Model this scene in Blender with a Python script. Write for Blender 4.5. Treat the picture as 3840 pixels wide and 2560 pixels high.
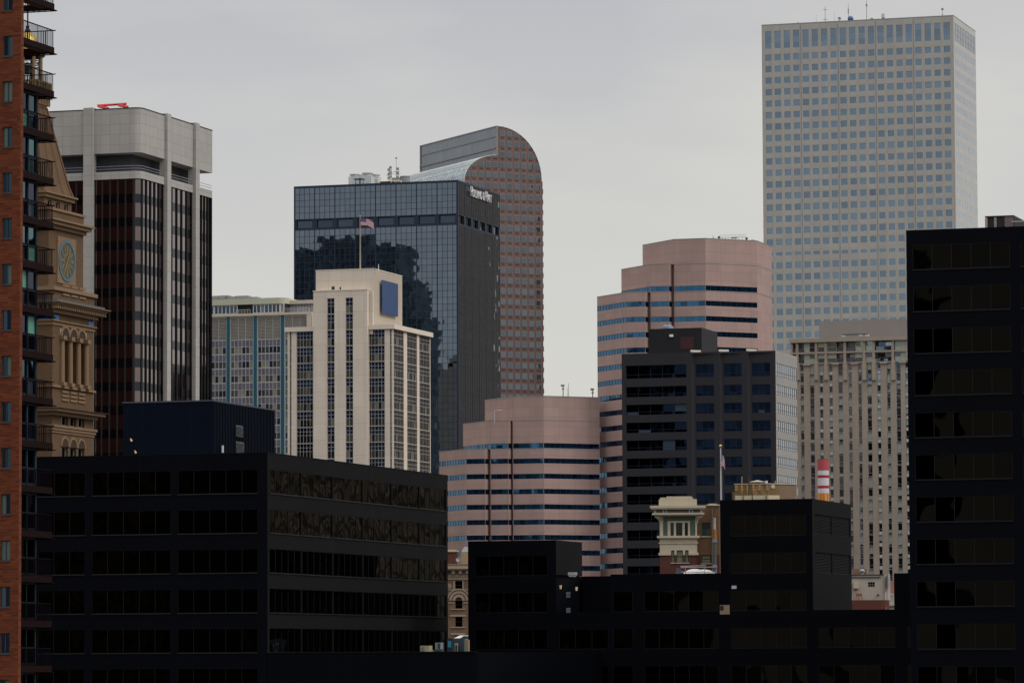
import bpy, math, random
from mathutils import Vector, Matrix
for o in list(bpy.data.objects): bpy.data.objects.remove(o)
S = bpy.context.scene
C = S.collection
RND = random.Random(11)
# ------------------------------------------------------------------ camera
F = 15700.0            # focal length in pixels of the 3840-wide frame
H = 32.0               # eye height
TILT = math.atan(1190/F)
ROLL = 0.0043
cd = bpy.data.cameras.new('camera'); cam = bpy.data.objects.new('camera', cd); C.objects.link(cam)
cd.sensor_width = 36.0; cd.lens = F/3840*36.0; cd.clip_start = 1.0; cd.clip_end = 30000
CM = Matrix.Translation((0, 0, H)) @ Matrix.Rotation(math.pi/2+TILT, 4, 'X') @ Matrix.Rotation(-ROLL, 4, 'Z')
cam.matrix_world = CM
S.camera = cam
CM3 = CM.to_3x3(); CMI = CM.inverted()
def ray(px, py): return CM3 @ Vector(((px-1920)/F, -(py-1280)/F, -1.0))
def at(px, py, D):
    r = ray(px, py); t = D/r.y
    return Vector((r.x*t, D, H+r.z*t))
def proj(P):
    q = CMI @ Vector(P); return (1920-q.x/q.z*F, 1280+q.y/q.z*F)
# ------------------------------------------------------------------ sky, sun, exposure
W = bpy.data.worlds.new('World'); S.world = W; W.use_nodes = True
SUN_EL, SUN_AZ = math.radians(46), math.radians(112)   # azimuth clockwise from +Y
nt = W.node_tree; nt.nodes.clear()
def N(t, k, **kw):
    n = t.nodes.new(k)
    for a, b in kw.items(): setattr(n, a, b)
    return n
def build_world():
    t = nt; L = t.links.new
    out = N(t, 'ShaderNodeOutputWorld'); bg = N(t, 'ShaderNodeBackground')
    sky = N(t, 'ShaderNodeTexSky', sky_type='NISHITA'); sky.sun_disc = False
    sky.sun_elevation = SUN_EL; sky.sun_rotation = SUN_AZ
    tc = N(t, 'ShaderNodeTexCoord'); sep = N(t, 'ShaderNodeSeparateXYZ'); L(tc.outputs['Generated'], sep.inputs[0])
    # overcast deck: brighter towards the zenith, a soft mottle of cloud
    mx = N(t, 'ShaderNodeMath', operation='MAXIMUM'); L(sep.outputs['Z'], mx.inputs[0]); mx.inputs[1].default_value = 0
    ramp = N(t, 'ShaderNodeMapRange'); L(mx.outputs[0], ramp.inputs[0])
    ramp.inputs[1].default_value = 0.16; ramp.inputs[2].default_value = 1.0; ramp.inputs[3].default_value = 1.0; ramp.inputs[4].default_value = SKY_ZEN
    dn = N(t, 'ShaderNodeVectorMath', operation='MULTIPLY'); L(tc.outputs['Generated'], dn.inputs[0]); dn.inputs[1].default_value = (5, 5, 17)
    n1 = N(t, 'ShaderNodeTexNoise'); n1.inputs['Scale'].default_value = 1.0; n1.inputs['Detail'].default_value = 5; n1.inputs['Roughness'].default_value = .5
    L(dn.outputs[0], n1.inputs['Vector'])
    cr = N(t, 'ShaderNodeValToRGB'); L(n1.outputs[0], cr.inputs[0])
    e = cr.color_ramp.elements
    e[0].position = .43; e[0].color = (*SKY_A, 1); e[1].position = .58; e[1].color = (*SKY_B, 1)
    # low sky is a little lighter and warmer than the sky above it
    lo = N(t, 'ShaderNodeMapRange'); L(sep.outputs['Z'], lo.inputs[0]); lo.inputs[1].default_value = .165; lo.inputs[2].default_value = .075
    mixl = N(t, 'ShaderNodeMixRGB'); L(lo.outputs[0], mixl.inputs[0]); L(cr.outputs[0], mixl.inputs[1]); mixl.inputs[2].default_value = (*SKY_LOW, 1)
    mul = N(t, 'ShaderNodeVectorMath', operation='SCALE'); L(mixl.outputs[0], mul.inputs[0]); L(ramp.outputs[0], mul.inputs['Scale'])
    sc = N(t, 'ShaderNodeVectorMath', operation='SCALE'); L(sky.outputs[0], sc.inputs[0]); sc.inputs['Scale'].default_value = .012
    add = N(t, 'ShaderNodeVectorMath', operation='ADD'); L(mul.outputs[0], add.inputs[0]); L(sc.outputs[0], add.inputs[1])
    # under the horizon: dim ground haze
    L(add.outputs[0], bg.inputs[0]); bg.inputs[1].default_value = 1.0
    L(bg.outputs[0], out.inputs[0])
SKY_ZEN = 3.4
SKY_A = (.455, .45, .472); SKY_B = (.58, .56, .535); SKY_LOW = (.605, .59, .555)
build_world()
sl = bpy.data.lights.new('sun', 'SUN'); sl.energy = 1.45; sl.angle = math.radians(25); sl.color = (1, .93, .84)
so = bpy.data.objects.new('sun', sl); C.objects.link(so)
sdir = Vector((math.sin(SUN_AZ)*math.cos(SUN_EL), math.cos(SUN_AZ)*math.cos(SUN_EL), math.sin(SUN_EL)))
so.rotation_euler = sdir.to_track_quat('Z', 'Y').to_euler()
S.view_settings.view_transform = 'Standard'; S.view_settings.look = 'None'; S.view_settings.exposure = 0.0; S.view_settings.gamma = 1.0
S.render.engine = 'CYCLES'
S.cycles.max_bounces = 5; S.cycles.glossy_bounces = 4; S.cycles.diffuse_bounces = 2
# ------------------------------------------------------------------ materials
MATS = {}
def mat_base(name):
    m = bpy.data.materials.new(name); m.use_nodes = True
    t = m.node_tree; b = t.nodes['Principled BSDF']; MATS[name] = m
    return m, t, b
def rgb(c): return (c[0], c[1], c[2], 1.0)
def math_n(t, op, a, b=None, c=None):
    n = N(t, 'ShaderNodeMath', operation=op)
    for i, v in enumerate((a, b, c)):
        if v is None: continue
        if isinstance(v, (int, float)): n.inputs[i].default_value = v
        else: t.links.new(v, n.inputs[i])
    return n.outputs[0]
def wall(name, col, pu=0, pv=0, lw=.05, lc=.6, var=.04, streak=.1, rough=.85, spec=.25, ou=0, ov=0, metal=0.0, ns=.5):
    """wall surface on UVs in metres: panel joints, panel to panel variation, vertical rain streaks"""
    m, t, b = mat_base(name); L = t.links.new
    uv = N(t, 'ShaderNodeUVMap'); sp = N(t, 'ShaderNodeSeparateXYZ'); L(uv.outputs[0], sp.inputs[0])
    u, v = sp.outputs[0], sp.outputs[1]
    fac = None
    def cell(x, p, off): return math_n(t, 'DIVIDE', math_n(t, 'ADD', x, off+1000*p), p)
    val = None
    if pu:
        cu = cell(u, pu, ou); line = math_n(t, 'LESS_THAN', math_n(t, 'FRACT', cu), lw/pu); fac = line
    if pv:
        cv = cell(v, pv, ov); line = math_n(t, 'LESS_THAN', math_n(t, 'FRACT', cv), lw/pv)
        fac = line if fac is None else math_n(t, 'MAXIMUM', fac, line)
    # streak noise
    cmb = N(t, 'ShaderNodeCombineXYZ'); L(math_n(t, 'MULTIPLY', u, ns), cmb.inputs[0]); L(math_n(t, 'MULTIPLY', v, ns*.12), cmb.inputs[1])
    n1 = N(t, 'ShaderNodeTexNoise'); n1.inputs['Scale'].default_value = 1; n1.inputs['Detail'].default_value = 5; L(cmb.outputs[0], n1.inputs['Vector'])
    n2 = N(t, 'ShaderNodeTexNoise'); n2.inputs['Scale'].default_value = .13; n2.inputs['Detail'].default_value = 4; L(uv.outputs[0], n2.inputs['Vector'])
    s = math_n(t, 'MULTIPLY_ADD', n1.outputs[0], streak*2, 1-streak)
    s = math_n(t, 'MULTIPLY', s, math_n(t, 'MULTIPLY_ADD', n2.outputs[0], streak*1.6, 1-streak*.8))
    if var and (pu or pv):
        cc = N(t, 'ShaderNodeCombineXYZ')
        if pu: L(math_n(t, 'FLOOR', cu), cc.inputs[0])
        if pv: L(math_n(t, 'FLOOR', cv), cc.inputs[1])
        wn = N(t, 'ShaderNodeTexWhiteNoise', noise_dimensions='3D'); L(cc.outputs[0], wn.inputs['Vector'])
        s = math_n(t, 'MULTIPLY', s, math_n(t, 'MULTIPLY_ADD', wn.outputs['Value'], var*2, 1-var))
    if fac is not None:
        s = math_n(t, 'MULTIPLY', s, math_n(t, 'MULTIPLY_ADD', fac, lc-1, 1))
    vm = N(t, 'ShaderNodeVectorMath', operation='SCALE'); vm.inputs[0].default_value = col; L(s, vm.inputs['Scale'])
    L(vm.outputs[0], b.inputs['Base Color'])
    b.inputs['Roughness'].default_value = rough; b.inputs['Specular IOR Level'].default_value = spec; b.inputs['Metallic'].default_value = metal
    return m
def brick(name, c1, c2, mortar, bw=.4, bh=.135, ms=.02, streak=.15, bias=0.0):
    m, t, b = mat_base(name); L = t.links.new
    uv = N(t, 'ShaderNodeUVMap')
    br = N(t, 'ShaderNodeTexBrick'); L(uv.outputs[0], br.inputs['Vector'])
    br.inputs['Color1'].default_value = rgb(c1); br.inputs['Color2'].default_value = rgb(c2); br.inputs['Mortar'].default_value = rgb(mortar)
    br.inputs['Scale'].default_value = 1; br.inputs['Mortar Size'].default_value = ms; br.inputs['Brick Width'].default_value = bw; br.inputs['Row Height'].default_value = bh
    br.inputs['Bias'].default_value = bias
    n = N(t, 'ShaderNodeTexNoise'); n.inputs['Scale'].default_value = .35; n.inputs['Detail'].default_value = 6; L(uv.outputs[0], n.inputs['Vector'])
    s = math_n(t, 'MULTIPLY_ADD', n.outputs[0], streak*3, 1-streak*1.5)
    vm = N(t, 'ShaderNodeVectorMath', operation='SCALE'); L(br.outputs['Color'], vm.inputs[0]); L(s, vm.inputs['Scale'])
    L(vm.outputs[0], b.inputs['Base Color']); b.inputs['Roughness'].default_value = .9; b.inputs['Specular IOR Level'].default_value = .2
    return m
def glass(name, tint, tilt=.02, wave=.02, ws=.35, rough=.03, var=.15, dark=None, darkp=0.0, light=None, lightp=0.0):
    """reflective window glass; UVs count panes, every pane sits at its own slight angle and ripples a little"""
    m, t, b = mat_base(name); L = t.links.new
    uv = N(t, 'ShaderNodeUVMap'); fl = N(t, 'ShaderNodeVectorMath', operation='FLOOR'); L(uv.outputs[0], fl.inputs[0])
    wn = N(t, 'ShaderNodeTexWhiteNoise', noise_dimensions='3D'); L(fl.outputs[0], wn.inputs['Vector'])
    gm = N(t, 'ShaderNodeNewGeometry')
    def cen(o, k):
        a = N(t, 'ShaderNodeVectorMath', operation='SUBTRACT'); L(o, a.inputs[0]); a.inputs[1].default_value = (.5, .5, .5)
        c = N(t, 'ShaderNodeVectorMath', operation='SCALE'); L(a.outputs[0], c.inputs[0]); c.inputs['Scale'].default_value = k
        return c.outputs[0]
    tcn = N(t, 'ShaderNodeTexCoord'); off = N(t, 'ShaderNodeVectorMath', operation='ADD')
    c37 = N(t, 'ShaderNodeVectorMath', operation='SCALE'); L(wn.outputs['Color'], c37.inputs[0]); c37.inputs['Scale'].default_value = 9
    L(tcn.outputs['Object'], off.inputs[0]); L(c37.outputs[0], off.inputs[1])
    nz = N(t, 'ShaderNodeTexNoise'); nz.inputs['Scale'].default_value = ws; nz.inputs['Detail'].default_value = 1; L(off.outputs[0], nz.inputs['Vector'])
    s1 = N(t, 'ShaderNodeVectorMath', operation='ADD'); L(cen(wn.outputs['Color'], tilt), s1.inputs[0]); L(cen(nz.outputs['Color'], wave), s1.inputs[1])
    s2 = N(t, 'ShaderNodeVectorMath', operation='ADD'); L(s1.outputs[0], s2.inputs[0]); L(gm.outputs['Normal'], s2.inputs[1])
    nn = N(t, 'ShaderNodeVectorMath', operation='NORMALIZE'); L(s2.outputs[0], nn.inputs[0]); L(nn.outputs[0], b.inputs['Normal'])
    s = math_n(t, 'MULTIPLY_ADD', wn.outputs['Value'], var*2, 1-var)
    vm = N(t, 'ShaderNodeVectorMath', operation='SCALE'); vm.inputs[0].default_value = tint; L(s, vm.inputs['Scale'])
    col = vm.outputs[0]
    sepc = N(t, 'ShaderNodeSeparateColor'); L(wn.outputs['Color'], sepc.inputs[0])
    if dark:
        mk = math_n(t, 'LESS_THAN', sepc.outputs[1], darkp)
        mm = N(t, 'ShaderNodeMixRGB'); L(mk, mm.inputs[0]); L(col, mm.inputs[1]); mm.inputs[2].default_value = rgb(dark); col = mm.outputs[0]
    b.inputs['Metallic'].default_value = 1.0
    if light:   # a drawn blind behind the pane: pale and matt
        mk = math_n(t, 'LESS_THAN', sepc.outputs[2], lightp)
        mm = N(t, 'ShaderNodeMixRGB'); L(mk, mm.inputs[0]); L(col, mm.inputs[1]); mm.inputs[2].default_value = rgb(light); col = mm.outputs[0]
        L(math_n(t, 'MULTIPLY_ADD', mk, -.8, 1), b.inputs['Metallic'])
        L(math_n(t, 'MULTIPLY_ADD', mk, .4, rough), b.inputs['Roughness'])
    else: b.inputs['Roughness'].default_value = rough
    L(col, b.inputs['Base Color'])
    return m
def plain(name, col, rough=.6, metal=0., spec=.4):
    m, t, b = mat_base(name); L = t.links.new
    tcn = N(t, 'ShaderNodeTexCoord'); nz = N(t, 'ShaderNodeTexNoise'); nz.inputs['Scale'].default_value = 1.3; nz.inputs['Detail'].default_value = 4; L(tcn.outputs['Object'], nz.inputs['Vector'])
    vm = N(t, 'ShaderNodeVectorMath', operation='SCALE'); vm.inputs[0].default_value = col; L(math_n(t, 'MULTIPLY_ADD', nz.outputs[0], .3, .85), vm.inputs['Scale'])
    L(vm.outputs[0], b.inputs['Base Color'])
    b.inputs['Roughness'].default_value = rough; b.inputs['Metallic'].default_value = metal; b.inputs['Specular IOR Level'].default_value = spec
    return m
# ------------------------------------------------------------------ mesh builder
class MB:
    def __init__(s): s.v = []; s.f = []; s.m = []; s.uv = []
    def quad(s, a, b, c, d, uv=None, mi=0):
        i = len(s.v); s.v += [tuple(a), tuple(b), tuple(c), tuple(d)]; s.f.append((i, i+1, i+2, i+3)); s.m.append(mi)
        if uv is None:
            a, b, c, d = Vector(a), Vector(b), Vector(c), Vector(d)
            n = (b-a).cross(d-a)
            if abs(n.z) >= max(abs(n.x), abs(n.y)): uv = [(p.x, p.y) for p in (a, b, c, d)]
            elif abs(n.x) > abs(n.y): uv = [(p.y, p.z) for p in (a, b, c, d)]
            else: uv = [(p.x, p.z) for p in (a, b, c, d)]
        s.uv.append(list(uv))
    def ngon(s, pts, mi=0, uv=None):
        i = len(s.v); s.v += [tuple(p) for p in pts]; s.f.append(tuple(range(i, i+len(pts)))); s.m.append(mi)
        s.uv.append(uv or [(p[0], p[1]) for p in pts])
    def box(s, x0, x1, y0, y1, z0, z1, mi=0, bottom=True):
        q = s.quad
        q((x0, y0, z0), (x1, y0, z0), (x1, y0, z1), (x0, y0, z1), mi=mi)
        q((x1, y0, z0), (x1, y1, z0), (x1, y1, z1), (x1, y0, z1), mi=mi)
        q((x1, y1, z0), (x0, y1, z0), (x0, y1, z1), (x1, y1, z1), mi=mi)
        q((x0, y1, z0), (x0, y0, z0), (x0, y0, z1), (x0, y1, z1), mi=mi)
        q((x0, y0, z1), (x1, y0, z1), (x1, y1, z1), (x0, y1, z1), mi=mi)
        if bottom: q((x0, y1, z0), (x1, y1, z0), (x1, y0, z0), (x0, y0, z0), mi=mi)
    def obox(s, a, d, s0, s1, o0, o1, z0, z1, mi=0):
        """box along an edge: a origin (2D), d unit direction, s range along it, o range outward (right of d), z range"""
        n = (d[1], -d[0])
        P = lambda u, o, z: (a[0]+d[0]*u+n[0]*o, a[1]+d[1]*u+n[1]*o, z)
        q = s.quad; U = [(s0, z0), (s1, z0), (s1, z1), (s0, z1)]
        q(P(s0, o1, z0), P(s1, o1, z0), P(s1, o1, z1), P(s0, o1, z1), U, mi)
        q(P(s1, o0, z0), P(s0, o0, z0), P(s0, o0, z1), P(s1, o0, z1), U, mi)
        q(P(s1, o1, z0), P(s1, o0, z0), P(s1, o0, z1), P(s1, o1, z1), [(s1, z0), (s1+.2, z0), (s1+.2, z1), (s1, z1)], mi)
        q(P(s0, o0, z0), P(s0, o1, z0), P(s0, o1, z1), P(s0, o0, z1), [(s0-.2, z0), (s0, z0), (s0, z1), (s0-.2, z1)], mi)
        q(P(s0, o1, z1), P(s1, o1, z1), P(s1, o0, z1), P(s0, o0, z1), [(s0, z1), (s1, z1), (s1, z1+.2), (s0, z1+.2)], mi)
        q(P(s0, o0, z0), P(s1, o0, z0), P(s1, o1, z0), P(s0, o1, z0), [(s0, z0), (s1, z0), (s1, z0+.2), (s0, z0+.2)], mi)
    def cyl(s, p0, p1, r0, r1=None, n=12, mi=0, cap=True):
        r1 = r0 if r1 is None else r1
        p0, p1 = Vector(p0), Vector(p1); ax = (p1-p0); L = ax.length; ax.normalize()
        e = Vector((1, 0, 0)) if abs(ax.x) < .9 else Vector((0, 1, 0)); a = ax.cross(e).normalized(); b = ax.cross(a)
        R = [(a*math.cos(k*2*math.pi/n)+b*math.sin(k*2*math.pi/n)) for k in range(n)]
        for k in range(n):
            k2 = (k+1) % n; u0, u1 = k*2*math.pi*r0/n, (k+1)*2*math.pi*r0/n
            s.quad(p0+R[k]*r0, p0+R[k2]*r0, p1+R[k2]*r1, p1+R[k]*r1, [(u0, 0), (u1, 0), (u1, L), (u0, L)], mi)
        if cap:
            if r1 > 1e-4: s.ngon([p1+r*r1 for r in R], mi)
            if r0 > 1e-4: s.ngon([p0+r*r0 for r in reversed(R)], mi)
    def lathe(s, c, prof, n=24, mi=0, sq=None):
        """profile [(r,z)] turned round the vertical through c"""
        for (r0, z0), (r1, z1) in zip(prof, prof[1:]):
            for k in range(n):
                a0, a1 = k*2*math.pi/n, (k+1)*2*math.pi/n
                P = lambda r, a, z: (c[0]+r*math.cos(a), c[1]+r*math.sin(a), c[2]+z)
                s.quad(P(r0, a0, z0), P(r0, a1, z0), P(r1, a1, z1), P(r1, a0, z1), None, mi)
    def sphere(s, c, r, n=16, m=10, mi=0, z0=-1.0, z1=1.0, sc=(1, 1, 1)):
        t0, t1 = math.asin(z0), math.asin(z1)
        for j in range(m):
            a, b = t0+(t1-t0)*j/m, t0+(t1-t0)*(j+1)/m
            for k in range(n):
                p, q = k*2*math.pi/n, (k+1)*2*math.pi/n
                P = lambda t, h: (c[0]+r*math.cos(t)*math.cos(h)*sc[0], c[1]+r*math.cos(t)*math.sin(h)*sc[1], c[2]+r*math.sin(t)*sc[2])
                s.quad(P(a, p), P(a, q), P(b, q), P(b, p), None, mi)
    def tube(s, pts, r, n=6, mi=0):
        for a, b in zip(pts, pts[1:]): s.cyl(a, b, r, r, n, mi)
    def prism(s, poly, z0, z1, mi=0, top=1, bot=0, sides=True):
        u = 0
        for i in range(len(poly)):
            a, b = poly[i], poly[(i+1) % len(poly)]; l = math.dist(a[:2], b[:2])
            if sides: s.quad((a[0], a[1], z0), (b[0], b[1], z0), (b[0], b[1], z1), (a[0], a[1], z1), [(u, z0), (u+l, z0), (u+l, z1), (u, z1)], mi)
            u += l
        if top: s.ngon([(p[0], p[1], z1) for p in poly], mi)
        if bot: s.ngon([(p[0], p[1], z0) for p in reversed(poly)], mi)
    def build(s, name, mats, parent=None, smooth=False):
        me = bpy.data.meshes.new(name); me.from_pydata(s.v, [], s.f)
        for m in (mats if isinstance(mats, (list, tuple)) else [mats]): me.materials.append(MATS[m] if isinstance(m, str) else m)
        me.polygons.foreach_set('material_index', s.m)
        ul = me.uv_layers.new(name='UVMap'); flat = []
        for q in s.uv:
            for p in q: flat += [p[0], p[1]]
        ul.data.foreach_set('uv', flat)
        if smooth: me.polygons.foreach_set('use_smooth', [True]*len(s.f))
        me.update(); me.validate()
        o = bpy.data.objects.new(name, me); C.objects.link(o)
        if parent: o.parent = parent
        return o
def tag(o, label=None, cat=None, group=None, kind=None):
    if label: o['label'] = label
    if cat: o['category'] = cat
    if group: o['group'] = group
    if kind: o['kind'] = kind
    return o
ANG = math.radians(-17.5)
class Bld:
    """a thing whose Empty stands on the ground under the pixel (px,py) at depth D, turned by ang"""
    ALL = []
    def __init__(s, name, label, cat, px, py, D, ang=ANG, group=None, base=0.0):
        P = at(px, py, D); s.P = Vector((P.x, P.y)); s.top = P.z; s.ang = ang; s.D = D
        s.ex = Vector((math.cos(ang), math.sin(ang))); s.ey = Vector((-math.sin(ang), math.cos(ang)))
        s.base = base
        e = bpy.data.objects.new(name, None); C.objects.link(e); e.location = (P.x, P.y, base); e.rotation_euler = (0, 0, ang); e.empty_display_size = 1
        tag(e, label, cat, group); s.e = e; s.pend = []; Bld.ALL.append(s); s.top -= base
    def w(s, x, y): return s.P+s.ex*x+s.ey*y
    def hit(s, px, py, a, d):
        """pixel ray meets the vertical plane through local a along local direction d -> (s along d, z)"""
        r = ray(px, py); A = s.w(a[0], a[1]); Dd = s.ex*d[0]+s.ey*d[1]
        det = r.x*(-Dd.y)+Dd.x*r.y
        t = (A.x*(-Dd.y)+Dd.x*A.y)/det; k = (r.x*A.y-r.y*A.x)/det
        return k, H+t*r.z-s.base
    def A(s, px, py, y=0.): return s.hit(px, py, (0, y), (1, 0))
    def B(s, px, py, x=0.): return s.hit(px, py, (x, 0), (0, 1))
    def part(s, name, mb, mats, smooth=False, label=None):
        o = mb.build(name, mats, s.e, smooth)
        if label: o['label'] = label
        return o
WID = [0]
def facade(B, mb, a, b, z0, z1, cols=(), rows=(), rec=.2, win=None, mi=0, u0=0.):
    """wall sheet from a to b (local 2D; outside lies to the right of a->b) with recessed window openings"""
    a, b = Vector(a), Vector(b); L = (b-a).length; d = (b-a)/L; n = Vector((d.y, -d.x))
    def P(s, z, o=0.): q = a+d*s+n*o; return (q.x, q.y, z)
    def q(s0, s1, za, zb):
        if s1-s0 > 1e-4 and zb-za > 1e-4: mb.quad(P(s0, za), P(s1, za), P(s1, zb), P(s0, zb), [(u0+s0, za), (u0+s1, za), (u0+s1, zb), (u0+s0, zb)], mi)
    cols = [c for c in cols if c[1] <= L+1e-3]; zc = z0
    rows = sorted(r for r in rows if r[0] > z0 and r[1] < z1)
    if not cols: rows = []
    for j, (r0, r1) in enumerate(rows):
        q(0, L, zc, r0); sc = 0
        for i, (c0, c1) in enumerate(cols):
            q(sc, c0, r0, r1); sc = c1
            for (p0, p1, x0, x1) in (((c0, r0), (c0, r1), 0, 0), ((c1, r1), (c1, r0), 0, 0), ((c1, r0), (c0, r0), 0, 0), ((c0, r1), (c1, r1), 0, 0)):
                mb.quad(P(*p0), P(*p1), P(*p1, -rec), P(*p0, -rec), [(u0+p0[0], p0[1]), (u0+p1[0], p1[1]), (u0+p1[0]+rec, p1[1]), (u0+p0[0]+rec, p0[1])], mi)
            if win:
                w = win(i, j, len(rows)-1-j) if callable(win) else win
                if w: B.pend.append(dict(w, a=a, d=d, n=n, c=(c0, c1), r=(r0, r1), o=-rec))
        q(sc, L, r0, r1); zc = r1
    q(0, L, zc, z1)
def win_mesh(w, mb=None):
    """one window: panes (UV counts them), frame bars and mullions"""
    mb = mb or MB(); a, d, n = w['a'], w['d'], w['n']; (c0, c1), (r0, r1), o = w['c'], w['r'], w['o']
    nx, nz, bw, bd = w.get('nx', 1), w.get('nz', 1), w.get('bw', 0), w.get('bd', .06)
    WID[0] += 1; U = (WID[0]*7) % 9973; V = (WID[0]*13) % 997
    def P(s, z, k): q = a+d*s+n*k; return (q.x, q.y, z)
    zs = [r0+(r1-r0)*k/nz for k in range(nz+1)]
    if 'split' in w: zs = [r0]+[r0+(r1-r0)*f for f in w['split']]+[r1]; nz = len(zs)-1
    sp = w.get('spandrel')      # index of rows with the second glass
    for k in range(nz):
        mb.quad(P(c0, zs[k], o), P(c1, zs[k], o), P(c1, zs[k+1], o), P(c0, zs[k+1], o), [(U, V+k), (U+nx, V+k), (U+nx, V+k+.999), (U, V+k+.999)], 2 if sp and k in sp else 0)
    if bw:
        for k in range(nx+1):
            x = c0+(c1-c0)*k/nx; x0, x1 = max(c0, x-bw/2), min(c1, x+bw/2)
            if k == 0: x1 = c0+bw
            if k == nx: x0 = c1-bw
            mb.obox(a, d, x0, x1, o+.003, o+bd, r0, r1, 1)
        for k in range(nz+1):
            z = zs[k]; y0, y1 = max(r0, z-bw/2), min(r1, z+bw/2)
            if k == 0: y1 = r0+bw
            if k == nz: y0 = r1-bw
            mb.obox(a, d, c0, c1, o+.002, o+bd*.8, y0, y1, 1)
    return mb
def flush_windows():
    bpy.context.view_layer.update(); dg = bpy.context.evaluated_depsgraph_get(); org = Vector((0, 0, H))
    for B in Bld.ALL:
        names = {}
        for w in B.pend: names.setdefault(w.get('name', 'window'), []).append(w)
        for nm, ws in names.items():
            for w in ws:
                s0, s1 = w['c']; r0, r1 = w['r']; px = []
                for s_, z_ in ((s0, r0), (s1, r0), (s1, r1), (s0, r1)):
                    q = w['a']+w['d']*s_; W2 = B.w(q.x, q.y); px.append(proj((W2.x, W2.y, z_+B.base)))
                ar = abs(sum(px[i][0]*px[(i+1) % 4][1]-px[(i+1) % 4][0]*px[i][1] for i in range(4)))/2
                cx = min(3840, max(0, (px[0][0]+px[1][0])/2)); cy = (px[0][1]+px[2][1])/2
                vis = 0
                if ar > 1 and -20 < cy < 2580 and max(p[0] for p in px) > 0 and min(p[0] for p in px) < 3840:
                    for fs, fz in ((.5, .5), (.1, .8), (.9, .8), (.5, .95)):
                        q = w['a']+w['d']*(s0+(s1-s0)*fs)+w['n']*(w['o']+.05); W2 = B.w(q.x, q.y); T = Vector((W2.x, W2.y, r0+(r1-r0)*fz+B.base)); dv = T-org; L = dv.length
                        hit, loc, *_ = S.ray_cast(dg, org, dv/L)
                        if not hit or (loc-org).length > L-.6: vis += 1
                w['score'] = ar*vis
            ws.sort(key=lambda w: -w['score'])
            for w in ws[:99]:
                o = win_mesh(w).build(nm, w['mats'], B.e)
                if w.get('label'): o['label'] = w['label']
            rest = ws[99:]
            if rest:
                mats = []; mb = MB()
                for w in rest:
                    i0 = len(mb.m); win_mesh(w, mb)
                    idx = []
                    for m in w['mats']:
                        if m not in mats: mats.append(m)
                        idx.append(mats.index(m))
                    for k in range(i0, len(mb.m)): mb.m[k] = idx[mb.m[k]]
                o = mb.build(nm, mats, B.e); o['kind'] = 'stuff'
def curtain(B, a, b, z0, z1, nx, nz, gm, bm, bw=.08, bd=.06, heavy=0, hw=.2, o=0., name='curtain_wall', v0=0, off=0):
    """sheet of panes with a grid of mullions in front"""
    a, b = Vector(a), Vector(b); L = (b-a).length; d = (b-a)/L; n = Vector((d.y, -d.x))
    P = lambda s, z: (a.x+d.x*s+n.x*o, a.y+d.y*s+n.y*o, z)
    mb = MB(); mb.quad(P(0, z0), P(L, z0), P(L, z1), P(0, z1), [(off, v0), (off+nx, v0), (off+nx, v0+nz), (off, v0+nz)])
    g = B.part(name, mb, gm); mb = MB()
    for k in range(nx+1):
        w = hw if heavy and k % heavy == 0 else bw; x = L*k/nx
        mb.obox(a, d, max(0, x-w/2), min(L, x+w/2), o+.004, o+(bd*2 if w == hw else bd), z0, z1)
    for k in range(nz+1):
        z = z0+(z1-z0)*k/nz; mb.obox(a, d, 0, L, o+.003, o+bd*.8, z-bw/2, z+bw/2)
    mo = mb.build('mullion_grid', bm, B.e)
    return g
def spaced(L, n, w, m0, m1=None):
    """n openings of width w between margins"""
    m1 = m0 if m1 is None else m1
    if n == 1: return [(m0, m0+w)]
    p = (L-m0-m1-w)/(n-1); return [(m0+p*i, m0+p*i+w) for i in range(n)]

# ---- palette
wall('granite_pale', (.345, .334, .307), 3.3, 3.96, .06, .74, .05, .09, rough=.16, spec=.5)
wall('roof_grey', (.18, .18, .18), rough=.95)
wall('metal_white', (.46, .50, .50), 1.2, 0, .05, .75, .03, .12, .5)
wall('metal_grey', (.22, .235, .245), rough=.5)
plain('dark_metal', (.03, .03, .035), .5)
plain('steel_pole', (.42, .43, .45), .45, .3)
plain('pipe_cream', (.62, .56, .42), .6)
plain('mast_grey', (.22, .22, .22), .6)
plain('white_paint', (.60, .60, .58), .5)
plain('black_paint', (.006, .006, .008), .6)
plain('red_paint', (.50, .02, .02), .5)
plain('blue_radome', (.05, .10, .22), .5)
plain('amber', (.75, .55, .25), .5)
glass('glass_sky', (.138, .205, .28), tilt=.035, wave=.015, var=.12, dark=(.12, .13, .20), darkp=.0012)
wall('frame_grey', (.25, .25, .24))
glass('glass_mirror', (.145, .178, .225), tilt=.005, wave=.018, ws=.22, var=.07, rough=.02)
wall('mullion_navy', (.015, .024, .045), rough=.5)
glass('glass_dark', (.055, .075, .105), tilt=.02, wave=.02, var=.2, light=(.16, .2, .25), lightp=.06)
brick('pink_granite', (.172, .112, .103), (.155, .100, .094), (.145, .096, .09), 2.8, 1.85, .05, .10)
wall('frame_pale', (.21, .20, .185))
glass('glass_barrel', (.36, .42, .46), tilt=.05, wave=.02, var=.25, rough=.15)
wall('spine_glass', (.16, .185, .215), 1.5, 3.7, .09, .72, .07, .12, rough=.22, spec=.6, metal=.3)
glass('glass_blue', (.12, .155, .185), tilt=.03, wave=.015, var=.12)
wall('frame_dark2', (.06, .035, .03))
wall('pink_panel', (.335, .235, .212), 4.2, 2.3, .10, .80, .05, .15)
glass('glass_ribbon', (.04, .12, .22), tilt=.02, wave=.03, ws=.25, var=.15, dark=(.025, .075, .14), darkp=.05)
wall('mullion_blue', (.02, .04, .08))
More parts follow.
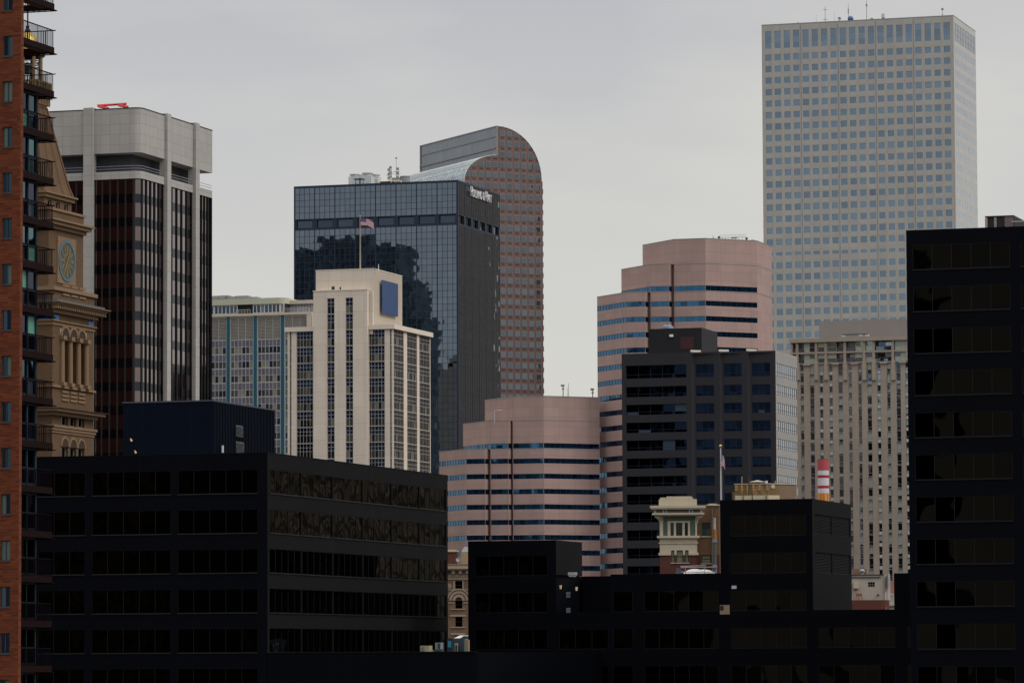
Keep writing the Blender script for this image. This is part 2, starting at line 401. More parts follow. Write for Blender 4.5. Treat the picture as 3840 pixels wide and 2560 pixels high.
wall('beige_concrete', (.325, .28, .228), 0, 2.9, .05, .72, .04, .13)
wall('ribbed_grey', (.26, .235, .215), 0, .55, .1, .8, .0, .05)
glass('glass_apt', (.16, .22, .30), tilt=.04, wave=.02, var=.4, light=(.34, .42, .39), lightp=.42, dark=(.05, .07, .11), darkp=.16)
glass('glass_spandrel', (.16, .21, .27), tilt=.02, var=.2)
wall('white_panel', (.58, .58, .58))
wall('dark_recess', (.045, .035, .03))
wall('mullion_grey', (.33, .33, .33))
glass('glass_green', (.20, .27, .25), tilt=.03, var=.15, light=(.36, .42, .35), lightp=.5, dark=(.09, .09, .12), darkp=.2)
wall('bronze_panel', (.019, .018, .023), 1.8, 0, .05, .8, .05, .12, rough=.6)
glass('glass_navy', (.0055, .011, .023), tilt=.02, wave=.03, var=.4, light=(.02, .045, .07), lightp=.025)
wall('white_clad', (.29, .285, .27), 0, 1.2, .04, .85, .03, .08)
glass('glass_pale', (.30, .33, .38), tilt=.02, wave=.02, var=.1)
wall('cap_white', (.5, .48, .43))
wall('bronze_dark', (.007, .007, .010), 1.5, 0, .04, .8, .04, .1, rough=.6)
wall('louver_brown', (.05, .02, .02), 0, .3, .1, .6)
wall('mullion_grey2', (.10, .10, .11))
plain('dome_blue', (.10, .12, .17), .4)
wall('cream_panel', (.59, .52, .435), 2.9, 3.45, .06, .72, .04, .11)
wall('cream_trim', (.61, .54, .45))
glass('glass_grey', (.045, .043, .040), tilt=.03, wave=.02, var=.35, light=(.12, .12, .10), lightp=.12, dark=(.01, .012, .02), darkp=.25)
glass('glass_cobalt', (.006, .013, .036), tilt=.03, var=.35)
wall('mullion_cream', (.26, .25, .235))
plain('sign_blue', (.005, .045, .14), .35, 0, .5)
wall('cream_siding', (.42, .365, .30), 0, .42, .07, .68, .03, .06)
wall('louver_dark', (.03, .03, .03), 0, .2, .06, .6)
plain('flag_red', (.30, .008, .03), .7); plain('flag_white', (.46, .44, .47), .7); plain('flag_blue', (.018, .02, .11), .7)
plain('gold_leaf', (.45, .33, .10), .35, .6)
plain('pole_tan', (.30, .24, .17), .5)
wall('beam_cream', (.50, .44, .36), 2.75, 0, .05, .8, .03, .06)
wall('fascia_olive', (.42, .43, .33), 0, 0, var=0, streak=.05)
wall('teal_fin', (.008, .085, .13), 0, 3.4, .05, .8, .05, .1, rough=.4)
glass('glass_slate', (.095, .09, .12), tilt=.02, wave=.015, var=.12)
glass('glass_office', (.05, .055, .055), tilt=.03, wave=.02, var=.4, light=(.20, .19, .15), lightp=.38, dark=(.012, .018, .035), darkp=.35)
wall('louver_tan', (.26, .24, .21), 0, 0)
wall('mullion_alu', (.36, .36, .35))
wall('tower_cladding', (.34, .328, .308), 1.75, 1.72, .05, .62, .045, .12)
m_ = glass('glass_copper', (.085, .048, .042), tilt=.012, wave=.02, ws=.15, var=.12, rough=.06)
b_ = m_.node_tree.nodes['Principled BSDF']; b_.inputs['Coat Weight'].default_value = 1; b_.inputs['Coat IOR'].default_value = 2.0; b_.inputs['Coat Roughness'].default_value = .05; b_.inputs['Coat Tint'].default_value = (1, .86, .84, 1)
glass('glass_steel', (.036, .042, .052), tilt=.012, wave=.02, ws=.15, var=.12, rough=.1)
wall('fin_black', (.012, .010, .012), rough=.5)
wall('recess_grey', (.06, .06, .07), 1.75, 0, .06, .8, .05, .15)
brick('tan_brick', (.12, .072, .040), (.095, .057, .031), (.105, .067, .04), .5, .16, .02, .12)
wall('terracotta', (.195, .125, .072), 0, 0, streak=.12)
plain('blue_tile', (.03, .12, .26), .5); plain('clock_blue', (.05, .125, .17), .5); plain('clock_face', (.07, .07, .06), .6); plain('gold_paint', (.20, .14, .045), .5, .2)
wall('lead_grey', (.09, .10, .11))
glass('glass_brown', (.03, .03, .03), var=.3)
plain('mosaic', (.30, .32, .33), .7)
plain('bell_bronze', (.04, .05, .05), .5, .3)
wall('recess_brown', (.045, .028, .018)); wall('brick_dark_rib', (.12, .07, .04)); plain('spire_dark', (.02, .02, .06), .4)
wall('black_panel', (.0015, .0020, .0040), 2.05, 0, .05, 1.5, .1, .15, rough=.6, spec=.05)
wall('black_panel_rough', (.0065, .0068, .0074), 2.05, 0, .05, .8, .08, .15, rough=.8, spec=.08)
glass('glass_black', (.0065, .0060, .0050), tilt=.02, wave=.05, ws=.28, var=.12, rough=.02)
wall('mullion_black', (.004, .005, .007), rough=.4)
wall('navy_ribbed', (.0012, .0035, .0105), .42, 0, .10, .62, .12, .15, rough=.6, spec=.06)
wall('sill_grey', (.014, .015, .014), rough=.5)
plain('mast_dark', (.07, .075, .08), .5)
wall('metal_coping', (.05, .055, .07))
wall('roof_dark', (.012, .012, .013), rough=1, spec=.05); wall('louver_line', (.010, .0105, .011)); plain('lamp_cream', (.7, .65, .5), .5)
plain('unit_brown', (.012, .011, .010), .7); plain('unit_mauve', (.14, .10, .11), .7); wall('post_tan', (.35, .25, .20))
brick('brown_brick', (.15, .085, .045), (.125, .070, .036), (.12, .075, .045), .4, .14, .02, .14)
brick('red_brick', (.085, .030, .022), (.07, .025, .018), (.075, .035, .028), .4, .14, .02, .14)
wall('terra_cream', (.42, .365, .275), 1.2, .6, .02, .85, .03, .10)
plain('green_copper', (.10, .15, .10), .7); plain('sash_green', (.015, .03, .012), .6); plain('disc_blue', (.01, .08, .22), .5)
glass('glass_blind', (.03, .03, .028), var=.2, light=(.16, .17, .11), lightp=.85)
glass('glass_plain', (.025, .028, .03), var=.4, tilt=.04)
wall('frieze_brown', (.10, .085, .06)); plain('flue_blue', (.06, .075, .085), .5); plain('flue_grey', (.14, .18, .21), .5); plain('flue_orange', (.26, .09, .01), .6)
plain('dome_white', (.62, .62, .58), .7)
plain('vent_blue', (.07, .075, .11), .6)
wall('base_cream', (.48, .42, .29), 3.2, 0, .06, .6, .03, .15); brick('side_brown', (.20, .135, .09), (.17, .115, .075), (.17, .12, .08), .4, .14, .02, .1); plain('stain_orange', (.36, .22, .10), .9); plain('patch_pale', (.36, .36, .30), .9); plain('hood_tan', (.34, .29, .22), .8)
plain('band_red', (.36, .055, .065), .6); plain('band_white', (.50, .50, .52), .6); plain('band_crimson', (.32, .006, .02), .6); plain('band_orange', (.55, .22, .045), .6); plain('seam_brown', (.16, .06, .01), .7)
wall('cream_render', (.36, .325, .28), 0, 0, streak=.14); brick('rust_brick', (.11, .038, .025), (.09, .03, .02), (.09, .04, .03), .4, .14, .02, .15); plain('pink_brick', (.26, .12, .10), .9)
plain('cabinet_cream', (.42, .37, .29), .6); plain('duct_pale', (.34, .36, .36), .5); plain('hoist_rust', (.22, .09, .04), .8); plain('rust_light', (.17, .10, .065), .9)
brick('ornate_brick', (.165, .105, .068), (.135, .085, .052), (.14, .095, .065), .35, .12, .02, .2)
wall('limestone', (.28, .22, .165), 0, .5, .03, .8, .03, .12)
plain('tan_render', (.28, .20, .11), .9); plain('hood_grey', (.17, .18, .20), .5)
plain('ac_cream', (.34, .32, .20), .6); plain('teal_dark', (.006, .05, .06), .4); plain('teal_grey', (.03, .06, .065), .5); plain('teal_grey2', (.05, .08, .085), .5); plain('slate_dark', (.02, .03, .035), .5); plain('slate_blue', (.04, .06, .075), .5); plain('blue_lit', (.03, .26, .42), .3); plain('panel_tan', (.30, .20, .12), .7); plain('panel_green', (.16, .22, .18), .7)
plain('car_white', (.62, .62, .62), .25)
plain('ac_tan', (.26, .20, .13), .7)
brick('orange_brick', (.155, .040, .015), (.075, .018, .007), (.10, .03, .014), .55, .145, .022, .16)
glass('glass_teal', (.045, .11, .13), tilt=.05, wave=.05, ws=.6, var=.5, light=(.10, .30, .22), lightp=.16, dark=(.012, .02, .05), darkp=.25)
glass('glass_flat', (.03, .055, .08), tilt=.05, wave=.05, var=.4, light=(.09, .13, .11), lightp=.2, dark=(.01, .015, .03), darkp=.3)
wall('slab_brown', (.13, .085, .045)); wall('fascia_maroon', (.011, .0038, .0038), .22, 0, .06, .6, .0, .1, rough=.7, spec=.05); wall('rail_dark', (.005, .003, .007), rough=.7, spec=.05); wall('frame_slate', (.02, .03, .045)); wall('sash_grey', (.05, .055, .05))
wall('body_tan', (.22, .15, .09))
wall('tan_office', (.22, .18, .13), 2.2, 3.6, .9, .25, .2, .1); wall('dark_office', (.10, .135, .155), 2.0, 3.6, .6, .5, .3, .1)
for k_ in ('glass_sky', 'glass_apt'):
    b_ = MATS[k_].node_tree.nodes['Principled BSDF']; b_.inputs['Coat Weight'].default_value = 1; b_.inputs['Coat IOR'].default_value = 1.5

# ------------------------------------------------------------------ palette
# ================================================================== ground
def ground():
    mb = MB(); g = 9000
    mb.quad((-g, -2000, 0), (g, -2000, 0), (g, 16000, 0), (-g, 16000, 0))
    wall('asphalt', (.05, .05, .052), rough=.95)
    tag(mb.build('ground', 'asphalt'), kind='structure')
ground()
WB = (-2.0,)
# ================================================================== tall pale granite tower, right
def granite_tower():
    B = Bld('granite_office_tower', 'tallest pale granite tower with a grid of small square blue windows, on the right', 'office tower', 3575, 60, 1400)
    K = 1400/1261
    Wd = -B.A(2856, 100)[0]; L = B.B(3658, 129)[0]; T = B.top
    win = dict(mats=['glass_sky', 'frame_grey'], bw=0)
    rows = [(T-7.3*K, T-1.95*K)]+[(T-(9.15+3.57*k+1.9)*K, T-(9.15+3.57*k)*K) if k != 17 else (T-(9.15+3.57*k+1.45)*K, T-(9.15+3.57*k+.45)*K) for k in range(46)]
    rows = [r for r in rows if r[0] > 8]
    def wf(i, j, jt):
        return dict(win, nz=3, bw=.05, bd=.05) if jt == 0 else win
    mb = MB()
    facade(B, mb, (-Wd, 0), (0, 0), 0, T, spaced(Wd, 20, 1.95*K, 1.1*K), rows, .28, wf)
    facade(B, mb, (0, 0), (0, L), 0, T, spaced(L, 13, 1.95*K, 1.1*K), rows, .02, wf)
    facade(B, mb, (0, L), (-Wd, L), 0, T); facade(B, mb, (-Wd, L), (-Wd, 0), 0, T)
    B.part('wall', mb, 'granite_pale')
    mb = MB()   # deeper joints every fourth bay and a slim coping
    for k in (4, 8, 12, 16):
        x = -Wd+1.1*K+(Wd-2.2*K-1.95*K)/19*k-.55*K
        mb.obox((0, 0), (1, 0), x-.09, x-.03, 0, .05, 0, T-.4); mb.obox((0, 0), (1, 0), x+.05, x+.11, 0, .05, 0, T-.4)
    B.part('pier_joint', mb, 'metal_grey')
    mb = MB(); mb.box(-Wd-.05, .06, -.06, .5, T, T+.25); mb.box(-.5, .06, .5, L, T, T+.25); mb.box(-Wd-.05, -Wd+.5, .5, L, T, T+.25); mb.box(-Wd+.5, -.5, L-.5, L+.05, T, T+.25)
    B.part('coping', mb, 'metal_grey')
    mb = MB(); mb.ngon([(-Wd, 0, T-.6), (0, 0, T-.6), (0, L, T-.6), (-Wd, L, T-.6)]); B.part('roof', mb, 'roof_grey')
    return B, T
RP, RT = granite_tower()
def roof_thing(B, name, label, cat, px, pytop, y_in, fn, base=None, group=None):
    """a thing standing on the roof of B at pixel column px, y_in metres behind its front plane; fn(mb, height) builds it"""
    x, z = B.A(px, pytop, y_in); zb = (B.top if base is None else base)
    w = B.w(x, y_in); e = bpy.data.objects.new(name, None); C.objects.link(e)
    e.location = (w.x, w.y, zb+B.base); e.rotation_euler = (0, 0, B.ang)
    tag(e, label, cat, group); fn(e, z-zb); return e
def mast(e, h, r=.09, arms=(), mat='mast_grey', tip=None, name='mast'):
    mb = MB(); mb.cyl((0, 0, -.6), (0, 0, h), r, r*.5, 6); mb.build(name, mat, e)
    for z, l in arms:
        a = MB(); a.cyl((-l, 0, h*z), (l, 0, h*z), .07, .07, 5); a.cyl((0, -l, h*z), (0, l, h*z), .07, .07, 5); a.build('crossarm', mat, e)
    if tip:
        a = MB(); a.box(-tip[0]/2, tip[0]/2, -.3, .3, h*tip[2], h*tip[2]+tip[1]); a.build('antenna_box', mat, e)
GR = 'masts on the granite tower roof'
roof_thing(RP, 'antenna_mast', 'cross shaped mast with two pairs of arms on the tall granite tower roof', 'antenna', 3094, 25, 6, lambda e, h: mast(e, h, .12, ((.82, .8), (.3, .8))), group=GR)
roof_thing(RP, 'antenna_mast', 'thin mast rising just left of the blue ball on the granite tower', 'antenna', 3181, 14, 5, lambda e, h: mast(e, h, .12, (), tip=(.25, 1.6, .5)), group=GR)
roof_thing(RP, 'antenna_mast', 'tallest slim mast, right of the blue ball on the granite tower', 'antenna', 3249.5, 3, 5, lambda e, h: mast(e, h, .14, (), tip=(.45, .7, .74)), group=GR)
roof_thing(RP, 'antenna_mast', 'faint hair thin mast leftmost on the granite tower roof', 'antenna', 3061, 56, 6, lambda e, h: mast(e, h, .06), group=GR)
roof_thing(RP, 'antenna_mast', 'faint short mast between cross mast and small dish on granite tower', 'antenna', 3129, 43, 6, lambda e, h: mast(e, h, .06), group=GR)
roof_thing(RP, 'weather_mast', 'stubby instrument mast near the right corner of the granite tower', 'antenna', 3534, 33, 4, lambda e, h: mast(e, h, .12, ((.35, .4),), tip=(.7, .6, .85), mat='metal_grey'), group=GR)
def ball(e, h):
    mb = MB(); mb.sphere((0, 0, h-1.0), 1.0, 20, 12); mb.build('radome', 'blue_radome', e, True)
    mb = MB(); mb.cyl((0, 0, -.6), (0, 0, h-1.5), .6, .5, 12); mb.build('pedestal', 'mast_grey', e)
roof_thing(RP, 'radome', 'blue ball shaped radome on the roof edge of the granite tower', 'radome', 3189.5, 60.5, 4, ball)
def dish(e, h, r=1.2, m='metal_white'):
    mb = MB()
    mb.lathe((0, 0, 0), [(0, 0), (r*.5, .08*r), (r, .35*r)], 18)
    o = mb.build('reflector', m, e, True); o.location = (0, 0, max(.3, h-r)); o.rotation_euler = (math.radians(80), 0, math.radians(25))
    mb = MB(); mb.cyl((0, 0, -.6), (0, 0, max(.4, h-r)), .18, .14, 6); mb.build('dish_mount', 'mast_grey', e)
roof_thing(RP, 'satellite_dish', 'small dark edged dish on the granite tower between mast and blue ball', 'satellite dish', 3147, 65, 4, lambda e, h: dish(e, h, .6, 'metal_grey'))
roof_thing(RP, 'satellite_dish', 'pale dish half hidden by the parapet right of the tallest mast', 'satellite dish', 3268, 68, 6, lambda e, h: dish(e, h, .9))
def tub(e, h):
    mb = MB(); mb.cyl((0, 0, h-1.35), (0, 0, h), .62, .62, 16); mb.build('drum', 'metal_white', e)
    mb = MB(); mb.cyl((0, 0, -.6), (0, 0, h-1.35), .2, .45, 10); mb.build('pedestal', 'metal_grey', e)
roof_thing(RP, 'drum_antenna', 'white drum shaped antenna on a stem on the granite tower roof', 'antenna', 3312, 53, 3, tub)
def rig(e, h):
    mb = MB(); mb.box(-2.2, 1.8, -.8, .8, .3, h*.85); mb.box(-2.6, -2.2, -.8, .8, .1, h*.6); mb.build('platform', 'metal_grey', e)
    mb = MB(); mb.tube([(1.7, 0, h*.6), (2.1, 0, h+.3), (2.5, 0, h+.35), (2.8, 0, h*.6)], .09); mb.build('davit', 'metal_white', e)
    for x in (-2.1, 1.7): mb = MB(); mb.cyl((x, 0, -.6), (x, 0, .4), .12); mb.build('leg', 'metal_white', e)
roof_thing(RP, 'window_washing_rig', 'low grey window washing rig at the left of the granite tower roof', 'maintenance rig', 2968, 88, 5, rig)
# ================================================================== dark mirrored tower with lettering
def mirror_tower():
    B = Bld('mirrored_office_tower', 'dark mirrored glass tower with white lettering near its top, behind the cream building', 'office tower', 1716, 675, 1100)
    Wd = -B.A(1104, 701)[0]; L = B.B(1873, 730)[0]; T = B.top
    zb1 = B.A(1716, 400+838/2.091)[1]; zb0 = B.A(1716, 400+925/2.091)[1]
    cz = .55
    curtain(B, (-Wd, 0), (0, 0), zb1, T-cz, 32, 5, 'glass_mirror', 'mullion_navy', .1, .06, 4, .22)
    curtain(B, (0, 0), (0, L), zb1, T-cz, 24, 5, 'glass_mirror', 'mullion_navy', .1, .03, 4, .16, off=40)
    nz = int((zb0-5)/1.74); zl = zb0-1.74*nz
    curtain(B, (-Wd, 0), (0, 0), zl, zb0, 32, nz, 'glass_mirror', 'mullion_navy', .1, .06, 4, .22, v0=50)
    curtain(B, (0, 0), (0, L), zl, zb0, 24, nz, 'glass_mirror', 'mullion_navy', .1, .03, 4, .16, v0=50, off=40)
    mb = MB()  # recessed band of deep windows, coping, corner column and plinth
    w = dict(mats=['glass_dark', 'mullion_navy'], nx=1, bw=.2, name='window')
    facade(B, mb, (-Wd, 0), (0, 0), zb0, zb1, spaced(Wd, 8, 4.5, .65), [(zb0+.45, zb1-.25)], .5, w)
    facade(B, mb, (0, 0), (0, L), zb0, zb1, spaced(L, 6, 4.7, .8), [(zb0+.45, zb1-.25)], .5, w)
    mb.box(-Wd-.1, .1, -.12, .3, T-cz, T); mb.box(-.3, .12, .3, L, T-cz, T)
    mb.box(-.35, .14, -.14, .35, 0, T+.02); mb.box(-Wd-.12, -Wd+.25, -.1, .2, 0, T+.01)
    rw = MB(); facade(B, rw, (0, L), (-Wd, L), 0, T); facade(B, rw, (-Wd, L), (-Wd, 0), 0, T); B.part('rear_wall', rw, 'granite_pale')  # unseen rear wall made pale to brighten reflections in the granite tower
    facade(B, mb, (-Wd, 0), (0, 0), 0, zl); facade(B, mb, (0, 0), (0, L), 0, zl)
    B.part('wall', mb, 'mullion_navy')
    mb = MB(); mb.ngon([(-Wd, .1, T-.3), (0, .1, T-.3), (0, L, T-.3), (-Wd, L, T-.3)]); B.part('roof', mb, 'roof_grey')
    # sign
    y0, z0 = B.B(1080+1418/2.091, 400+700/2.091); y1, z1 = B.B(1080+1585/2.091, 400+752/2.091)
    txt = [('H', 1), ('OLLAND', .78), ('&', .85), ('H', 1), ('ART', .78)]
    e = bpy.data.objects.new('company_sign', None); C.objects.link(e)
    p = B.w(.55, y0); e.location = (p.x, p.y, B.B(1760, 400+703/2.091)[1]); e.rotation_euler = (0, 0, B.ang+math.pi/2)
    tag(e, 'white raised capital lettering along the top of the mirrored tower', 'sign')
    LEN = y1-y0; objs = []; x = 0
    for wd, sc in txt:
        cu = bpy.data.curves.new('lettering', 'FONT'); cu.body = wd; cu.size = 3.9*sc; cu.extrude = .08; cu.offset = .0
        to = bpy.data.objects.new('tmp', cu); C.objects.link(to); bpy.context.view_layer.update()
        me = bpy.data.meshes.new_from_object(to.evaluated_get(bpy.context.evaluated_depsgraph_get())); bpy.data.objects.remove(to)
        xs = [v.co.x for v in me.vertices]; w_ = max(xs)-min(xs)
        # serifs: small feet and caps so that the capitals read as an engraved roman
        for v in me.vertices: v.co.x = (v.co.x-min(xs))
        if wd == '&' or (wd == 'H' and x > 0): x += 1.1
        objs.append((me, x, sc)); x += w_+.28
    k = LEN/x
    for me, xx, sc in objs:
        for v in me.vertices: v.co = Vector(((v.co.x+xx)*k, -v.co.z, v.co.y))
        me.name = 'letters'; me.materials.clear(); me.materials.append(MATS['white_paint'])
        o = bpy.data.objects.new('letters', me); C.objects.link(o); o.parent = e
    return B
MT = mirror_tower()
def ctower(e, h, wx=3.2, wy=3.2, stack=2.2):
    mb = MB(); mb.box(-wx, wx, -wy, wy, -.3, h-stack); mb.build('casing', 'metal_white', e)
    mb = MB(); q = wx*1.06; mb.lathe((0, 0, h-stack), [(q*.8, 0), (q*.86, stack*.5), (q, stack*.8), (q, stack), (q*.9, stack), (q*.8, 0)], 24); mb.build('fan_stack', 'metal_white', e, True)
GC = 'cooling towers on the mirrored tower'
roof_thing(MT, 'cooling_tower', 'leftmost pale cooling tower on the mirrored tower roof', 'cooling tower', 1330, 654, 6, lambda e, h: ctower(e, h, 1.3, 1.3, .75), group=GC)
roof_thing(MT, 'cooling_tower', 'broad round topped cooling tower, largest on the mirrored tower roof', 'cooling tower', 1379, 649, 7, lambda e, h: ctower(e, h, 1.45, 1.45, 1.0), group=GC)
roof_thing(MT, 'cooling_tower', 'cooling tower behind, at the right end of its row on the mirrored tower', 'cooling tower', 1408, 655, 12, lambda e, h: ctower(e, h, 1.2, 1.3, .8), group=GC)
roof_thing(MT, 'cooling_tower', 'cooling tower half hidden behind the broad one on the mirrored tower', 'cooling tower', 1357, 656, 13, lambda e, h: ctower(e, h, .9, 1.2, .6), group=GC)
def platform(e, h):
    mb = MB(); mb.box(-1.3, 1.3, -1, 1, h-.2, h); mb.build('canopy', 'dark_metal', e)
    for x in (-1.1, .2, 1.1):
        m2 = MB(); m2.cyl((x, 0, -.4), (x, 0, h-.3), .12); m2.build('post', 'metal_grey', e)
roof_thing(MT, 'equipment_canopy', 'dark flat canopy on posts in front of the cooling towers', 'canopy', 1348, 671, 3, platform)
def lat(e, h, k=1):
    mb = MB()
    for dx, dy in ((-.3, -.3), (.3, -.3), (0, .35)): mb.cyl((dx, dy, -.4), (dx*.5, dy*.5, h), .06, .05, 5)
    n = int(h/1.0)
    for i in range(n):
        z = i*h/n; mb.tube([(-.3, -.3, z), (.3, -.3, z+h/n), (0, .35, z+h/n*.5), (-.3, -.3, z+h/n)], .035, 4)
    mb.build('lattice', 'mast_grey', e)
    for z, r in ((.9, .5), (.62, .8), (.4, .5)):
        a = MB(); a.cyl((-r, -.4, h*z), (r, -.4, h*z), .06, .06, 5); a.box(-.35, .35, -.5, -.4, h*z, h*z+.5); a.build('crossarm', 'mast_grey', e)
GA = 'lattice masts on the mirrored tower'
roof_thing(MT, 'lattice_mast', 'shorter lattice mast with panel antennas, left of three on mirrored tower', 'antenna', 1460, 634, 6, lat, group=GA)
roof_thing(MT, 'lattice_mast', 'second lattice mast from the left on the mirrored tower', 'antenna', 1466, 624, 8, lat, group=GA)
roof_thing(MT, 'lattice_mast', 'rightmost lattice mast with crossbars on the mirrored tower', 'antenna', 1493, 630, 6, lat, group=GA)
roof_thing(MT, 'whip_antenna', 'tall thin whip antenna above the lattice masts on mirrored tower', 'antenna', 1486, 594, 7, lambda e, h: mast(e, h, .09, ((.5, .9),), tip=(.3, .4, .98)))
def tank(e, h):
    mb = MB(); mb.cyl((0, 0, -.5), (0, 0, h), 1.3, 1.3, 24); mb.box(-3.4, -1.0, -1, 1, -.4, h*.85); mb.build('tank_body', 'metal_grey', e)
    mb = MB(); mb.lathe((0, 0, h), [(1.36, -.2), (1.36, .05), (0, .15)], 24); mb.build('lid', 'mast_grey', e)
roof_thing(MT, 'roof_tank', 'grey cylindrical tank at the right of the mirrored tower roof', 'tank', 1519, 662, 6, tank)
def pipes(e, h):
    mb = MB(); mb.tube([(-2.1, 0, -.3), (-2.1, 0, h*.9), (-2.4, 0, h), (-2.9, 0, h)], .12, 8); mb.tube([(-2.3, 0, h*.5), (4.2, 0, h*.5), (4.5, 0, .2)], .14, 8); mb.tube([(1.6, 0, -.2), (1.6, 0, h), (1.1, 0, h)], .12, 8)
    mb.build('pipework', 'pipe_cream', e)
    mb = MB(); mb.box(-1.8, 1.6, .5, 2, -.2, h*.55); mb.build('pump_casing', 'dark_metal', e)
roof_thing(MT, 'roof_pipework', 'cream pipes bent over the roof edge of the mirrored tower', 'pipes', 1446, 670, 2, pipes)
# ================================================================== pink arched tower
def clip(poly, a, b):
    """keep the part of poly to the left of a->b"""
    out = []
    f = lambda p: (b[0]-a[0])*(p[1]-a[1])-(b[1]-a[1])*(p[0]-a[0])
    for i in range(len(poly)):
        p, q = poly[i], poly[(i+1) % len(poly)]; fp, fq = f(p), f(q)
        if fp >= 0: out.append(p)
        if fp*fq < 0: t = fp/(fp-fq); out.append((p[0]+(q[0]-p[0])*t, p[1]+(q[1]-p[1])*t))
    return out
def arched_tower():
    B = Bld('arched_granite_tower', 'pink granite tower with a rounded cash register top, behind the mirrored tower', 'office tower', 1865, 474, 1470, math.radians(26.5))
    hA = lambda x, y: B.A(x, y)
    zT = B.top; xr, zr = hA(2029.5, 680); xs, _ = hA(2036, 682); zi = hA(1865, 583)[1]; xl, zl = hA(1742, 676)
    xlow = xl-4.5; n = 14
    # right arc: ellipse quarter from (0,zT) to (xr,zr); left arc: from (0,zi) to (xl,zl), then steeper
    RA = [(xr*math.sin(k/n*math.pi/2), zr+(zT-zr)*math.cos(k/n*math.pi/2)) for k in range(n+1)]
    LA = [(xl*math.sin(k/n*math.pi/2), zl+(zi-zl)*math.cos(k/n*math.pi/2)) for k in range(n+1)]
    zbar = zl-30; LA2 = [(xl, zbar)]
    dep = -B.hit(1577, 550, (0, 0), (0, 1))[0] if False else abs(B.hit(1577, 550, (0, 0), (0, 1))[0])
    mb = MB()
    V = lambda p, y=0.: (p[0], y, p[1])
    out = LA[::-1]  # from left end up to (0,zi)
    poly = [(xl, 0), (xr, 0)]+RA[::-1]+LA
    front = [(xl, 0.), (xr, 0.)]+[p for p in RA[::-1]]+[p for p in LA]
    # the front plate as vertical strips so that it stays planar and tidy
    def top(x):
        if x >= 0: return zr+(zT-zr)*math.sqrt(max(0, 1-(x/xr)**2))
        return zl+(zi-zl)*math.sqrt(max(0, 1-(x/xl)**2))
    xsn = sorted(set([p[0] for p in RA]+[p[0] for p in LA])); fr = [x for x in xsn if x <= 0]; fr2 = [x for x in xsn if x >= 0]
    for seg in (fr, fr2):
        for a, b in zip(seg, seg[1:]):
            ta = top(a) if seg is fr or a > 0 else zT; tb = top(b)
            if seg is fr and b == 0: tb = zi
            mb.quad((a, 0, 0), (b, 0, 0), (b, 0, tb), (a, 0, ta), [(a, 0), (b, 0), (b, tb), (a, ta)])
    # right side, step, back
    mb.box(xr+.002, xs, .3, dep, 0, zr)
    mb.quad((xl, dep, 0), (xr, dep, 0), (xr, dep, zr), (xl, dep, zr))
    B.part('front_wall', mb, 'pink_granite')
    mb = MB()   # curved roof over the right shoulder
    for a, b in zip(RA, RA[1:]): mb.quad((a[0], 0, a[1]), (b[0], 0, b[1]), (b[0], dep, b[1]), (a[0], dep, a[1]))
    for a, b in zip(RA, RA[1:]): mb.quad((a[0], -.25, a[1]+.15), (b[0]+.15, -.25, b[1]), (b[0]+.15, .2, b[1]), (a[0], .2, a[1]+.15))
    B.part('roof', mb, 'metal_grey')
    mb = MB()   # upper glass wall facing left, two storeys of ribs
    z1 = B.hit(1865, 400+315/2.091, (0, 0), (0, 1))[1]; zsp = [zi, z1, z1+(zT-z1)*.5, zT]
    Q = lambda z, o, y: (-o, y, z)
    mb.quad((-.0, dep, zi-8), (0, 0, zi-8), (0, 0, zT), (0, dep, zT), [(0, 0), (dep, 0), (dep, zT-zi+8), (0, zT-zi+8)])
    B.part('glazed_wall', mb, 'spine_glass')
    mb = MB(); mb.box(-.5, 0, .4, dep, z1-.5, z1-.1); mb.box(-.3, 0, 2, dep, z1+(zT-z1)*.5, z1+(zT-z1)*.5+.2); mb.box(-.3, 0, 0, dep, zT-.1, zT+.25); mb.box(-.35, 0, -.2, .3, zi, zT+.2); mb.box(-.3, 0, dep-.5, dep+.1, zi-6, zT+.2)
    B.part('ledge', mb, 'mast_grey')
    mb = MB(); NB = 40    # ribbed glass vault on the left shoulder
    arc = LA+[(xl-.6, zl-10), (xl-1.0, zbar)]
    u = 0
    for a, b in zip(arc, arc[1:]):
        l = math.dist(a, b)
        mb.quad((a[0], 0, a[1]), (b[0], 0, b[1]), (b[0], dep*1.0, b[1]), (a[0], dep*1.0, a[1]), [(0, u), (0, u+l/1.2), (NB, u+l/1.2), (NB, u)])
        u += l/1.2
    B.part('glass_vault', mb, 'glass_barrel')
    mb = MB()
    for k in range(NB+1):
        y = dep*k/NB
        for a, b in zip(arc[:-1], arc[1:]): mb.cyl((a[0], y, a[1]+.05), (b[0], y, b[1]+.05), .12, .12, 4, cap=False)
    for a in arc[::2]: mb.cyl((a[0], 0, a[1]+.08), (a[0], dep, a[1]+.08), .1, .1, 4, cap=False)
    B.part('vault_rib', mb, 'metal_white')
    # windows of the front
    px = lambda xx, yy: hA(1080+xx/2.091, 400+yy/2.091)
    xw0 = px(1683, 865)[0]; pit = (px(1960, 865)[0]-xw0)/5; zt0 = px(1683, 765+3)[1]; zp = (px(1683, 768)[1]-px(1683, 1263)[1])/6
    ww, wh = pit*.62, zp*.46
    safe = 0
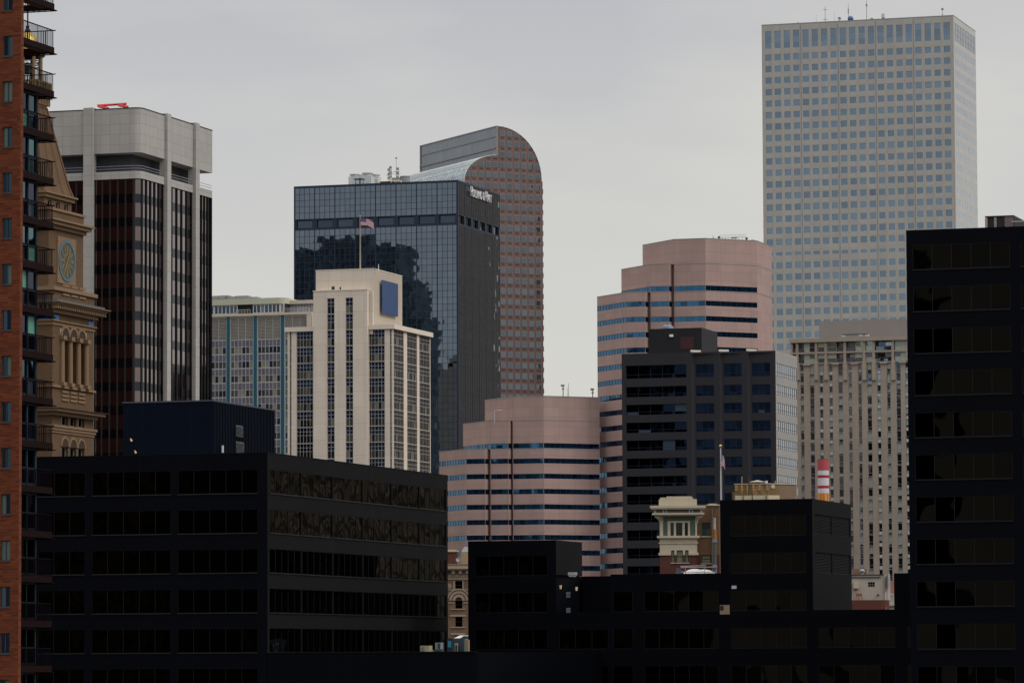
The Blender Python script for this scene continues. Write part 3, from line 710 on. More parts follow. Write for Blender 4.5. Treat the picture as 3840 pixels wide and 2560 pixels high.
    for r in range(-8, 40):
        z1_ = zt0-r*zp; z0_ = z1_-wh
        if z0_ < 8: continue
        for c in range(-7, 8):
            x0 = xw0+c*pit-ww/2; x1 = x0+ww
            for side in (0, 1):
                arcp = [p for p in (RA if side else LA)]
                P = [(x0, z0_), (x1, z0_), (x1, z1_), (x0, z1_)]; e = .13
                PF = [(x0-e, z0_-e), (x1+e, z0_-e), (x1+e, z1_+e), (x0-e, z1_+e)]
                PS = [(x0+.1, z0_-.95), (x1-.1, z0_-.95), (x1-.1, z0_-.65), (x0+.1, z0_-.65)]
                def cl(poly, m):
                    if side: poly = clip(poly, (m, 1), (m, 0)) if False else [p for p in clip(poly, (m, 0+1e-3), (m, -1))] if False else poly
                    lo, hi = (m, xr-m) if side else (xl+m, -m*0)
                    if side: poly = clip(poly, (0+ (m if False else 0), 1), (0, 0)) if x0 < 0 else poly
                    else: poly = clip(poly, (0, 0), (0, 1)) if x1 > 0 else poly
                    if side: poly = clip(poly, (xr-m, 0), (xr-m, 1))
                    else: poly = clip(poly, (xl+m, 1), (xl+m, 0))
                    for a, b in zip(arcp, arcp[1:]):
                        if len(poly) < 3: break
                        a2, b2 = (a[0], a[1]-m), (b[0], b[1]-m)
                        poly = clip(poly, b2, a2) if side else clip(poly, a2, b2)
                    return poly
                if not (x1 > xl and x0 < xr): continue
                if side == 0 and x0 >= 0: continue
                if side == 1 and x1 <= 0: continue
                g, f, s = cl(P, .45), cl(PF, .3), cl(PS, .3)
                if len(f) < 3: continue
                B.awin = getattr(B, 'awin', []); B.awin.append((g, f, s))
    # nearest 99 singly, the others as one
    def add(mb, g, f, s):
        for poly, o, mi, th in ((f, .03, 1, .1), (g, .05, 0, .0), (s, .02, 2, .04)):
            if len(poly) < 3: continue
            oo = o+th
            mb.ngon([(p[0], -oo, p[1]) for p in poly], mi, uv=[((p[0])/pit+50+WID[0], p[1]/zp*.5) for p in poly] if mi == 0 else None)
            if mi == 1:
                for i in range(len(poly)):
                    p, q = poly[i], poly[(i+1) % len(poly)]; mb.quad((p[0], 0, p[1]), (q[0], 0, q[1]), (q[0], -oo, q[1]), (p[0], -oo, p[1]), None, 1)
        WID[0] += 1
    def sc(t):
        g, f, s = t; cx = sum(p[0] for p in f)/len(f); cz = sum(p[1] for p in f)/len(f); q = B.w(cx, 0); P = proj((q.x, q.y, cz))
        return 0 if (P[0] < 1876 and P[1] > 690+(P[0]-1716)*.35) else cz
    ws = sorted(B.awin, key=lambda t: -sc(t)); M = ['glass_blue', 'frame_pale', 'frame_dark2']
    for g, f, s in ws[:99]:
        mb = MB(); add(mb, g, f, s)
        # glass sits just in front of its frame plate
        for i, m in enumerate(mb.m):
            if m == 0:
                for k in mb.f[i]: v = mb.v[k]; mb.v[k] = (v[0], -.14, v[2])
        mb.build('window', M, B.e)
    mb = MB()
    for g, f, s in ws[99:]: add(mb, g, f, s)
    for i, m in enumerate(mb.m):
        if m == 0:
            for k in mb.f[i]: v = mb.v[k]; mb.v[k] = (v[0], -.14, v[2])
    o = mb.build('window', M, B.e); o['kind'] = 'stuff'
    # toothed right edge
    mb = MB()
    for r in range(-3, 40):
        z1_ = zt0-r*zp
        if z1_ < zr and z1_ > 8: mb.box(xs-.02, xs+.25, .3, 1.2, z1_-wh-1.2, z1_-wh+.5)
    B.part('edge_block', mb, 'pink_granite')
    return B
AT = arched_tower()
# ================================================================== pink stepped buildings
def stepped(name, label, px0, py0, D, tiers, rib0, ribp, ribh, nrib, sc, ox, oy, plain_first=None, copelift=0):
    """tiers: list of walks; each walk = (roof py at its first corner, [(kind, px, py)...]); kinds: f1,f2,f3,r,s give the facet directions"""
    B = Bld(name, label, 'office building', px0, py0, D)
    c45 = math.sqrt(.5); DIR = dict(f1=(c45, -c45), f2=(1, 0), f3=(c45, c45), r=(0, 1), s=(0, 1))
    zr = B.A(px0, rib0)[1]; zr1 = B.A(px0, rib0+ribp)[1]; p = zr-zr1; rh = p*ribh
    rows = [(zr-k*p-rh, zr-k*p) for k in range(nrib)]; rows = [r for r in rows if r[0] > 4]
    wallm = MB(); zlow = 0
    n = len(tiers); W_ = dict(mats=['glass_ribbon', 'mullion_blue'], name='ribbon_window')
    for ti, (start, rooff, walk, back, zstart) in enumerate(tiers):
        # start: local point of the tier's reference corner; walk goes right from it, back goes left
        pts = [Vector(start)]; kinds = []
        for k, x, y in walk:
            if k == 'r':
                P0 = pts[-1]; Q = Vector((P0.x, P0.y+1.5)); s, _ = B.hit(x, y, Q, (1, 0)); E = Vector((P0.x+s, P0.y+1.5))
                pts += [Vector((P0.x+.15, P0.y+2.9)), Vector((E.x, P0.y+2.9)), E]; kinds += ['w', 'w', 'w']; continue
            d = Vector(DIR[k]); s, _ = B.hit(x, y, pts[-1], d); pts.append(pts[-1]+d*s); kinds.append(k)
        left = []
        for k, x, y in back:
            d = Vector(DIR[k]); q = left[-1] if left else pts[0]; s, _ = B.hit(x, y, q, d); left.append(q+d*s)
        for k, q in zip([b[0] for b in back], left): pts.insert(0, q); kinds.insert(0, k)
        zt = B.hit(rooff[0], rooff[1], start, (1, 0))[1]
        for k, a, b in zip(kinds, pts, pts[1:]):
            Lg = (b-a).length; a = tuple(a); b = tuple(b)
            rr = [r for r in rows if r[0] > zlow-.01 and r[1] < zt-.3] if k not in ('s',) else []
            m = .06 if Lg > .4 else .01; nx = max(1, round(Lg/1.5))
            facade(B, wallm, a, b, zlow, zt, [(m, Lg-m)], rr, .12, dict(W_, nx=nx, bw=.05 if nx > 1 else 0, bd=.05))
        # close the back with a big plan so that the tier has a roof and depth
        b0, b1 = pts[0], pts[-1]
        poly = [tuple(p) for p in pts]+[(b1.x-5, b1.y+4), (b0.x+8, b1.y+12)]
        facade(B, wallm, tuple(pts[-1]), poly[-2], zlow, zt); facade(B, wallm, poly[-2], poly[-1], zlow, zt); facade(B, wallm, poly[-1], poly[0], zlow, zt)
        wallm.ngon([(x, y, zt) for x, y in poly])
        B.tz = getattr(B, 'tz', [])+[zt]; B.tp = getattr(B, 'tp', [])+[pts]
        zlow = zt
    B.part('wall', wallm, 'pink_panel')
    mb = MB()
    for zt, pts in zip(B.tz, B.tp):
        for a, b in zip(pts, pts[1:]):
            d = (b-a).normalized(); mb.obox(a, d, 0, (b-a).length, -.35, .05, zt, zt+.14)
    B.part('coping', mb, 'metal_grey')
    return B
# right, taller one.  reference corner = junction facet1/facet2 of the lowest tier
X = lambda v: 2150+v/2.412
Y = lambda v: 850+v/2.412
def taller_pink():
    B0 = Bld('tmp', 'x', 'x', X(475), Y(595), 1000); Bld.ALL.remove(B0); bpy.data.objects.remove(B0.e)
    h = B0.hit
    # main face corner chain on the lowest tier: f2 to 650, recess r to 700, f2 to 865, recess to 915, f2 to 1195, f3 to 1665, s to 1795
    s0 = (0, 0)
    w0 = [('f2', X(650), Y(600)), ('r', X(697), Y(610)), ('f2', X(865), Y(600)), ('r', X(912), Y(610)), ('f2', X(1195), Y(600)), ('f3', X(1665), Y(600)), ('s', X(1797), Y(600))]
    pts = [Vector(s0)]; c45 = math.sqrt(.5); DIR = dict(f1=(c45, -c45), f2=(1, 0), f3=(c45, c45), r=(0, 1), s=(0, 1))
    for k, x, y in w0:
        if k == 'r':
            P0 = pts[-1]; s, _ = h(x, y, (P0.x, P0.y+1.5), (1, 0)); pts.append(Vector((P0.x+s, P0.y+1.5))); continue
        d = Vector(DIR[k]); s, _ = h(x, y, pts[-1], d); pts.append(pts[-1]+d*s)
    t0 = (s0, (X(475), Y(595)), w0, [('f1', X(215), Y(640))], 0)
    t1 = (tuple(pts[2]), (X(700), Y(343)), w0[2:], [('f1', X(434), Y(390))], 0)
    t2 = (tuple(pts[4]), (X(915), Y(117)), w0[4:], [('f1', X(626), Y(175))], 0)
    return stepped('stepped_pink_office', 'taller pink building in three stepped tiers with blue ribbon windows', X(475), Y(595), 1000, [t0, t1, t2],
                   Y(542), 138/2.412, .335, 26, 2.412, 2150, 850)
TP = taller_pink()
X = lambda v: 1600+v/1.96
Y = lambda v: 1400+v/1.96
def lower_pink():
    # anchor so that the right end meets the taller one
    D = 1003
    B0 = Bld('tmp', 'x', 'x', X(290), Y(555), D); Bld.ALL.remove(B0); bpy.data.objects.remove(B0.e)
    h = B0.hit; s0 = (0, 0)
    w0 = [('f2', X(430), Y(560)), ('r', X(468), Y(560)), ('f2', X(600), Y(560)), ('r', X(632), Y(560)), ('f2', X(860), Y(560)), ('f3', X(1272), Y(560))]
    pts = [Vector(s0)]; c45 = math.sqrt(.5); DIR = dict(f1=(c45, -c45), f2=(1, 0), f3=(c45, c45), r=(0, 1), s=(0, 1))
    for k, x, y in w0:
        if k == 'r':
            P0 = pts[-1]; s, _ = h(x, y, (P0.x, P0.y+1.5), (1, 0)); pts.append(Vector((P0.x+s, P0.y+1.5))); continue
        d = Vector(DIR[k]); s, _ = h(x, y, pts[-1], d); pts.append(pts[-1]+d*s)
    t0 = (s0, (X(290), Y(557)), w0, [('f1', X(92), Y(577))], 0)
    t1 = (tuple(pts[2]), (X(468), Y(349)), w0[2:], [('f1', X(267), Y(376))], 0)
    t2 = (tuple(pts[4]), (X(635), Y(172)), w0[4:], [('f1', X(427), Y(198))], 0)
    return stepped('stepped_pink_office', 'lower pink stepped building with dark ribbon windows, left of the taller pink one', X(290), Y(555), D, [t0, t1, t2],
                   Y(516), 112/1.96, .33, 20, 1.96, 1600, 1400)
LP = lower_pink()
def at_mast(B, name, label, cat, px, pyt, pyb, D, fn, group=None):
    P = at(px, pyb, D); T = at(px, pyt, D); e = bpy.data.objects.new(name, None); C.objects.link(e); e.location = P; e.rotation_euler = (0, 0, ANG)
    tag(e, label, cat, group); fn(e, T.z-P.z); return e
def camera_pole(e, h):
    mb = MB(); mb.cyl((0, 0, -1.2), (0, 0, h), .14, .11, 6); mb.build('pole', 'mast_grey', e)
    mb = MB(); mb.box(-.5, .3, -.2, .2, h-.4, h+.1); mb.box(-.25, .25, -.2, .2, h-1.1, h-.8); mb.build('camera_head', 'mast_grey', e)
G2 = 'poles on the lower pink roof'
at_mast(None, 'camera_pole', 'taller camera pole on the roof of the lower pink building', 'pole', X(1003), Y(84), Y(170), 1012, camera_pole, G2)
at_mast(None, 'camera_pole', 'shorter camera pole at the right end of the lower pink roof', 'pole', X(1220), Y(112), Y(173), 1020, camera_pole, G2)
at_mast(None, 'whip_antenna', 'thin whip beside the taller camera pole, pink roof', 'antenna', X(1043), Y(84), Y(170), 1014, lambda e, h: mast(e, h+.5, .08))
at_mast(None, 'whip_antenna', 'shortest whip next to the taller camera pole, pink roof', 'antenna', X(1034), Y(118), Y(170), 1014, lambda e, h: mast(e, h+.5, .06))
def davit(e, h):
    mb = MB(); mb.tube([(0, 0, -.5), (0, 0, h), (.8, 0, h+.1), (2.0, 0, h+.15)], .10, 6); mb.build('davit_arm', 'steel_pole', e)
at_mast(None, 'roof_davit', 'pale bent davit arm on the middle tier of the lower pink building', 'davit', 1740+480/4.2, 1480+255/4.2, 1480+412/4.2, 999, davit)
# stuff on the taller roof
def lamp_box(e, h):
    mb = MB(); mb.box(-.25, .25, -.25, .25, h*.25, h); mb.build('lamp_head', 'dark_metal', e); mb = MB(); mb.cyl((0, 0, -.8), (0, 0, h*.3), .1); mb.build('post', 'dark_metal', e)
G3 = 'dark boxes on the taller pink roof'
xx = lambda v: 2640+v/8.4
yy = lambda v: 860+v/8.4
at_mast(None, 'roof_beacon', 'left dark beacon box of the pipe frame on the taller pink roof', 'beacon', xx(475), yy(218), yy(305), 1010, lamp_box, G3)
at_mast(None, 'roof_beacon', 'right dark beacon box of the pipe frame on the taller pink roof', 'beacon', xx(1340), yy(255), yy(345), 1016, lamp_box, G3)
def frame(e, h):
    mb = MB(); L_ = (1340-475)/8.4*.064; mb.tube([(0, 0, h), (L_, 0, h)], .06); mb.tube([(0, .8, h+.6), (L_, .8, h+.6)], .04)
    for k in range(9): mb.tube([(L_*k/8, 0, -.8), (L_*k/8, 0, h)], .05)
    mb.box(L_*.47, L_*.68, -.4, .6, .1, h-.1); mb.build('pipe_frame', 'metal_grey', e)
at_mast(None, 'pipe_frame', 'low pipe frame with grey box between two beacons on pink roof', 'frame', xx(475), yy(262), yy(315), 1008, frame)
at_mast(None, 'roof_tripod', 'small leaning tripod left of the beacons on the pink roof', 'tripod', xx(292), yy(185), yy(300), 1006, lambda e, h: (lambda mb: (mb.tube([(-.3, 0, -.5), (0, 0, h*.5), (-.15, 0, h)], .06), mb.tube([(.4, 0, -.5), (0, 0, h*.55)], .07), mb.tube([(0, .4, -.5), (0, 0, h*.5)], .06), mb.build('tripod_legs', 'mast_grey', e)))(MB()))
def hood(e, h):
    mb = MB(); mb.cyl((0, 0, -.5), (0, 0, h*.4), .55, .55, 12); mb.cyl((0, 0, h*.4), (0, 0, h), .6, .1, 12); mb.build('cowl', 'metal_grey', e)
at_mast(None, 'roof_cowl', 'grey conical vent cowl right of the beacons on the pink roof', 'vent', xx(1530), yy(315), yy(362), 1016, hood)
# ================================================================== beige apartment tower
def apartment_tower():
    X = lambda v: 2900+v/2.412
    Y = lambda v: 1150+v/2.412
    B = Bld('apartment_tower', 'beige apartment tower with vertical window strips behind the striped chimney', 'apartment tower', X(1212), Y(265), 1050)
    # lower shaft plane y=0 ; the top two floors overhang to the left
    xl = B.A(X(213), Y(520))[0]; xt = B.A(X(158), Y(300))[0]; T = B.top
    zb = B.A(X(1212), Y(495))[1]     # bottom of the two balcony floors
    p = (B.A(X(1136), Y(535))[1]-B.A(X(1136), Y(1471))[1])/9
    xr = 5.6
    cx = [262, 352, 436, 522, 609, 697, 785, 871, 957, 1045, 1134]
    typ = 'WBSSBWWBSWB'
    w = .95
    mb = MB(); cols = []; kind = []
    for c, t in zip(cx, typ):
        x = B.A(X(c), Y(900))[0]; hw = .56 if t == 'B' else .45; cols.append((x-hw-xl+.0, x+hw-xl)); kind.append(t)
    x = B.A(X(1212), Y(900))[0]; cols.append((x-.45-xl, x+.45-xl)); kind.append('S')
    x2 = x+2.6; cols.append((x2-.45-xl, x2+.45-xl)); kind.append('W')
    nf = int(zb/p); rows = [(zb-p*(k+1)+.02, zb-p*k-.02) for k in range(nf) if zb-p*(k+1) > 3]
    def wf(i, j, jt):
        t = kind[i]
        if t == 'B': return dict(mats=['glass_apt', 'mullion_grey', 'dark_recess'], nx=1, split=(.12, .38,), spandrel=(0,), bw=.07, name='balcony_window')
        if t == 'S': return dict(mats=['glass_apt', 'mullion_grey', 'white_panel'], nx=1, split=(.30, .50), spandrel=(0,), bw=.09)
        return dict(mats=['glass_apt', 'mullion_grey', 'glass_spandrel'], nx=1, split=(.2, .42), spandrel=(0,), bw=.09)
    # keep thin slab lines between floors: rows nearly touch
    facade(B, mb, (xl, 0), (xr, 0), 0, zb, cols, rows, .35, wf)
    L = 24
    facade(B, mb, (xr, 0), (xr, L), 0, T-1); facade(B, mb, (xr, L), (xl, L), 0, T-1); facade(B, mb, (xl, L), (xl, 0), 0, T-1)
    # pilasters that carry the top frame down over the first storey, with brackets
    for c in (225, 390, 478, 652, 825, 912, 1087):
        x = B.A(X(c), Y(600))[0]; z0 = B.A(X(c), Y(652))[1]
        mb.box(x-.42, x+.42, -.55, -.0, z0, zb+.3); mb.box(x-.55, x+.55, -.6, 0, z0-.3, z0)
    for c in (305, 564, 738, 1000, 1170):
        x = B.A(X(c), Y(520))[0]; mb.box(x-.95, x+.95, -.45, 0, zb-.35, zb+.05)
    # top frame
    zc = B.A(X(1212), Y(402))[1]; th = (T-zb)
    for z0, z1, o in ((T-.95, T, .75), (zc-.05, zc+.4, .35), (zb-.05, zb+.2, .25)): mb.box(xt-.2, xr, -o, .0, z0, z1)
    for c in (217, 388, 475, 648, 822, 908, 1082, 1212):
        x = B.A(X(c), Y(400))[0]; mb.box(x-.33, x+.33, -.32, 2.4, zb+.15, T-.9)
    mb.box(xt, xt+.5, -.3, 3, zb-.1, T-.9)
    mb.box(xt, xr, 2.4, 3.0, zb, T-.5)
    B.part('wall', mb, 'beige_concrete')
    mb = MB(); mb.ngon([(xt, -.5, T), (xr, -.5, T), (xr, L, T), (xt, L, T)]); B.part('roof', mb, 'roof_grey')
    # glazing of the two top floors: greenish windows and open balconies
    segs = [(170, 208, 'b'), (226, 270, 'b'), (275, 378, 'w'), (402, 464, 'w'), (488, 570, 'w'), (575, 640, 'b'), (660, 735, 'b'), (740, 812, 'w'), (836, 900, 'w'), (922, 1075, 'b'), (1098, 1205, 'w')]
    for f, (z0, z1) in enumerate(((zb+.2, zc-.05), (zc+.4, T-.95))):
        for a, b, t in segs:
            x0, x1 = B.A(X(a), Y(400))[0], B.A(X(b), Y(400))[0]; y = .25 if t == 'w' else 2.0
            wd = dict(mats=['glass_green' if t == 'w' else 'glass_apt', 'mullion_grey'], nx=max(1, round((x1-x0)/1.9)), nz=2, bw=.1, name='window', a=Vector((0, y)), d=Vector((1, 0)), n=Vector((0, -1)), c=(x0, x1), r=(z0, z1), o=0)
            B.pend.append(wd)
            if t == 'b':
                r = MB(); r.box(x0, x1, -.12, -.06, z0+.05, z0+.95); B.part('balcony_guard', r, 'glass_spandrel')
    # mechanical penthouse
    x0 = B.A(X(415), Y(200), 5)[0]; z1 = B.A(X(1212), Y(108), 5)[1]
    m = MB(); m.box(x0, xr-1, 5, 18, T, z1); B.part('penthouse', m, 'ribbed_grey')
    return B
AP = apartment_tower()
def rail_gear(e, h):
    mb = MB(); mb.box(-3.3, 3.3, -.15, .15, h*.7, h); mb.build('boom', 'dark_metal', e)
    for x in (-2.9, 1.6, 3.2):
        m = MB(); m.box(x-.5, x+.35, -.4, .4, .0, h*.7); m.build('bracket', 'metal_white', e)
at_mast(AP, 'roof_crane', 'long thin dark boom on white brackets lying on the apartment tower roof', 'roof crane', 2900+738/2.412, 1150+246/2.412, 1150+272/2.412, 1046, rail_gear)
# ================================================================== dark brown office with saw-tooth bays
def bronze_office():
    X = lambda v: 2150+v/2.412
    Y = lambda v: 850+v/2.412
    B = Bld('bronze_office_block', 'dark bronze office block with stepped bays, in front of the taller pink building', 'office building', X(1065), Y(1133), 850)
    T = B.top; xl = B.A(X(437), Y(1152))[0]
    z = lambda v: B.A(1600+1400/1.96, 1400+v/1.96)[1]
    zt = B.A(X(1020), Y(1243))[1]; zt2 = B.A(X(1020), Y(1435))[1]
    # window rows measured on the left bay
    y_rows = [(Y(1243), Y(1362)), (Y(1436), Y(1530))]
    rows = [(B.A(X(1020), b)[1], B.A(X(1020), a)[1]) for a, b in y_rows]
    p = 67.5/F*850; k = 1
    r0 = rows[-1]
    while r0[0]-p*k > 4: rows.append((r0[0]-p*k, r0[1]-p*k)); k += 1
    wf = dict(mats=['glass_navy', 'mullion_navy'], nx=5, split=(.3,), bw=.05)
    wf2 = dict(wf, nx=3)
    mb = MB(); cap = MB()
    x475 = B.A(X(475), Y(1300))[0]; x1025 = B.A(X(1022), Y(1300))[0]
    facade(B, mb, (xl, 0), (0, 0), 0, T, [(x475-xl, x1025-xl)], rows, .4, wf)
    c30 = (math.cos(math.radians(50)), math.sin(math.radians(50)))
    cur = Vector((0, 0)); lim = [(1095, 1320), (1347, 1570), (1602, 1828)]
    for i, (xa, xb) in enumerate(lim):
        d = Vector(c30); s, _ = B.hit(X(xa), Y(1150), cur, d); nxt = cur+d*s
        facade(B, mb, tuple(cur), tuple(nxt), 0, T, [(.9, s-.05)] if s > 2 else [], rows, .3, dict(wf, nx=1))
        cap.obox(cur, d, 0, s+1.6, -.3, .06, T, T+.45)
        s2, _ = B.hit(X(xb), Y(1160), nxt, (1, 0)); e = nxt+Vector((s2, 0))
        facade(B, mb, tuple(nxt), tuple(e), 0, T, [(.25, s2-1.15)], rows, .3, wf2)
        cur = e
    R_ = cur; Lb, _ = B.hit(X(2022), Y(1235), R_, (0, 1))
    B.part('wall', mb, 'bronze_panel'); B.part('cap', cap, 'cap_white')
    mb = MB()
    wp = dict(mats=['glass_pale', 'mullion_grey2'], nx=10, split=(.32,), bw=.09)
    facade(B, mb, tuple(R_), (R_.x, R_.y+Lb), 0, T, [(.5, Lb-.3)], rows, .08, wp)
    facade(B, mb, (R_.x, R_.y+Lb), (xl, R_.y+Lb), 0, T); facade(B, mb, (xl, R_.y+Lb), (xl, 0), 0, T)
    B.part('side_wall', mb, 'white_clad', label='pale clad side wall with strip windows')
    mb = MB(); mb.ngon([(xl, 0, T-.4), (0, 0, T-.4), (R_.x, R_.y, T-.4), (R_.x, R_.y+Lb, T-.4), (xl, R_.y+Lb, T-.4)]); B.part('roof', mb, 'roof_grey')
    # penthouse
    yb = 9; x0 = B.A(X(682), Y(930), yb)[0]; x1, z1 = B.A(X(1160), Y(912), yb); s, _ = B.hit(X(1303), Y(950), (x1, yb), (0, 1))
    m = MB(); m.box(x0, x1, yb, yb+s, T-.3, z1); B.part('penthouse', m, 'bronze_dark')
    xv, zv = B.A(2380+1360/6.918, 1200+590/6.918, yb); m = MB(); m.box(xv-1.4, xv+1.4, yb-.06, yb, zv-1.25, zv+1.25); B.part('louver', m, 'louver_brown')
    xv, zv = B.A(2380+955/6.918, 1200+405/6.918, yb); m = MB(); m.box(xv-.35, xv+.4, yb-.4, yb, zv-.25, zv+.25); B.part('floodlight', m, 'white_paint')
    B.pz = z1; B.py = yb
    return B
BO = bronze_office()
def dome(e, h):
    mb = MB(); mb.lathe((0, 0, 0), [(1.35, -.5), (1.35, h*.25), (1.2, h*.5), (.75, h*.72), (.35, h*.8), (.3, h), (0, h)], 24); mb.build('dome', 'dome_blue', e, True)
    mb = MB(); mb.lathe((0, 0, 0), [(1.42, -.5), (1.45, h*.14), (1.36, h*.16)], 24); mb.build('base_ring', 'dark_metal', e)
    for k in range(4):
        m = MB(); m.tube([(-1.7-.2*k, .3*k, -.5), (-.9+.25*k, .3*k, h*.75)], .05, 5); m.build('stay', 'mast_grey', e)
roof_thing(BO, 'roof_cooling_dome', 'bluish round cooling unit on the penthouse of the bronze block', 'cooling unit', 2380+855/6.918, 1200+75/6.918, BO.py+5, dome, base=BO.pz)
# ================================================================== cream setback tower with the blue sign
def cream_tower():
    X = lambda v: 750+v/1.844
    Y = lambda v: 950+v/1.844
    B = Bld('cream_setback_tower', 'cream setback tower with narrow window strips and a blue square on its side', 'office tower', X(1335), Y(490), 900)
    T = B.top; p = (B.A(X(1278), Y(617))[1]-B.A(X(1278), Y(1285))[1])/6.0; xl = B.A(X(605), Y(512))[0]; L = B.B(X(1593), Y(548))[0]
    # shaft: proud of the wings
    sp = 1.3
    x0 = B.A(X(783), Y(300), -sp)[0]; x1 = B.A(X(1155), Y(300), -sp)[0]; zs = B.A(X(1155), Y(252), -sp)[1]
    zu = B.A(X(1200), Y(108), sp*.4)[1]
    ztop = T-.98
    # one floor: blue spandrel (two small rows) over a grey window; start at ztop
    fl = [(ztop-p*(k+1)+.03, ztop-p*k-.03) for k in range(60) if ztop-p*(k+1) > 4]
    def W_(nx, nm='window'): return dict(mats=['glass_grey', 'mullion_cream', 'glass_cobalt'], nx=nx, split=(.52, .68, .96) if False else (.50, .74), spandrel=(1, 2), bw=.11, bd=.08, name=nm)
    mb = MB()
    e = .25
    cL = [(e+.25, e+.65), (2.05, 2.05)]
    def ax(v, y=0, yy=700): return B.A(X(v), Y(yy), y)[0]
    cols = [(ax(620)-xl, ax(632)-xl), (ax(668)-xl, ax(783)-xl-.05)]
    facade(B, mb, (xl, 0), (x0, 0), 0, T-.9, cols, fl, .25, lambda i, j, jt: W_(1 if i == 0 else 5))
    c2 = [(ax(1158)-x1+.1, ax(1277)-x1), (ax(1313)-x1, -x1-.35)]
    facade(B, mb, (x1, 0), (0, 0), 0, T-.9, c2, fl, .25, lambda i, j, jt: W_(5 if i == 0 else 1))
    by = lambda v: B.B(X(v), Y(900))[0]
    cb = [(.35, by(1410)), (by(1433), by(1502)), (by(1518), L-.3)]
    facade(B, mb, (0, 0), (0, L), 0, T-.9, cb, fl, .18, lambda i, j, jt: W_((7, 7, 7)[i]))
    facade(B, mb, (0, L), (xl, L), 0, T-1); facade(B, mb, (xl, L), (xl, 0), 0, T-1)
    # shaft
    sc = lambda v: B.A(X(v), Y(700), -sp)[0]-x0
    zst = B.A(X(930), Y(312), -sp)[1]; zst_ = B.A(X(930), Y(555), -sp)[1]
    fl2 = [(r[0]-.0, r[1]-.0) for r in fl]
    off = 0
    k = 1
    while fl2[0][1]+0 < 0: pass
    up = []; z = fl[0][1]+.03
    while z+p < zst+.8: up.append((z+.03, z+p-.03)); z += p
    if zst-z > .8: up.append((z+.03, zst))
    facade(B, mb, (x0, -sp), (x1, -sp), 0, zs, [(sc(879), sc(930)), (sc(1007), sc(1058))], fl+up, .25, lambda i, j, jt: W_(2))
    facade(B, mb, (x1, -sp), (x1, 6), 0, zs); facade(B, mb, (x0, 6), (x0, -sp), 0, zs)
    mb.ngon([(x0, -sp, zs), (x1, -sp, zs), (x1, 6, zs), (x0, 6, zs)])
    # the lower side shoulder between shaft and upper block, then the upper block
    yu = sp*.4; xu0 = B.A(X(800), Y(120), yu)[0]; xu1 = B.A(X(1200), Y(108), yu)[0]; Lu, _ = B.hit(X(1398), Y(160), (xu1, yu), (0, 1))
    facade(B, mb, (xu0, yu), (xu1, yu), T-2, zu)
    facade(B, mb, (xu1, yu+Lu), (xu0, yu+Lu), T-2, zu); facade(B, mb, (xu0, yu+Lu), (xu0, yu), T-2, zu)
    facade(B, mb, (x1, -.05), (xu1, -.05), T-2, zs-.3)
    mb.quad((xu1, -.05, T-2), (xu1, yu, T-2), (xu1, yu, zs-.3), (xu1, -.05, zs-.3)); mb.quad((x1, -.05, zs-.3), (xu1, -.05, zs-.3), (xu1, yu, zs-.3), (x1, yu, zs-.3))
    B.part('wall', mb, 'cream_panel')
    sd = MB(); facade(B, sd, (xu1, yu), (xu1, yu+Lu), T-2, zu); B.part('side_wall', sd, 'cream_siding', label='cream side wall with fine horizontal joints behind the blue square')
    mb = MB()  # roof slabs with a thin edge
    ov = .5; th = 1.0
    zr = T
    mb.box(xl-ov, x0, -ov, L+.3, T-th, T); B.part('cornice', mb, 'cream_trim'); mb = MB(); mb.box(x1, ov, -ov, -.06, T-th, T); mb.box(xu1+.01, ov, -.06, L+.5, T-th, T)
    B.part('cornice', mb, 'cream_trim'); mb = MB()
    mb.box(xu0-.06, xu1+.06, yu-.06, yu+Lu+.06, zu, zu+.18)
    B.part('coping', mb, 'cream_trim'); mb = MB()
    mb.box(x0-.1, x1+.1, -sp-.1, yu, zs, zs+.2)
    B.part('cornice', mb, 'cream_trim')
    mb = MB(); mb.ngon([(xu0, yu+.1, zu+.02), (xu1, yu+.1, zu+.02), (xu1, yu+Lu, zu+.02), (xu0, yu+Lu, zu+.02)]); B.part('roof', mb, 'roof_grey')
    for v0, v1, a, b in ((911, 931, 229, 250), (966, 975, 232, 249)):
        q0, z1 = B.A(X(v0), Y(a), yu); q1, z0 = B.A(X(v1), Y(b), yu)
        m = MB(); m.box(q0, q1, yu-.05, yu+.02, z0, z1); B.part('vent', m, 'louver_dark')
    # blue square
    d0, z1 = B.hit(X(1256), Y(183), (xu1+.5, yu), (0, 1)); d1, _ = B.hit(X(1366), Y(212), (xu1+.5, yu), (0, 1)); z0 = B.hit(X(1256), Y(413), (xu1+.5, yu), (0, 1))[1]
    e2 = bpy.data.objects.new('blue_sign', None); C.objects.link(e2); w = B.w(xu1, yu); e2.location = (w.x, w.y, 0); e2.rotation_euler = (0, 0, B.ang)
    tag(e2, 'plain blue square sign panel on the side of the cream tower', 'sign')
    m = MB(); m.box(.45, .62, d0, d1, z0, z1); m.build('sign_panel', 'sign_blue', e2)
    m = MB()
    for z in (z0+1, (z0+z1)/2, z1-1):
        for y in (d0+1, d1-1): m = MB(); m.box(-.05, .45, y-.1, y+.1, z-.1, z+.1); m.build('bracket', 'metal_grey', e2)
    B.yu, B.zu, B.xu1 = yu, zu, xu1
    return B
CT = cream_tower()
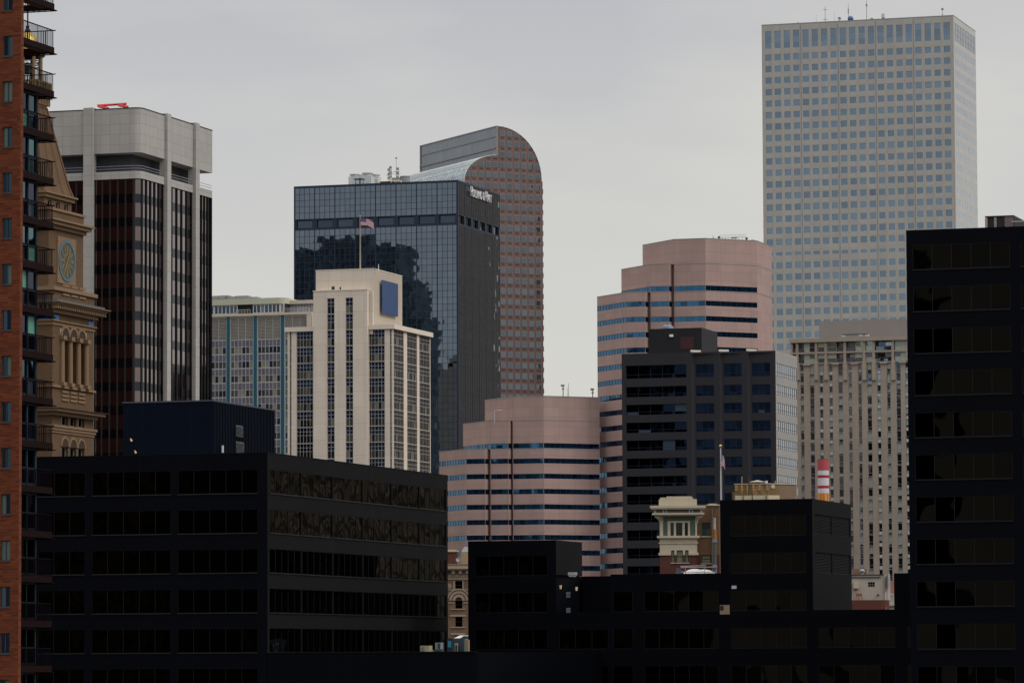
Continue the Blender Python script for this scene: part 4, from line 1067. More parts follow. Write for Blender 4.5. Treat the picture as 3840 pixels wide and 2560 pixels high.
def flag_mesh(B, name, label, px, pyt, D, w, h, droop, lean=0., fold=1.0):
    """cloth in a light wind: thirteen stripes and a starred canton, hung from its hoist at pixel (px,pyt)"""
    P = at(px, pyt, D); nx, nz = 26, 26; mb = MB()
    def pos(i, j, o=0.):
        u, v = i/nx, j/nz
        x = w*u*(1-lean*u); y = .28*fold*math.sin(u*9+v*1.5)*u*w*.35; z = -h*v*(1-.12*u)-droop*u*u*w-.10*math.sin(u*7+1)*u
        return Vector((x*math.cos(.25)-y*math.sin(.25), x*math.sin(.25)+y*math.cos(.25)+o, z))
    for i in range(nx):
        for j in range(nz):
            st = j//2; canton = i < 11 and j < 14
            mi = 2 if canton else (0 if st % 2 == 0 else 1)
            mb.quad(pos(i, j+1), pos(i+1, j+1), pos(i+1, j), pos(i, j), None, mi)
    for r in range(9):
        for c in range(6 if r % 2 == 0 else 5):
            u = (c+.6+(0 if r % 2 == 0 else .5))/6.2*11/nx; v = (r+.8)/9.6*14/nz
            c0 = pos(u*nx, v*nz, -.025); s = h*.022
            mb.ngon([c0+Vector((math.sin(k*math.pi/5)*(s if k % 2 == 0 else s*.42), 0, math.cos(k*math.pi/5)*(s if k % 2 == 0 else s*.42))) for k in range(10)], 1)
    o = mb.build(name, ['flag_red', 'flag_white', 'flag_blue'], None, False); o.location = P
    so_ = o.modifiers.new('t', 'SOLIDIFY'); so_.thickness = .012
    return tag(o, label, 'flag')
def flagpole(name, label, px, pyt, pyb, D, r, group=None, ext=1.0, m='steel_pole', fk=1.9):
    P = at(px, pyb, D); T = at(px, pyt, D); h = T.z-P.z
    e = bpy.data.objects.new(name, None); C.objects.link(e); e.location = (P.x, P.y, P.z-ext); tag(e, label, 'flagpole', group)
    mb = MB(); mb.cyl((0, 0, 0), (0, 0, h+ext), r, r*.55, 12); mb.build('pole', m, e, True)
    mb = MB(); mb.sphere((0, 0, h+ext+r*1.2), r*fk, 12, 8); mb.build('finial', 'gold_leaf', e, True)
    mb = MB(); mb.cyl((r*1.4, 0, .5), (r*1.2, 0, h+ext-.3), r*.08, r*.08, 4); mb.build('halyard', 'white_paint', e)
    return e
FD = 906
flagpole('flagpole', 'tall tan flagpole on the cream setback tower', 1350.5, 813, 1009, FD, .14, m='pole_tan', fk=1.1)
flag_mesh(None, 'flag', 'striped flag flying from the tall pole on the cream tower', 1352.5, 817, FD-.3, 2.9, 1.62, .30)
roof_thing(CT, 'whip_antenna', 'short white whip near the right edge of the cream tower roof', 'antenna', 1419.5, 990, 1.2, lambda e, h: mast(e, h, .12, mat='white_paint'), base=CT.zu)
roof_thing(CT, 'roof_lamp', 'small white lamp on the cream tower roof by the whip antenna', 'lamp', 1401, 1002, .9, lambda e, h: lamp_box(e, h), base=CT.zu)
# ================================================================== office block with teal stripes
def teal_block():
    X = lambda v: 780+v/4.523
    Y = lambda v: 1060+v/4.523
    X6 = lambda v: 750+v/1.844
    Y6 = lambda v: 950+v/1.844
    B = Bld('teal_striped_office', 'wide office block with vertical teal stripes, between brown tower and cream tower', 'office building', X(1760), Y(490), 1000)
    T = B.top       # top of the cream beam (terrace level)
    xl = B.A(700, Y(560))[0]
    ax = lambda v, yy=600, y=0: B.A(X(v), Y(yy), y)[0]
    az = lambda v, xx=1000, y=0: B.A(X(xx), Y(v), y)[1]
    zb0 = B.A(X(1000), Y(556))[1]
    zl0 = B.A(X6(380), Y6(592))[1]; p = (B.A(X6(380), Y6(650))[1]-B.A(X6(380), Y6(947))[1])/3
    x_end = ax(1685); xr = 0
    # wall: the beam and solid end
    mb = MB()
    mb.box(xl, xr, -.55, 0, zb0, T)
    mb.box(x_end, xr, -.50, .3, 0, zb0)
    facade(B, mb, (xr, -.4), (xr, 20), 0, T); facade(B, mb, (xr, 20), (xl, 20), 0, T); facade(B, mb, (xl, 20), (xl, 0), 0, T)
    B.part('wall', mb, 'beam_cream')
    teal = [(ax(322), ax(377)), (ax(780), ax(836)), (ax(1242), ax(1298))]
    tp = teal[1][0]-teal[0][0]; teal = [(teal[0][0]-tp, teal[0][1]-tp)]+teal
    for a, b in teal:
        m = MB(); m.box(a, b, -.28, .02, 0, zb0); m.box(a-.14, a, -.2, .02, 0, zb0, 1); m.box(b, b+.14, -.2, .02, 0, zb0, 1); B.part('teal_fin', m, ['teal_fin', 'mullion_alu'])
    bays = []; 
    for i in range(len(teal)-1): bays.append((teal[i][1]+.14, teal[i+1][0]-.14))
    bays.append((teal[-1][1]+.14, x_end))
    for a, b in bays:
        n = 3
        m = MB(); m.box(a, b, .25, .3, zl0, zb0, 1)
        nl = 15
        for k in range(nl):
            z = zl0+.3+(zb0-zl0-.4)*k/nl
            m.quad((a, -.02, z), (b, -.02, z), (b, .2, z+.36), (a, .2, z+.36), None, 0); m.box(a, b, -.03, .0, z-.03, z+.04, 0)
        for k in range(n+1):
            x = a+(b-a)*k/n; m.box(x-.07, x+.07, -.1, .2, zl0, zb0, 2)
        m.box(a, b, -.1, .2, zl0-.1, zl0+.1, 2)
        B.part('louver', m, ['louver_tan', 'louver_dark', 'mullion_alu'])
        z = zl0-.1; k = 0
        while z-p > 3:
            r = (z-p, z); w6 = 6 if b-a > 5 else 3
            B.pend.append(dict(mats=['glass_office', 'mullion_alu', 'glass_slate'], nx=6, split=(.5,), spandrel=(1,), bw=.13, bd=.09, name='window', a=Vector((0, 0)), d=Vector((1, 0)), n=Vector((0, -1)), c=(a, b), r=(r[0], r[1]), o=0.))
            z -= p; k += 1
    # attic storey, set back, with an olive fascia
    yb = 1.5; z0 = T; z1 = B.A(X(1310), Y(350), yb)[1]; z2 = B.A(X(1310), Y(250), yb)[1]
    bx = lambda v: B.A(X(v), Y(430), yb)[0]
    xe = bx(1305)
    segs = [(bx(765), bx(1225), 7), (bx(1228), bx(1295), 1), (bx(110), bx(505), 6), (bx(-300), bx(105), 6)]
    for a, b, n in segs:
        B.pend.append(dict(mats=['glass_office' if n == 1 else 'glass_dark', 'white_panel'], nx=n, nz=1, bw=.18, bd=.15, name='attic_window', a=Vector((0, yb)), d=Vector((1, 0)), n=Vector((0, -1)), c=(a, b), r=(z0+.1, z1), o=0.))
    m = MB(); m.box(xl, xe, yb+.3, yb+8, z0, z1); B.part('attic_wall', m, 'louver_dark')
    m = MB(); y_f = yb-.5; x2 = bx(1400)
    pts = [(xl, y_f)]+[(xe-1.6+1.9*math.sin(a), y_f+1.9-1.9*math.cos(a)) for a in [k*math.pi/16 for k in range(9)]]+[(xe+.3, yb+9), (xl, yb+9)]
    m.prism(pts, z1, z2, top=1, bot=1); B.part('fascia', m, 'fascia_olive')
    z3 = B.A(X(1740), Y(288), 4)[1]; z4 = B.A(X(1740), Y(352), 4)[1]; xs0 = B.A(X(1370), Y(320), 4)[0]
    m = MB(); m.box(xs0, xr+2, 4, 12, z4, z3); B.part('roof_slab', m, 'beam_cream')
    m = MB(); m.box(xs0, xr+2, 5, 11, z0, z4)
    n = 24
    for k in range(n): x = xs0+(xr+2-xs0)*k/n; m.box(x, x+.16, 4.6, 5, z0, z4, 1)
    B.part('screen_wall', m, ['louver_tan', 'white_panel'])
    m = MB()
    for a, b in ((bx(520), bx(760)), (bx(1310), bx(1760))):
        m.tube([(a, -.2, z0+.9), (b, -.2, z0+.9)], .06); m.tube([(a, -.2, z0+.45), (b, -.2, z0+.45)], .04)
        for k in range(6): x = a+(b-a)*k/5; m.tube([(x, -.2, z0), (x, -.2, z0+.9)], .04)
    B.part('railing', m, 'mullion_alu')
    B.z2 = z2
    return B
TB = teal_block()
def duct(w, n):
    def f(e, h):
        mb = MB(); mb.box(-w, w, -1.2, 1.2, h*.35, h); mb.build('duct', 'mast_grey', e)
        mb = MB(); mb.box(-w-1, w*.2, -1, 1, -.3, h*.5); mb.build('unit', 'metal_grey', e)
    return f
GD = 'rooftop ducts on the teal striped office'
for k, (px, py, w, lab) in enumerate(((845, 1109, 1.2, 'tallest dark duct stub, middle of the teal striped office roof'), (800, 1111, 1.8, 'long grey duct at the left on the teal striped office roof'), (913, 1110, 1.6, 'pale hooded duct right of the dark stub on the teal striped office roof'), (957, 1114.5, 1.0, 'small low duct at the right on the teal striped office roof'), (872, 1113, 1.5, 'low sloping duct between the stub and the hooded duct'))):
    roof_thing(TB, 'roof_duct', lab, 'duct', px, py, 6, duct(w, k), base=TB.z2, group=GD)
# ================================================================== brown tower with white cap
def capped_tower():
    X = lambda v: v/2.613
    Y = lambda v: v/2.613
    X5 = lambda v: 300+v/2.613
    Y5 = lambda v: 500+v/2.613
    D = 700
    B = Bld('capped_office_tower', 'dark copper glass tower with pale pillars and a broad pale cap, left', 'office tower', 528, Y(1058), D)
    T = B.top; xl = B.A(-260, Y(1110))[0]; L = B.B(X(2080), Y(1290))[0]
    ch = 1.4
    cz = lambda yc: B.hit(X5(563), Y5(yc), (0, 0), (1, 0))[1]
    z_cap = cz(185); z_w1 = cz(366); z_w0 = cz(440)
    mb = MB()
    ring = lambda o, n=8: [(-ch+(ch+o)*math.sin(a), ch-(ch+o)*math.cos(a)) for a in [k*math.pi/2/n for k in range(n+1)]]
    def shell(z0, z1, o, bot=True):
        pts = [(xl, -o)]+ring(o)+[(o, L), (xl, L)]
        mb.prism(pts, z0, z1, top=1, bot=1)
    shell(z_cap, T, 0); shell(z_w0, z_w1, 0)
    # pillars
    apx = [(B.A(X5(45), Y(1500))[0]-.0, B.A(X5(110), Y(1500))[0])]
    a0, a1 = apx[0]; pw = 1.75
    a1 = a0+pw
    bay = 9.6
    pillars = []
    for k in range(3): pillars.append(((a0-bay*k, 0), (1, 0), a0-bay*k))
    y1 = B.B(X(1605), Y(1130))[0]; y2 = B.B(X(1885), Y(1225))[0]; b1 = B.B(X(1655), Y(1500))[0]; b2 = B.B(X(1932), Y(1500))[0]
    for k in range(3): mb.box(a0-bay*k, a0-bay*k+pw, -.55, .9, 0, T+.35)
    for y in (y1, y2): mb.box(-.9, .55, y+.35, y+.35+pw, 0, T+.35)
    B.part('cladding', mb, 'tower_cladding')
    mb = MB()
    pts = [(xl, -.06)]+ring(.06)+[(.06, L+.05), (xl, L+.05)]
    mb.prism(pts, T, T+.14, top=1, bot=1); B.part('coping', mb, 'fin_black')
    mb = MB(); q = 2.6
    mb.prism([(xl, q), (-q, q), (-q, L-2.2), (xl, L-2.2)], z_w1-1, z_cap+.5, top=0); B.part('recess_wall', mb, 'recess_grey')
    mb = MB()
    pr = [(xl, .15)]+[(x-.15*0, y+.0) for x, y in ring(-.15)]+[(-.15, L)]
    for z in (.9, .45):
        mb.tube([(p_[0], p_[1], z_w1+z) for p_ in pr], .05, 5)
    B.part('railing', mb, 'metal_grey')
    # curtain wall, floors of copper windows and steel coloured spandrels
    fh = (cz(470)-cz(1862-0))/6 if False else 88.8/F*D
    zt = z_w0; o = -.35
    core = MB(); g1 = []; pane = 1.78
    def strip(a, b, n, name='window', fd=.2):
        a, b = Vector(a), Vector(b); Lg = (b-a).length; d = (b-a)/Lg; nn = Vector((d.y, -d.x)); z = zt-.12; k = 0
        while z-fh > 3:
            B.pend.append(dict(mats=['glass_copper', 'fin_black', 'glass_steel'], nx=n, split=(.39,), spandrel=(0,), bw=0, name=name, a=a, d=d, n=nn, c=(0, Lg), r=(z-fh, z), o=0)); z -= fh
        m = MB(); w = Lg/n
        for i in range(n+1): m.obox(a, d, i*w-.12, i*w+.12, .003, fd, 0, zt)
        B.part('fin', m, 'fin_black')
    xs_ = [a0+pw+.1]
    strip((a0+pw, .35), (-ch, .35), 5 if (-ch-a0-pw) < 11 else 6)
    strip((a0-bay+pw, .35), (a0, .35), 5); strip((a0-2*bay+pw, .35), (a0-bay, .35), 5)
    strip((-ch+.1, .35), (-.35, ch), 1)
    strip((-.35, ch), (-.35, y1+.35), 5); strip((-.35, y1+.35+pw), (-.35, y2+.35), 5); strip((-.35, y2+.35+pw), (-.35, L), 5)
    mb = MB(); facade(B, mb, (0, L), (xl, L), 0, z_w0); B.part('rear_wall', mb, 'fin_black')
    return B
KT = capped_tower()
def davit_red(e, h):
    mb = MB(); s = 700/F
    X = lambda v: (v-1100)/2.613*s
    def b(x0, z0, x1, z1, r=.16): mb.cyl((x0, 0, z0), (x1, 0, z1), r, r, 4)
    z = lambda v: (1063-v)/2.613*s
    b(X(938), z(1018), X(1232), z(1003), .2); m = mb
    m.build('crossbeam', 'red_paint', e)
    for x0, x1, y0, y1 in ((950, 1062, 1022, 1060), (1152, 1258, 1014, 1050)):
        m = MB(); m.cyl((X(x0), 0, z(y0)), (X(x1), -1.5, z(y1)), .27, .27, 4); m.box(X(x0+5), X(x0+50), -.3, .3, z(y0+15), z(y0-10)); m.build('beam', 'red_paint', e)
        m = MB(); m.cyl((X(x1-45), 0, z(y1+25)), (X(x1-50), 0, z(y1-15)), .14, .14, 5); m.build('post', 'red_paint', e)
P = at(1100/2.613, 1063/2.613, 702); e_ = bpy.data.objects.new('roof_davit', None); C.objects.link(e_); e_.location = P+Vector((0, 2, 0)); e_.rotation_euler = (0, 0, math.radians(-4)); tag(e_, 'bright red window washing davit on the pale capped tower', 'davit'); davit_red(e_, 1)
# ================================================================== brick clock tower
def clock_tower():
    X2 = lambda v: v/2.412
    Y2 = lambda v: 550+v/2.412
    X3 = lambda v: v/2.24
    Y3 = lambda v: 1100+v/2.24
    D = 570
    B = Bld('clock_tower', 'tan brick clock tower with a round blue rimmed clock, behind the balconies', 'clock tower', 196, 1500, D)
    # square centred tower: axis at local (-h,h)
    Lb = B.B(350, 1500)[0]; h0 = Lb/2; cx, cy = -h0, h0
    zB = lambda py, s, px=300: B.hit(px, py, (cx+s, cy-s), (0, 1))[1]
    def sz(px, py, s=h0): return B.hit(px, py, (cx+s, cy-s), (0, 1))[1]
    h1 = h0-1.12
    wl = MB(); tr = MB(); ld = MB()
    def sq(mb, s, z0, z1): mb.box(cx-s, cx+s, cy-s, cy+s, z0, z1)
    # levels by pixel rows read on the right face
    zA = sz(300, Y3(1130)); z_b = sz(300, Y3(1195))
    z_c1 = sz(300, Y3(1000)); z_c0 = sz(300, Y3(1020))
    z_s1 = sz(300, Y3(800)); z_p = sz(300, Y3(975))
    z_a = sz(300, Y3(303)); z_a2 = sz(300, Y3(262))
    z_d0 = sz(300, Y3(190)); z_d1 = sz(300, Y3(125))
    z_l1 = sz(300, Y2(1318)); z_ck0 = sz(300, Y2(1470))
    fx, fy = (cx-h0, cy-h0), (cx+h0, cy-h0)
    def faces(s): return [((cx-s, cy-s), (cx+s, cy-s)), ((cx+s, cy-s), (cx+s, cy+s)), ((cx+s, cy+s), (cx-s, cy+s)), ((cx-s, cy+s), (cx-s, cy-s))]
    ay = lambda v, py=1500: B.hit(X3(v), py, (cx+h0, cy-h0), (0, 1))[0]
    # shaft with arched openings; three bays on each face
    bays = [(ay(503), ay(568)), (ay(575), ay(640)), (ay(645), ay(705))]
    b3 = spaced(Lb, 3, 2.3, 3.1)
    W1 = dict(mats=['glass_brown', 'mullion_cream'], bw=.12, nx=1, name='window')
    lowz = [(sz(300, Y3(1368)), sz(300, Y3(1300)))]; lowz = [(lowz[0][1]-3.3, lowz[0][1])]
    zw = [(sz(300, Y3(1125)), sz(300, Y3(1045)))]
    zs = [(sz(300, Y3(280)), sz(300, Y3(212)))]
    zlog = (z_s1, sz(300, Y3(385)))
    for i, (a, b) in enumerate(faces(h0)):
        facade(B, wl, a, b, 0, z_c0, b3 if i < 2 else [], [lowz[0]]+zw, .45, W1)
        facade(B, wl, a, b, z_c1, z_s1)
        # loggia: deep arched openings
        facade(B, wl, a, b, z_s1, z_a, b3 if i < 2 else [], [(z_s1+.05, zlog[1])], 1.6, None)
        facade(B, wl, a, b, z_a2, z_d0, spaced(Lb, 3, 1.9, 3.4) if i < 2 else [], zs, .35, W1)
    # loggia inside wall, arches, columns
    for i, (a, b) in enumerate(faces(h0)[:2]):
        a, b = Vector(a), Vector(b); d = (b-a).normalized(); n = Vector((d.y, -d.x))
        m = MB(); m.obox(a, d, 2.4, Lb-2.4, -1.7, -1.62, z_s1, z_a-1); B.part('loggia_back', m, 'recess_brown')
        for c0, c1 in b3:
            c = (c0+c1)/2; r = (c1-c0)/2
            for zc, rr, th, nm in ((zlog[1], r, .42, 'arch'), (lowz[0][1], r*.95, .3, 'arch')):
                m = MB(); N_ = 14
                for k in range(N_):
                    t0, t1 = math.pi*k/N_, math.pi*(k+1)/N_
                    P = lambda rad, t, o: (a.x+d.x*(c-rad*math.cos(t))+n.x*o, a.y+d.y*(c-rad*math.cos(t))+n.y*o, zc+rad*math.sin(t))
                    m.quad(P(rr, t0, .14), P(rr, t1, .14), P(rr+th, t1, .14), P(rr+th, t0, .14)); m.quad(P(rr+th, t0, .14), P(rr+th, t1, .14), P(rr+th, t1, 0), P(rr+th, t0, 0)); m.quad(P(rr, t0, 0), P(rr, t1, 0), P(rr, t1, .14), P(rr, t0, .14))
                B.part(nm, m, 'terracotta')
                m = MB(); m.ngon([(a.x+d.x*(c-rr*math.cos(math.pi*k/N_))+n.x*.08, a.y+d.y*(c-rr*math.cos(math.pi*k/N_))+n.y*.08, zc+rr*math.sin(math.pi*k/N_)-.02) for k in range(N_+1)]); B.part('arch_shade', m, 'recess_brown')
        for c in [b3[0][0]-.2, (b3[0][1]+b3[1][0])/2, (b3[1][1]+b3[2][0])/2, b3[2][1]+.2]:
            q = a+d*c+n*.12; r = .42
            m = MB(); m.cyl((q.x, q.y, z_s1+.5), (q.x, q.y, zlog[1]-.55), r, r*.9, 14); m.build('shaft', 'terracotta', B.e, True).name = 'column'
            m = MB()
            for z, hh, k in ((z_s1, .5, 1.35), (zlog[1]-.55, .55, 1.3)):
                m = MB(); m.obox(q, d, -r*k, r*k, -r*k, r*k, z, z+hh); B.part('column_cap', m, 'terracotta')
        # mosaic panel above the arches
        m = MB(); m.obox(a, d, b3[0][0]-.6, b3[2][1]+.6, .0, .05, zlog[1]+.2, z_a-.35); B.part('mosaic_panel', m, 'mosaic_tiles')
        for c in (1.2, Lb-1.2):
            m = MB(); m.obox(a, d, c-.8, c+.8, .0, .1, zs[0][0]+.2, zs[0][1]-.15); B.part('tile_panel', m, 'blue_tile')
        # balustrade slots under loggia and under the clock
        for (zb, zt, s) in ((z_c1+.25, z_s1-.3, h0), ):
            for c0, c1 in b3:
                for k in range(3): m = MB(); z = zb+(zt-zb)*(.38+.2*k); m.obox(a, d, c0, c1, 0, .15, z, z+.28); B.part('balustrade', m, 'terracotta')
    # string courses and cornices
    sq(tr, h0+.14, z_b, z_b+.35); sq(tr, h0+.3, z_b+.35, z_b+.75); sq(tr, h0+.45, z_b+.75, zA)
    sq(tr, h0+.5, z_c0-.5, z_c0); sq(tr, h0+1.3, z_c0, z_c0+.45); sq(tr, h0+1.65, z_c0+.45, z_c1+.1); 
    sq(tr, h0+.3, z_s1-.3, z_s1)
    sq(tr, h0+.15, z_a, z_a+.5); sq(tr, h0+.4, z_a+.5, z_a2)
    sq(tr, h0+.5, z_d0-.25, z_d0+.25)
    for i, (a, b) in enumerate(faces(h0)[:2]):
        a, b = Vector(a), Vector(b); d = (b-a).normalized()
        for k in range(26): s = -1.1+(Lb+2.2)*k/25; tr.obox(a, d, s-.16, s+.16, .45, 1.35, z_d0+.25, z_d0+.8)
    sq(tr, h0+1.5, z_d0+.8, z_d0+1.2); sq(tr, h0+1.85, z_d0+1.2, z_d1)
    sq(ld, h0+1.2, z_d1, z_d1+.5)
    # parapet storey below the clock
    hp = h0+.1; zp1 = sz(300, Y2(1312)); sq(wl, hp, z_d1+.5, zp1-.5); sq(tr, hp+.35, zp1-.5, zp1)
    for i, (a, b) in enumerate(faces(hp)[:2]):
        a, b = Vector(a), Vector(b); d = (b-a).normalized()
        for c0, c1 in b3:
            for k in range(3): m = MB(); z = z_d1+1.3+k*.62; m.obox(a, d, c0, c1, 0, .15, z, z+.3); B.part('balustrade', m, 'terracotta')
    # clock stage
    zk = lambda py, px=290: B.hit(px, py, (cx+h1, cy-h1), (0, 1))[1]
    z_k1 = zk(Y2(770), X2(740)); z_k2 = zk(Y2(728), X2(740)); sq(wl, h1, zp1, z_k1); sq(tr, h1+.35, z_k1-.5, z_k1); sq(tr, h1+.9, z_k1, z_k1+.5); sq(tr, h1+1.25, z_k1+.5, z_k2+.1)
    z_q1 = zk(Y2(640), X2(740)); z_q2 = zk(Y2(618), X2(740)); sq(wl, h1+.05, z_k2+.1, z_q1); sq(tr, h1+.25, z_q1, z_q2)
    h2 = h1-1.25; zr = zk(Y2(515), X2(680)); z_e = zk(Y2(478), X2(680))
    zr = B.hit(X2(680), Y2(520), (cx+h2, cy-h2), (0, 1))[1]; z_e = B.hit(X2(680), Y2(480), (cx+h2, cy-h2), (0, 1))[1]
    for i, (a, b) in enumerate(faces(h2)): facade(B, wl, a, b, z_q2-.6, zr, spaced(2*h2, 3, 1.3, 1.2), [(z_q2-.2, zr-.35)], .3, W1)
    sq(tr, h2+.35, zr, zr+.5); sq(tr, h2+.7, zr+.5, z_e+.1)
    B.part('wall', wl, 'tan_brick'); 
    # steep roof, slightly flared, up to the gallery
    # gallery: pixel (197, 370..383)
    axis = lambda py, px=106: B.hit(px, py, (cx, cy), (1, 0))[1]
    zg = axis(402); zg1 = axis(368); zg2 = axis(340); zg3 = axis(309)
    rt = MB(); lv = [(h2+.15, z_e+.1), (h2-.35, z_e+1.6), (2.0, zg)]
    for (s0, q0), (s1, q1) in zip(lv, lv[1:]):
        for (a, b), (c, d_) in zip(faces(s0), faces(s1)): l = s0*2; rt.quad((*a, q0), (*b, q0), (*d_, q1), (*c, q1), [(0, q0), (l, q0), (l-(s0-s1), q1), (s0-s1, q1)])
    B.part('roof', rt, 'tan_brick')
    rb = MB()
    for sx, sy in ((1, -1), (-1, -1), (1, 1)):
        for (s0, q0), (s1, q1) in zip(lv, lv[1:]): rb.cyl((cx+sx*s0, cy+sy*s0, q0), (cx+sx*s1, cy+sy*s1, q1), .2, .2, 5, cap=False)
    for k in (-.35, .35):
        for s in (0, 1):
            for (s0, q0), (s1, q1) in zip(lv, lv[1:]):
                p0 = (cx+s0*k*1, cy-s0-.02) if s == 0 else (cx+s0+.02, cy+s0*k); p1 = (cx+s1*k, cy-s1-.02) if s == 0 else (cx+s1+.02, cy+s1*k)
                rb.cyl((*p0, q0), (*p1, q1), .13, .13, 4, cap=False)
    B.part('roof_rib', rb, 'brick_dark_rib')
    # a small dormer slit on the right slope
    B.part('cornice', tr, 'terracotta'); tr = MB()
    # gallery on brackets
    for k in range(9):
        for s in (0, 1):
            t = -2.1+4.2*k/8; m = tr
            if s == 0: m.box(cx+t-.11, cx+t+.11, cy-2.5, cy-1.9, zg+.2, zg1)
            else: m.box(cx+1.9, cx+2.5, cy+t-.11, cy+t+.11, zg+.2, zg1)
    sq(tr, 2.05, zg, zg1-.05); sq(tr, 2.65, zg1-.05, zg1+.35)
    B.part('gallery', tr, 'terracotta'); B.part('flashing', ld, 'lead_grey')
    g = MB()
    for s in range(4):
        a, b = faces(2.5)[s]; a, b = Vector(a), Vector(b); d = (b-a).normalized()
        g.obox(a, d, 0, 5.0, -.12, .12, zg3-.28, zg3); g.obox(a, d, 0, 5.0, -.1, .1, zg1+.35, zg1+.65)
        for k in range(11): g.obox(a, d, k*.48, k*.48+.2, -.08, .08, zg1+.7, zg3-.2)
    B.part('gallery_balustrade', g, 'gold_paint')
    # lantern with eight columns, beams, bell and gilded dome
    zl1 = axis(203); zd = axis(118)
    for k in range(8):
        a = math.pi/8+k*math.pi/4-.3; m = MB(); x, y = cx+1.95*math.cos(a), cy+1.95*math.sin(a); m.cyl((x, y, zg1+.4), (x, y, zl1), .27, .24, 10); m.build('lantern_column', 'terracotta', B.e, True)
    m = MB(); m.lathe((cx, cy, zl1), [(2.2, -.5), (2.45, -.3), (2.45, .1), (2.1, .2), (0, .2)], 24); m.lathe((cx, cy, zl1), [(1.6, -.5), (2.2, -.5)], 24); m.lathe((cx, cy, zg1), [(2.3, .4), (2.3, .9), (0, .9)], 8); B.part('lantern_ring', m, 'terracotta')
    m = MB()
    for z in (axis(232), axis(250)):
        for k in range(8):
            a0, a1 = math.pi/8+k*math.pi/4-.3, math.pi/8+(k+1)*math.pi/4-.3; m.cyl((cx+1.9*math.cos(a0), cy+1.9*math.sin(a0), z), (cx+1.9*math.cos(a1), cy+1.9*math.sin(a1), z), .09, .09, 5)
            m.cyl((cx+1.9*math.cos(a0), cy+1.9*math.sin(a0), axis(228)), (cx+1.9*math.cos(a1), cy+1.9*math.sin(a1), axis(256)), .05, .05, 4)
    B.part('lantern_brace', m, 'lead_grey')
    zb1, zb0 = axis(236), axis(276)
    m = MB(); m.lathe((cx-.1, cy, zb0), [(1.05, 0), (.95, .2), (.72, .6), (.62, 1.1), (.3, (zb1-zb0)), (0, zb1-zb0)], 20); B.part('bell', m, 'bell_bronze', True)
    rd = 1.75; m = MB(); hd = zd-zl1
    m.lathe((cx, cy, zl1+.2), [(rd*math.cos(t), (hd-.2)*math.sin(t)) for t in [k*math.pi/2/12 for k in range(13)]], 28); B.part('dome', m, 'gold_leaf', True)
    m = MB(); m.lathe((cx, cy, zd), [(.42, -.15), (.42, .2), (.22, .35), (.26, .7), (.11, .9), (.11, axis(-60)-zd)], 12); B.part('spire', m, 'spire_dark')
    # clocks
    for i in (0, 1):
        a, b = faces(h1)[i]; a, b = Vector(a), Vector(b); d = (b-a).normalized(); n = Vector((d.y, -d.x)); Lc = 2*h1
        zc = B.hit(X2(597), Y2(1035), (cx+h1, cy-h1), (0, 1))[1]; c = B.hit(X2(597), Y2(1035), (cx+h1, cy-h1), (0, 1))[0]; R = 170/2.412/F*D*1.08*.98
        zt_, zb_ = B.hit(X2(597), Y2(848), (cx+h1, cy-h1), (0, 1))[1], B.hit(X2(597), Y2(1222), (cx+h1, cy-h1), (0, 1))[1]; R = (zt_-zb_)/2; zc = (zt_+zb_)/2
        o = bpy.data.objects.new('clock', None)
        pl = MB(); pl.obox(a, d, c-R-.25, c+R+.25, .0, .12, zc-R-.35, zc+R+.35); ck = B.part('clock', pl, 'terracotta')
        def ring(r0, r1, off, mat, nm, N_=40):
            m = MB(); P = lambda r, t, o_: (a.x+d.x*(c+r*math.sin(t))+n.x*o_, a.y+d.y*(c+r*math.sin(t))+n.y*o_, zc+r*math.cos(t))
            for k in range(N_):
                t0, t1 = 2*math.pi*k/N_, 2*math.pi*(k+1)/N_
                m.quad(P(r0, t0, off), P(r0, t1, off), P(r1, t1, off), P(r1, t0, off)); m.quad(P(r1, t0, off), P(r1, t1, off), P(r1, t1, .1), P(r1, t0, .1))
                if r0 > .01: m.quad(P(r0, t0, off), P(r0, t1, off), P(r0, t1, .1), P(r0, t0, .1))
            ob = m.build(nm, mat, ck); return ob
        ring(0.0, R*.86, .15, 'clock_face', 'dial'); ring(R*.86, R, .22, 'clock_blue', 'rim'); ring(R*.30, R*.36, .19, 'gold_paint', 'inner_ring')
        def bar(t, r0, r1, w, off, nm, mat='gold_paint', par=None):
            m = MB(); u = Vector((math.sin(t), math.cos(t))); v = Vector((u.y, -u.x))
            P = lambda r, s, o_: (a.x+d.x*(c+u.x*r+v.x*s)+n.x*o_, a.y+d.y*(c+u.x*r+v.x*s)+n.y*o_, zc+u.y*r+v.y*s)
            m.quad(P(r0, -w, off), P(r0, w, off), P(r1, w, off), P(r1, -w, off))
            for s0, s1 in ((-w, -w), (w, w)): m.quad(P(r0, s0, off), P(r1, s0, off), P(r1, s0, off-.05), P(r0, s0, off-.05))
            return m.build(nm, mat, par or ck)
        for k in range(12):
            for q in ((-.055, .055) if k % 3 else (-.07, 0, .07)): bar(k*math.pi/6+q, R*.42, R*.80, R*.022, .2, 'numeral')
        bar(math.radians(208), -R*.18, R*.62, R*.045, .26, 'hand'); bar(math.radians(35), -R*.1, R*.55, R*.04, .25, 'hand')
    return B
def mosaic_mat():
    m, t, b = mat_base('mosaic_tiles'); L = t.links.new
    uv = N(t, 'ShaderNodeUVMap'); v = N(t, 'ShaderNodeTexVoronoi'); v.inputs['Scale'].default_value = 2.2; L(uv.outputs[0], v.inputs['Vector'])
    r = N(t, 'ShaderNodeValToRGB'); L(v.outputs['Color'], r.inputs[0]); e = r.color_ramp.elements; e[0].color = (.07, .11, .17, 1); e[1].color = (.30, .29, .25, 1); e[0].position = .3; e[1].position = .6
    L(r.outputs[0], b.inputs['Base Color']); b.inputs['Roughness'].default_value = .8
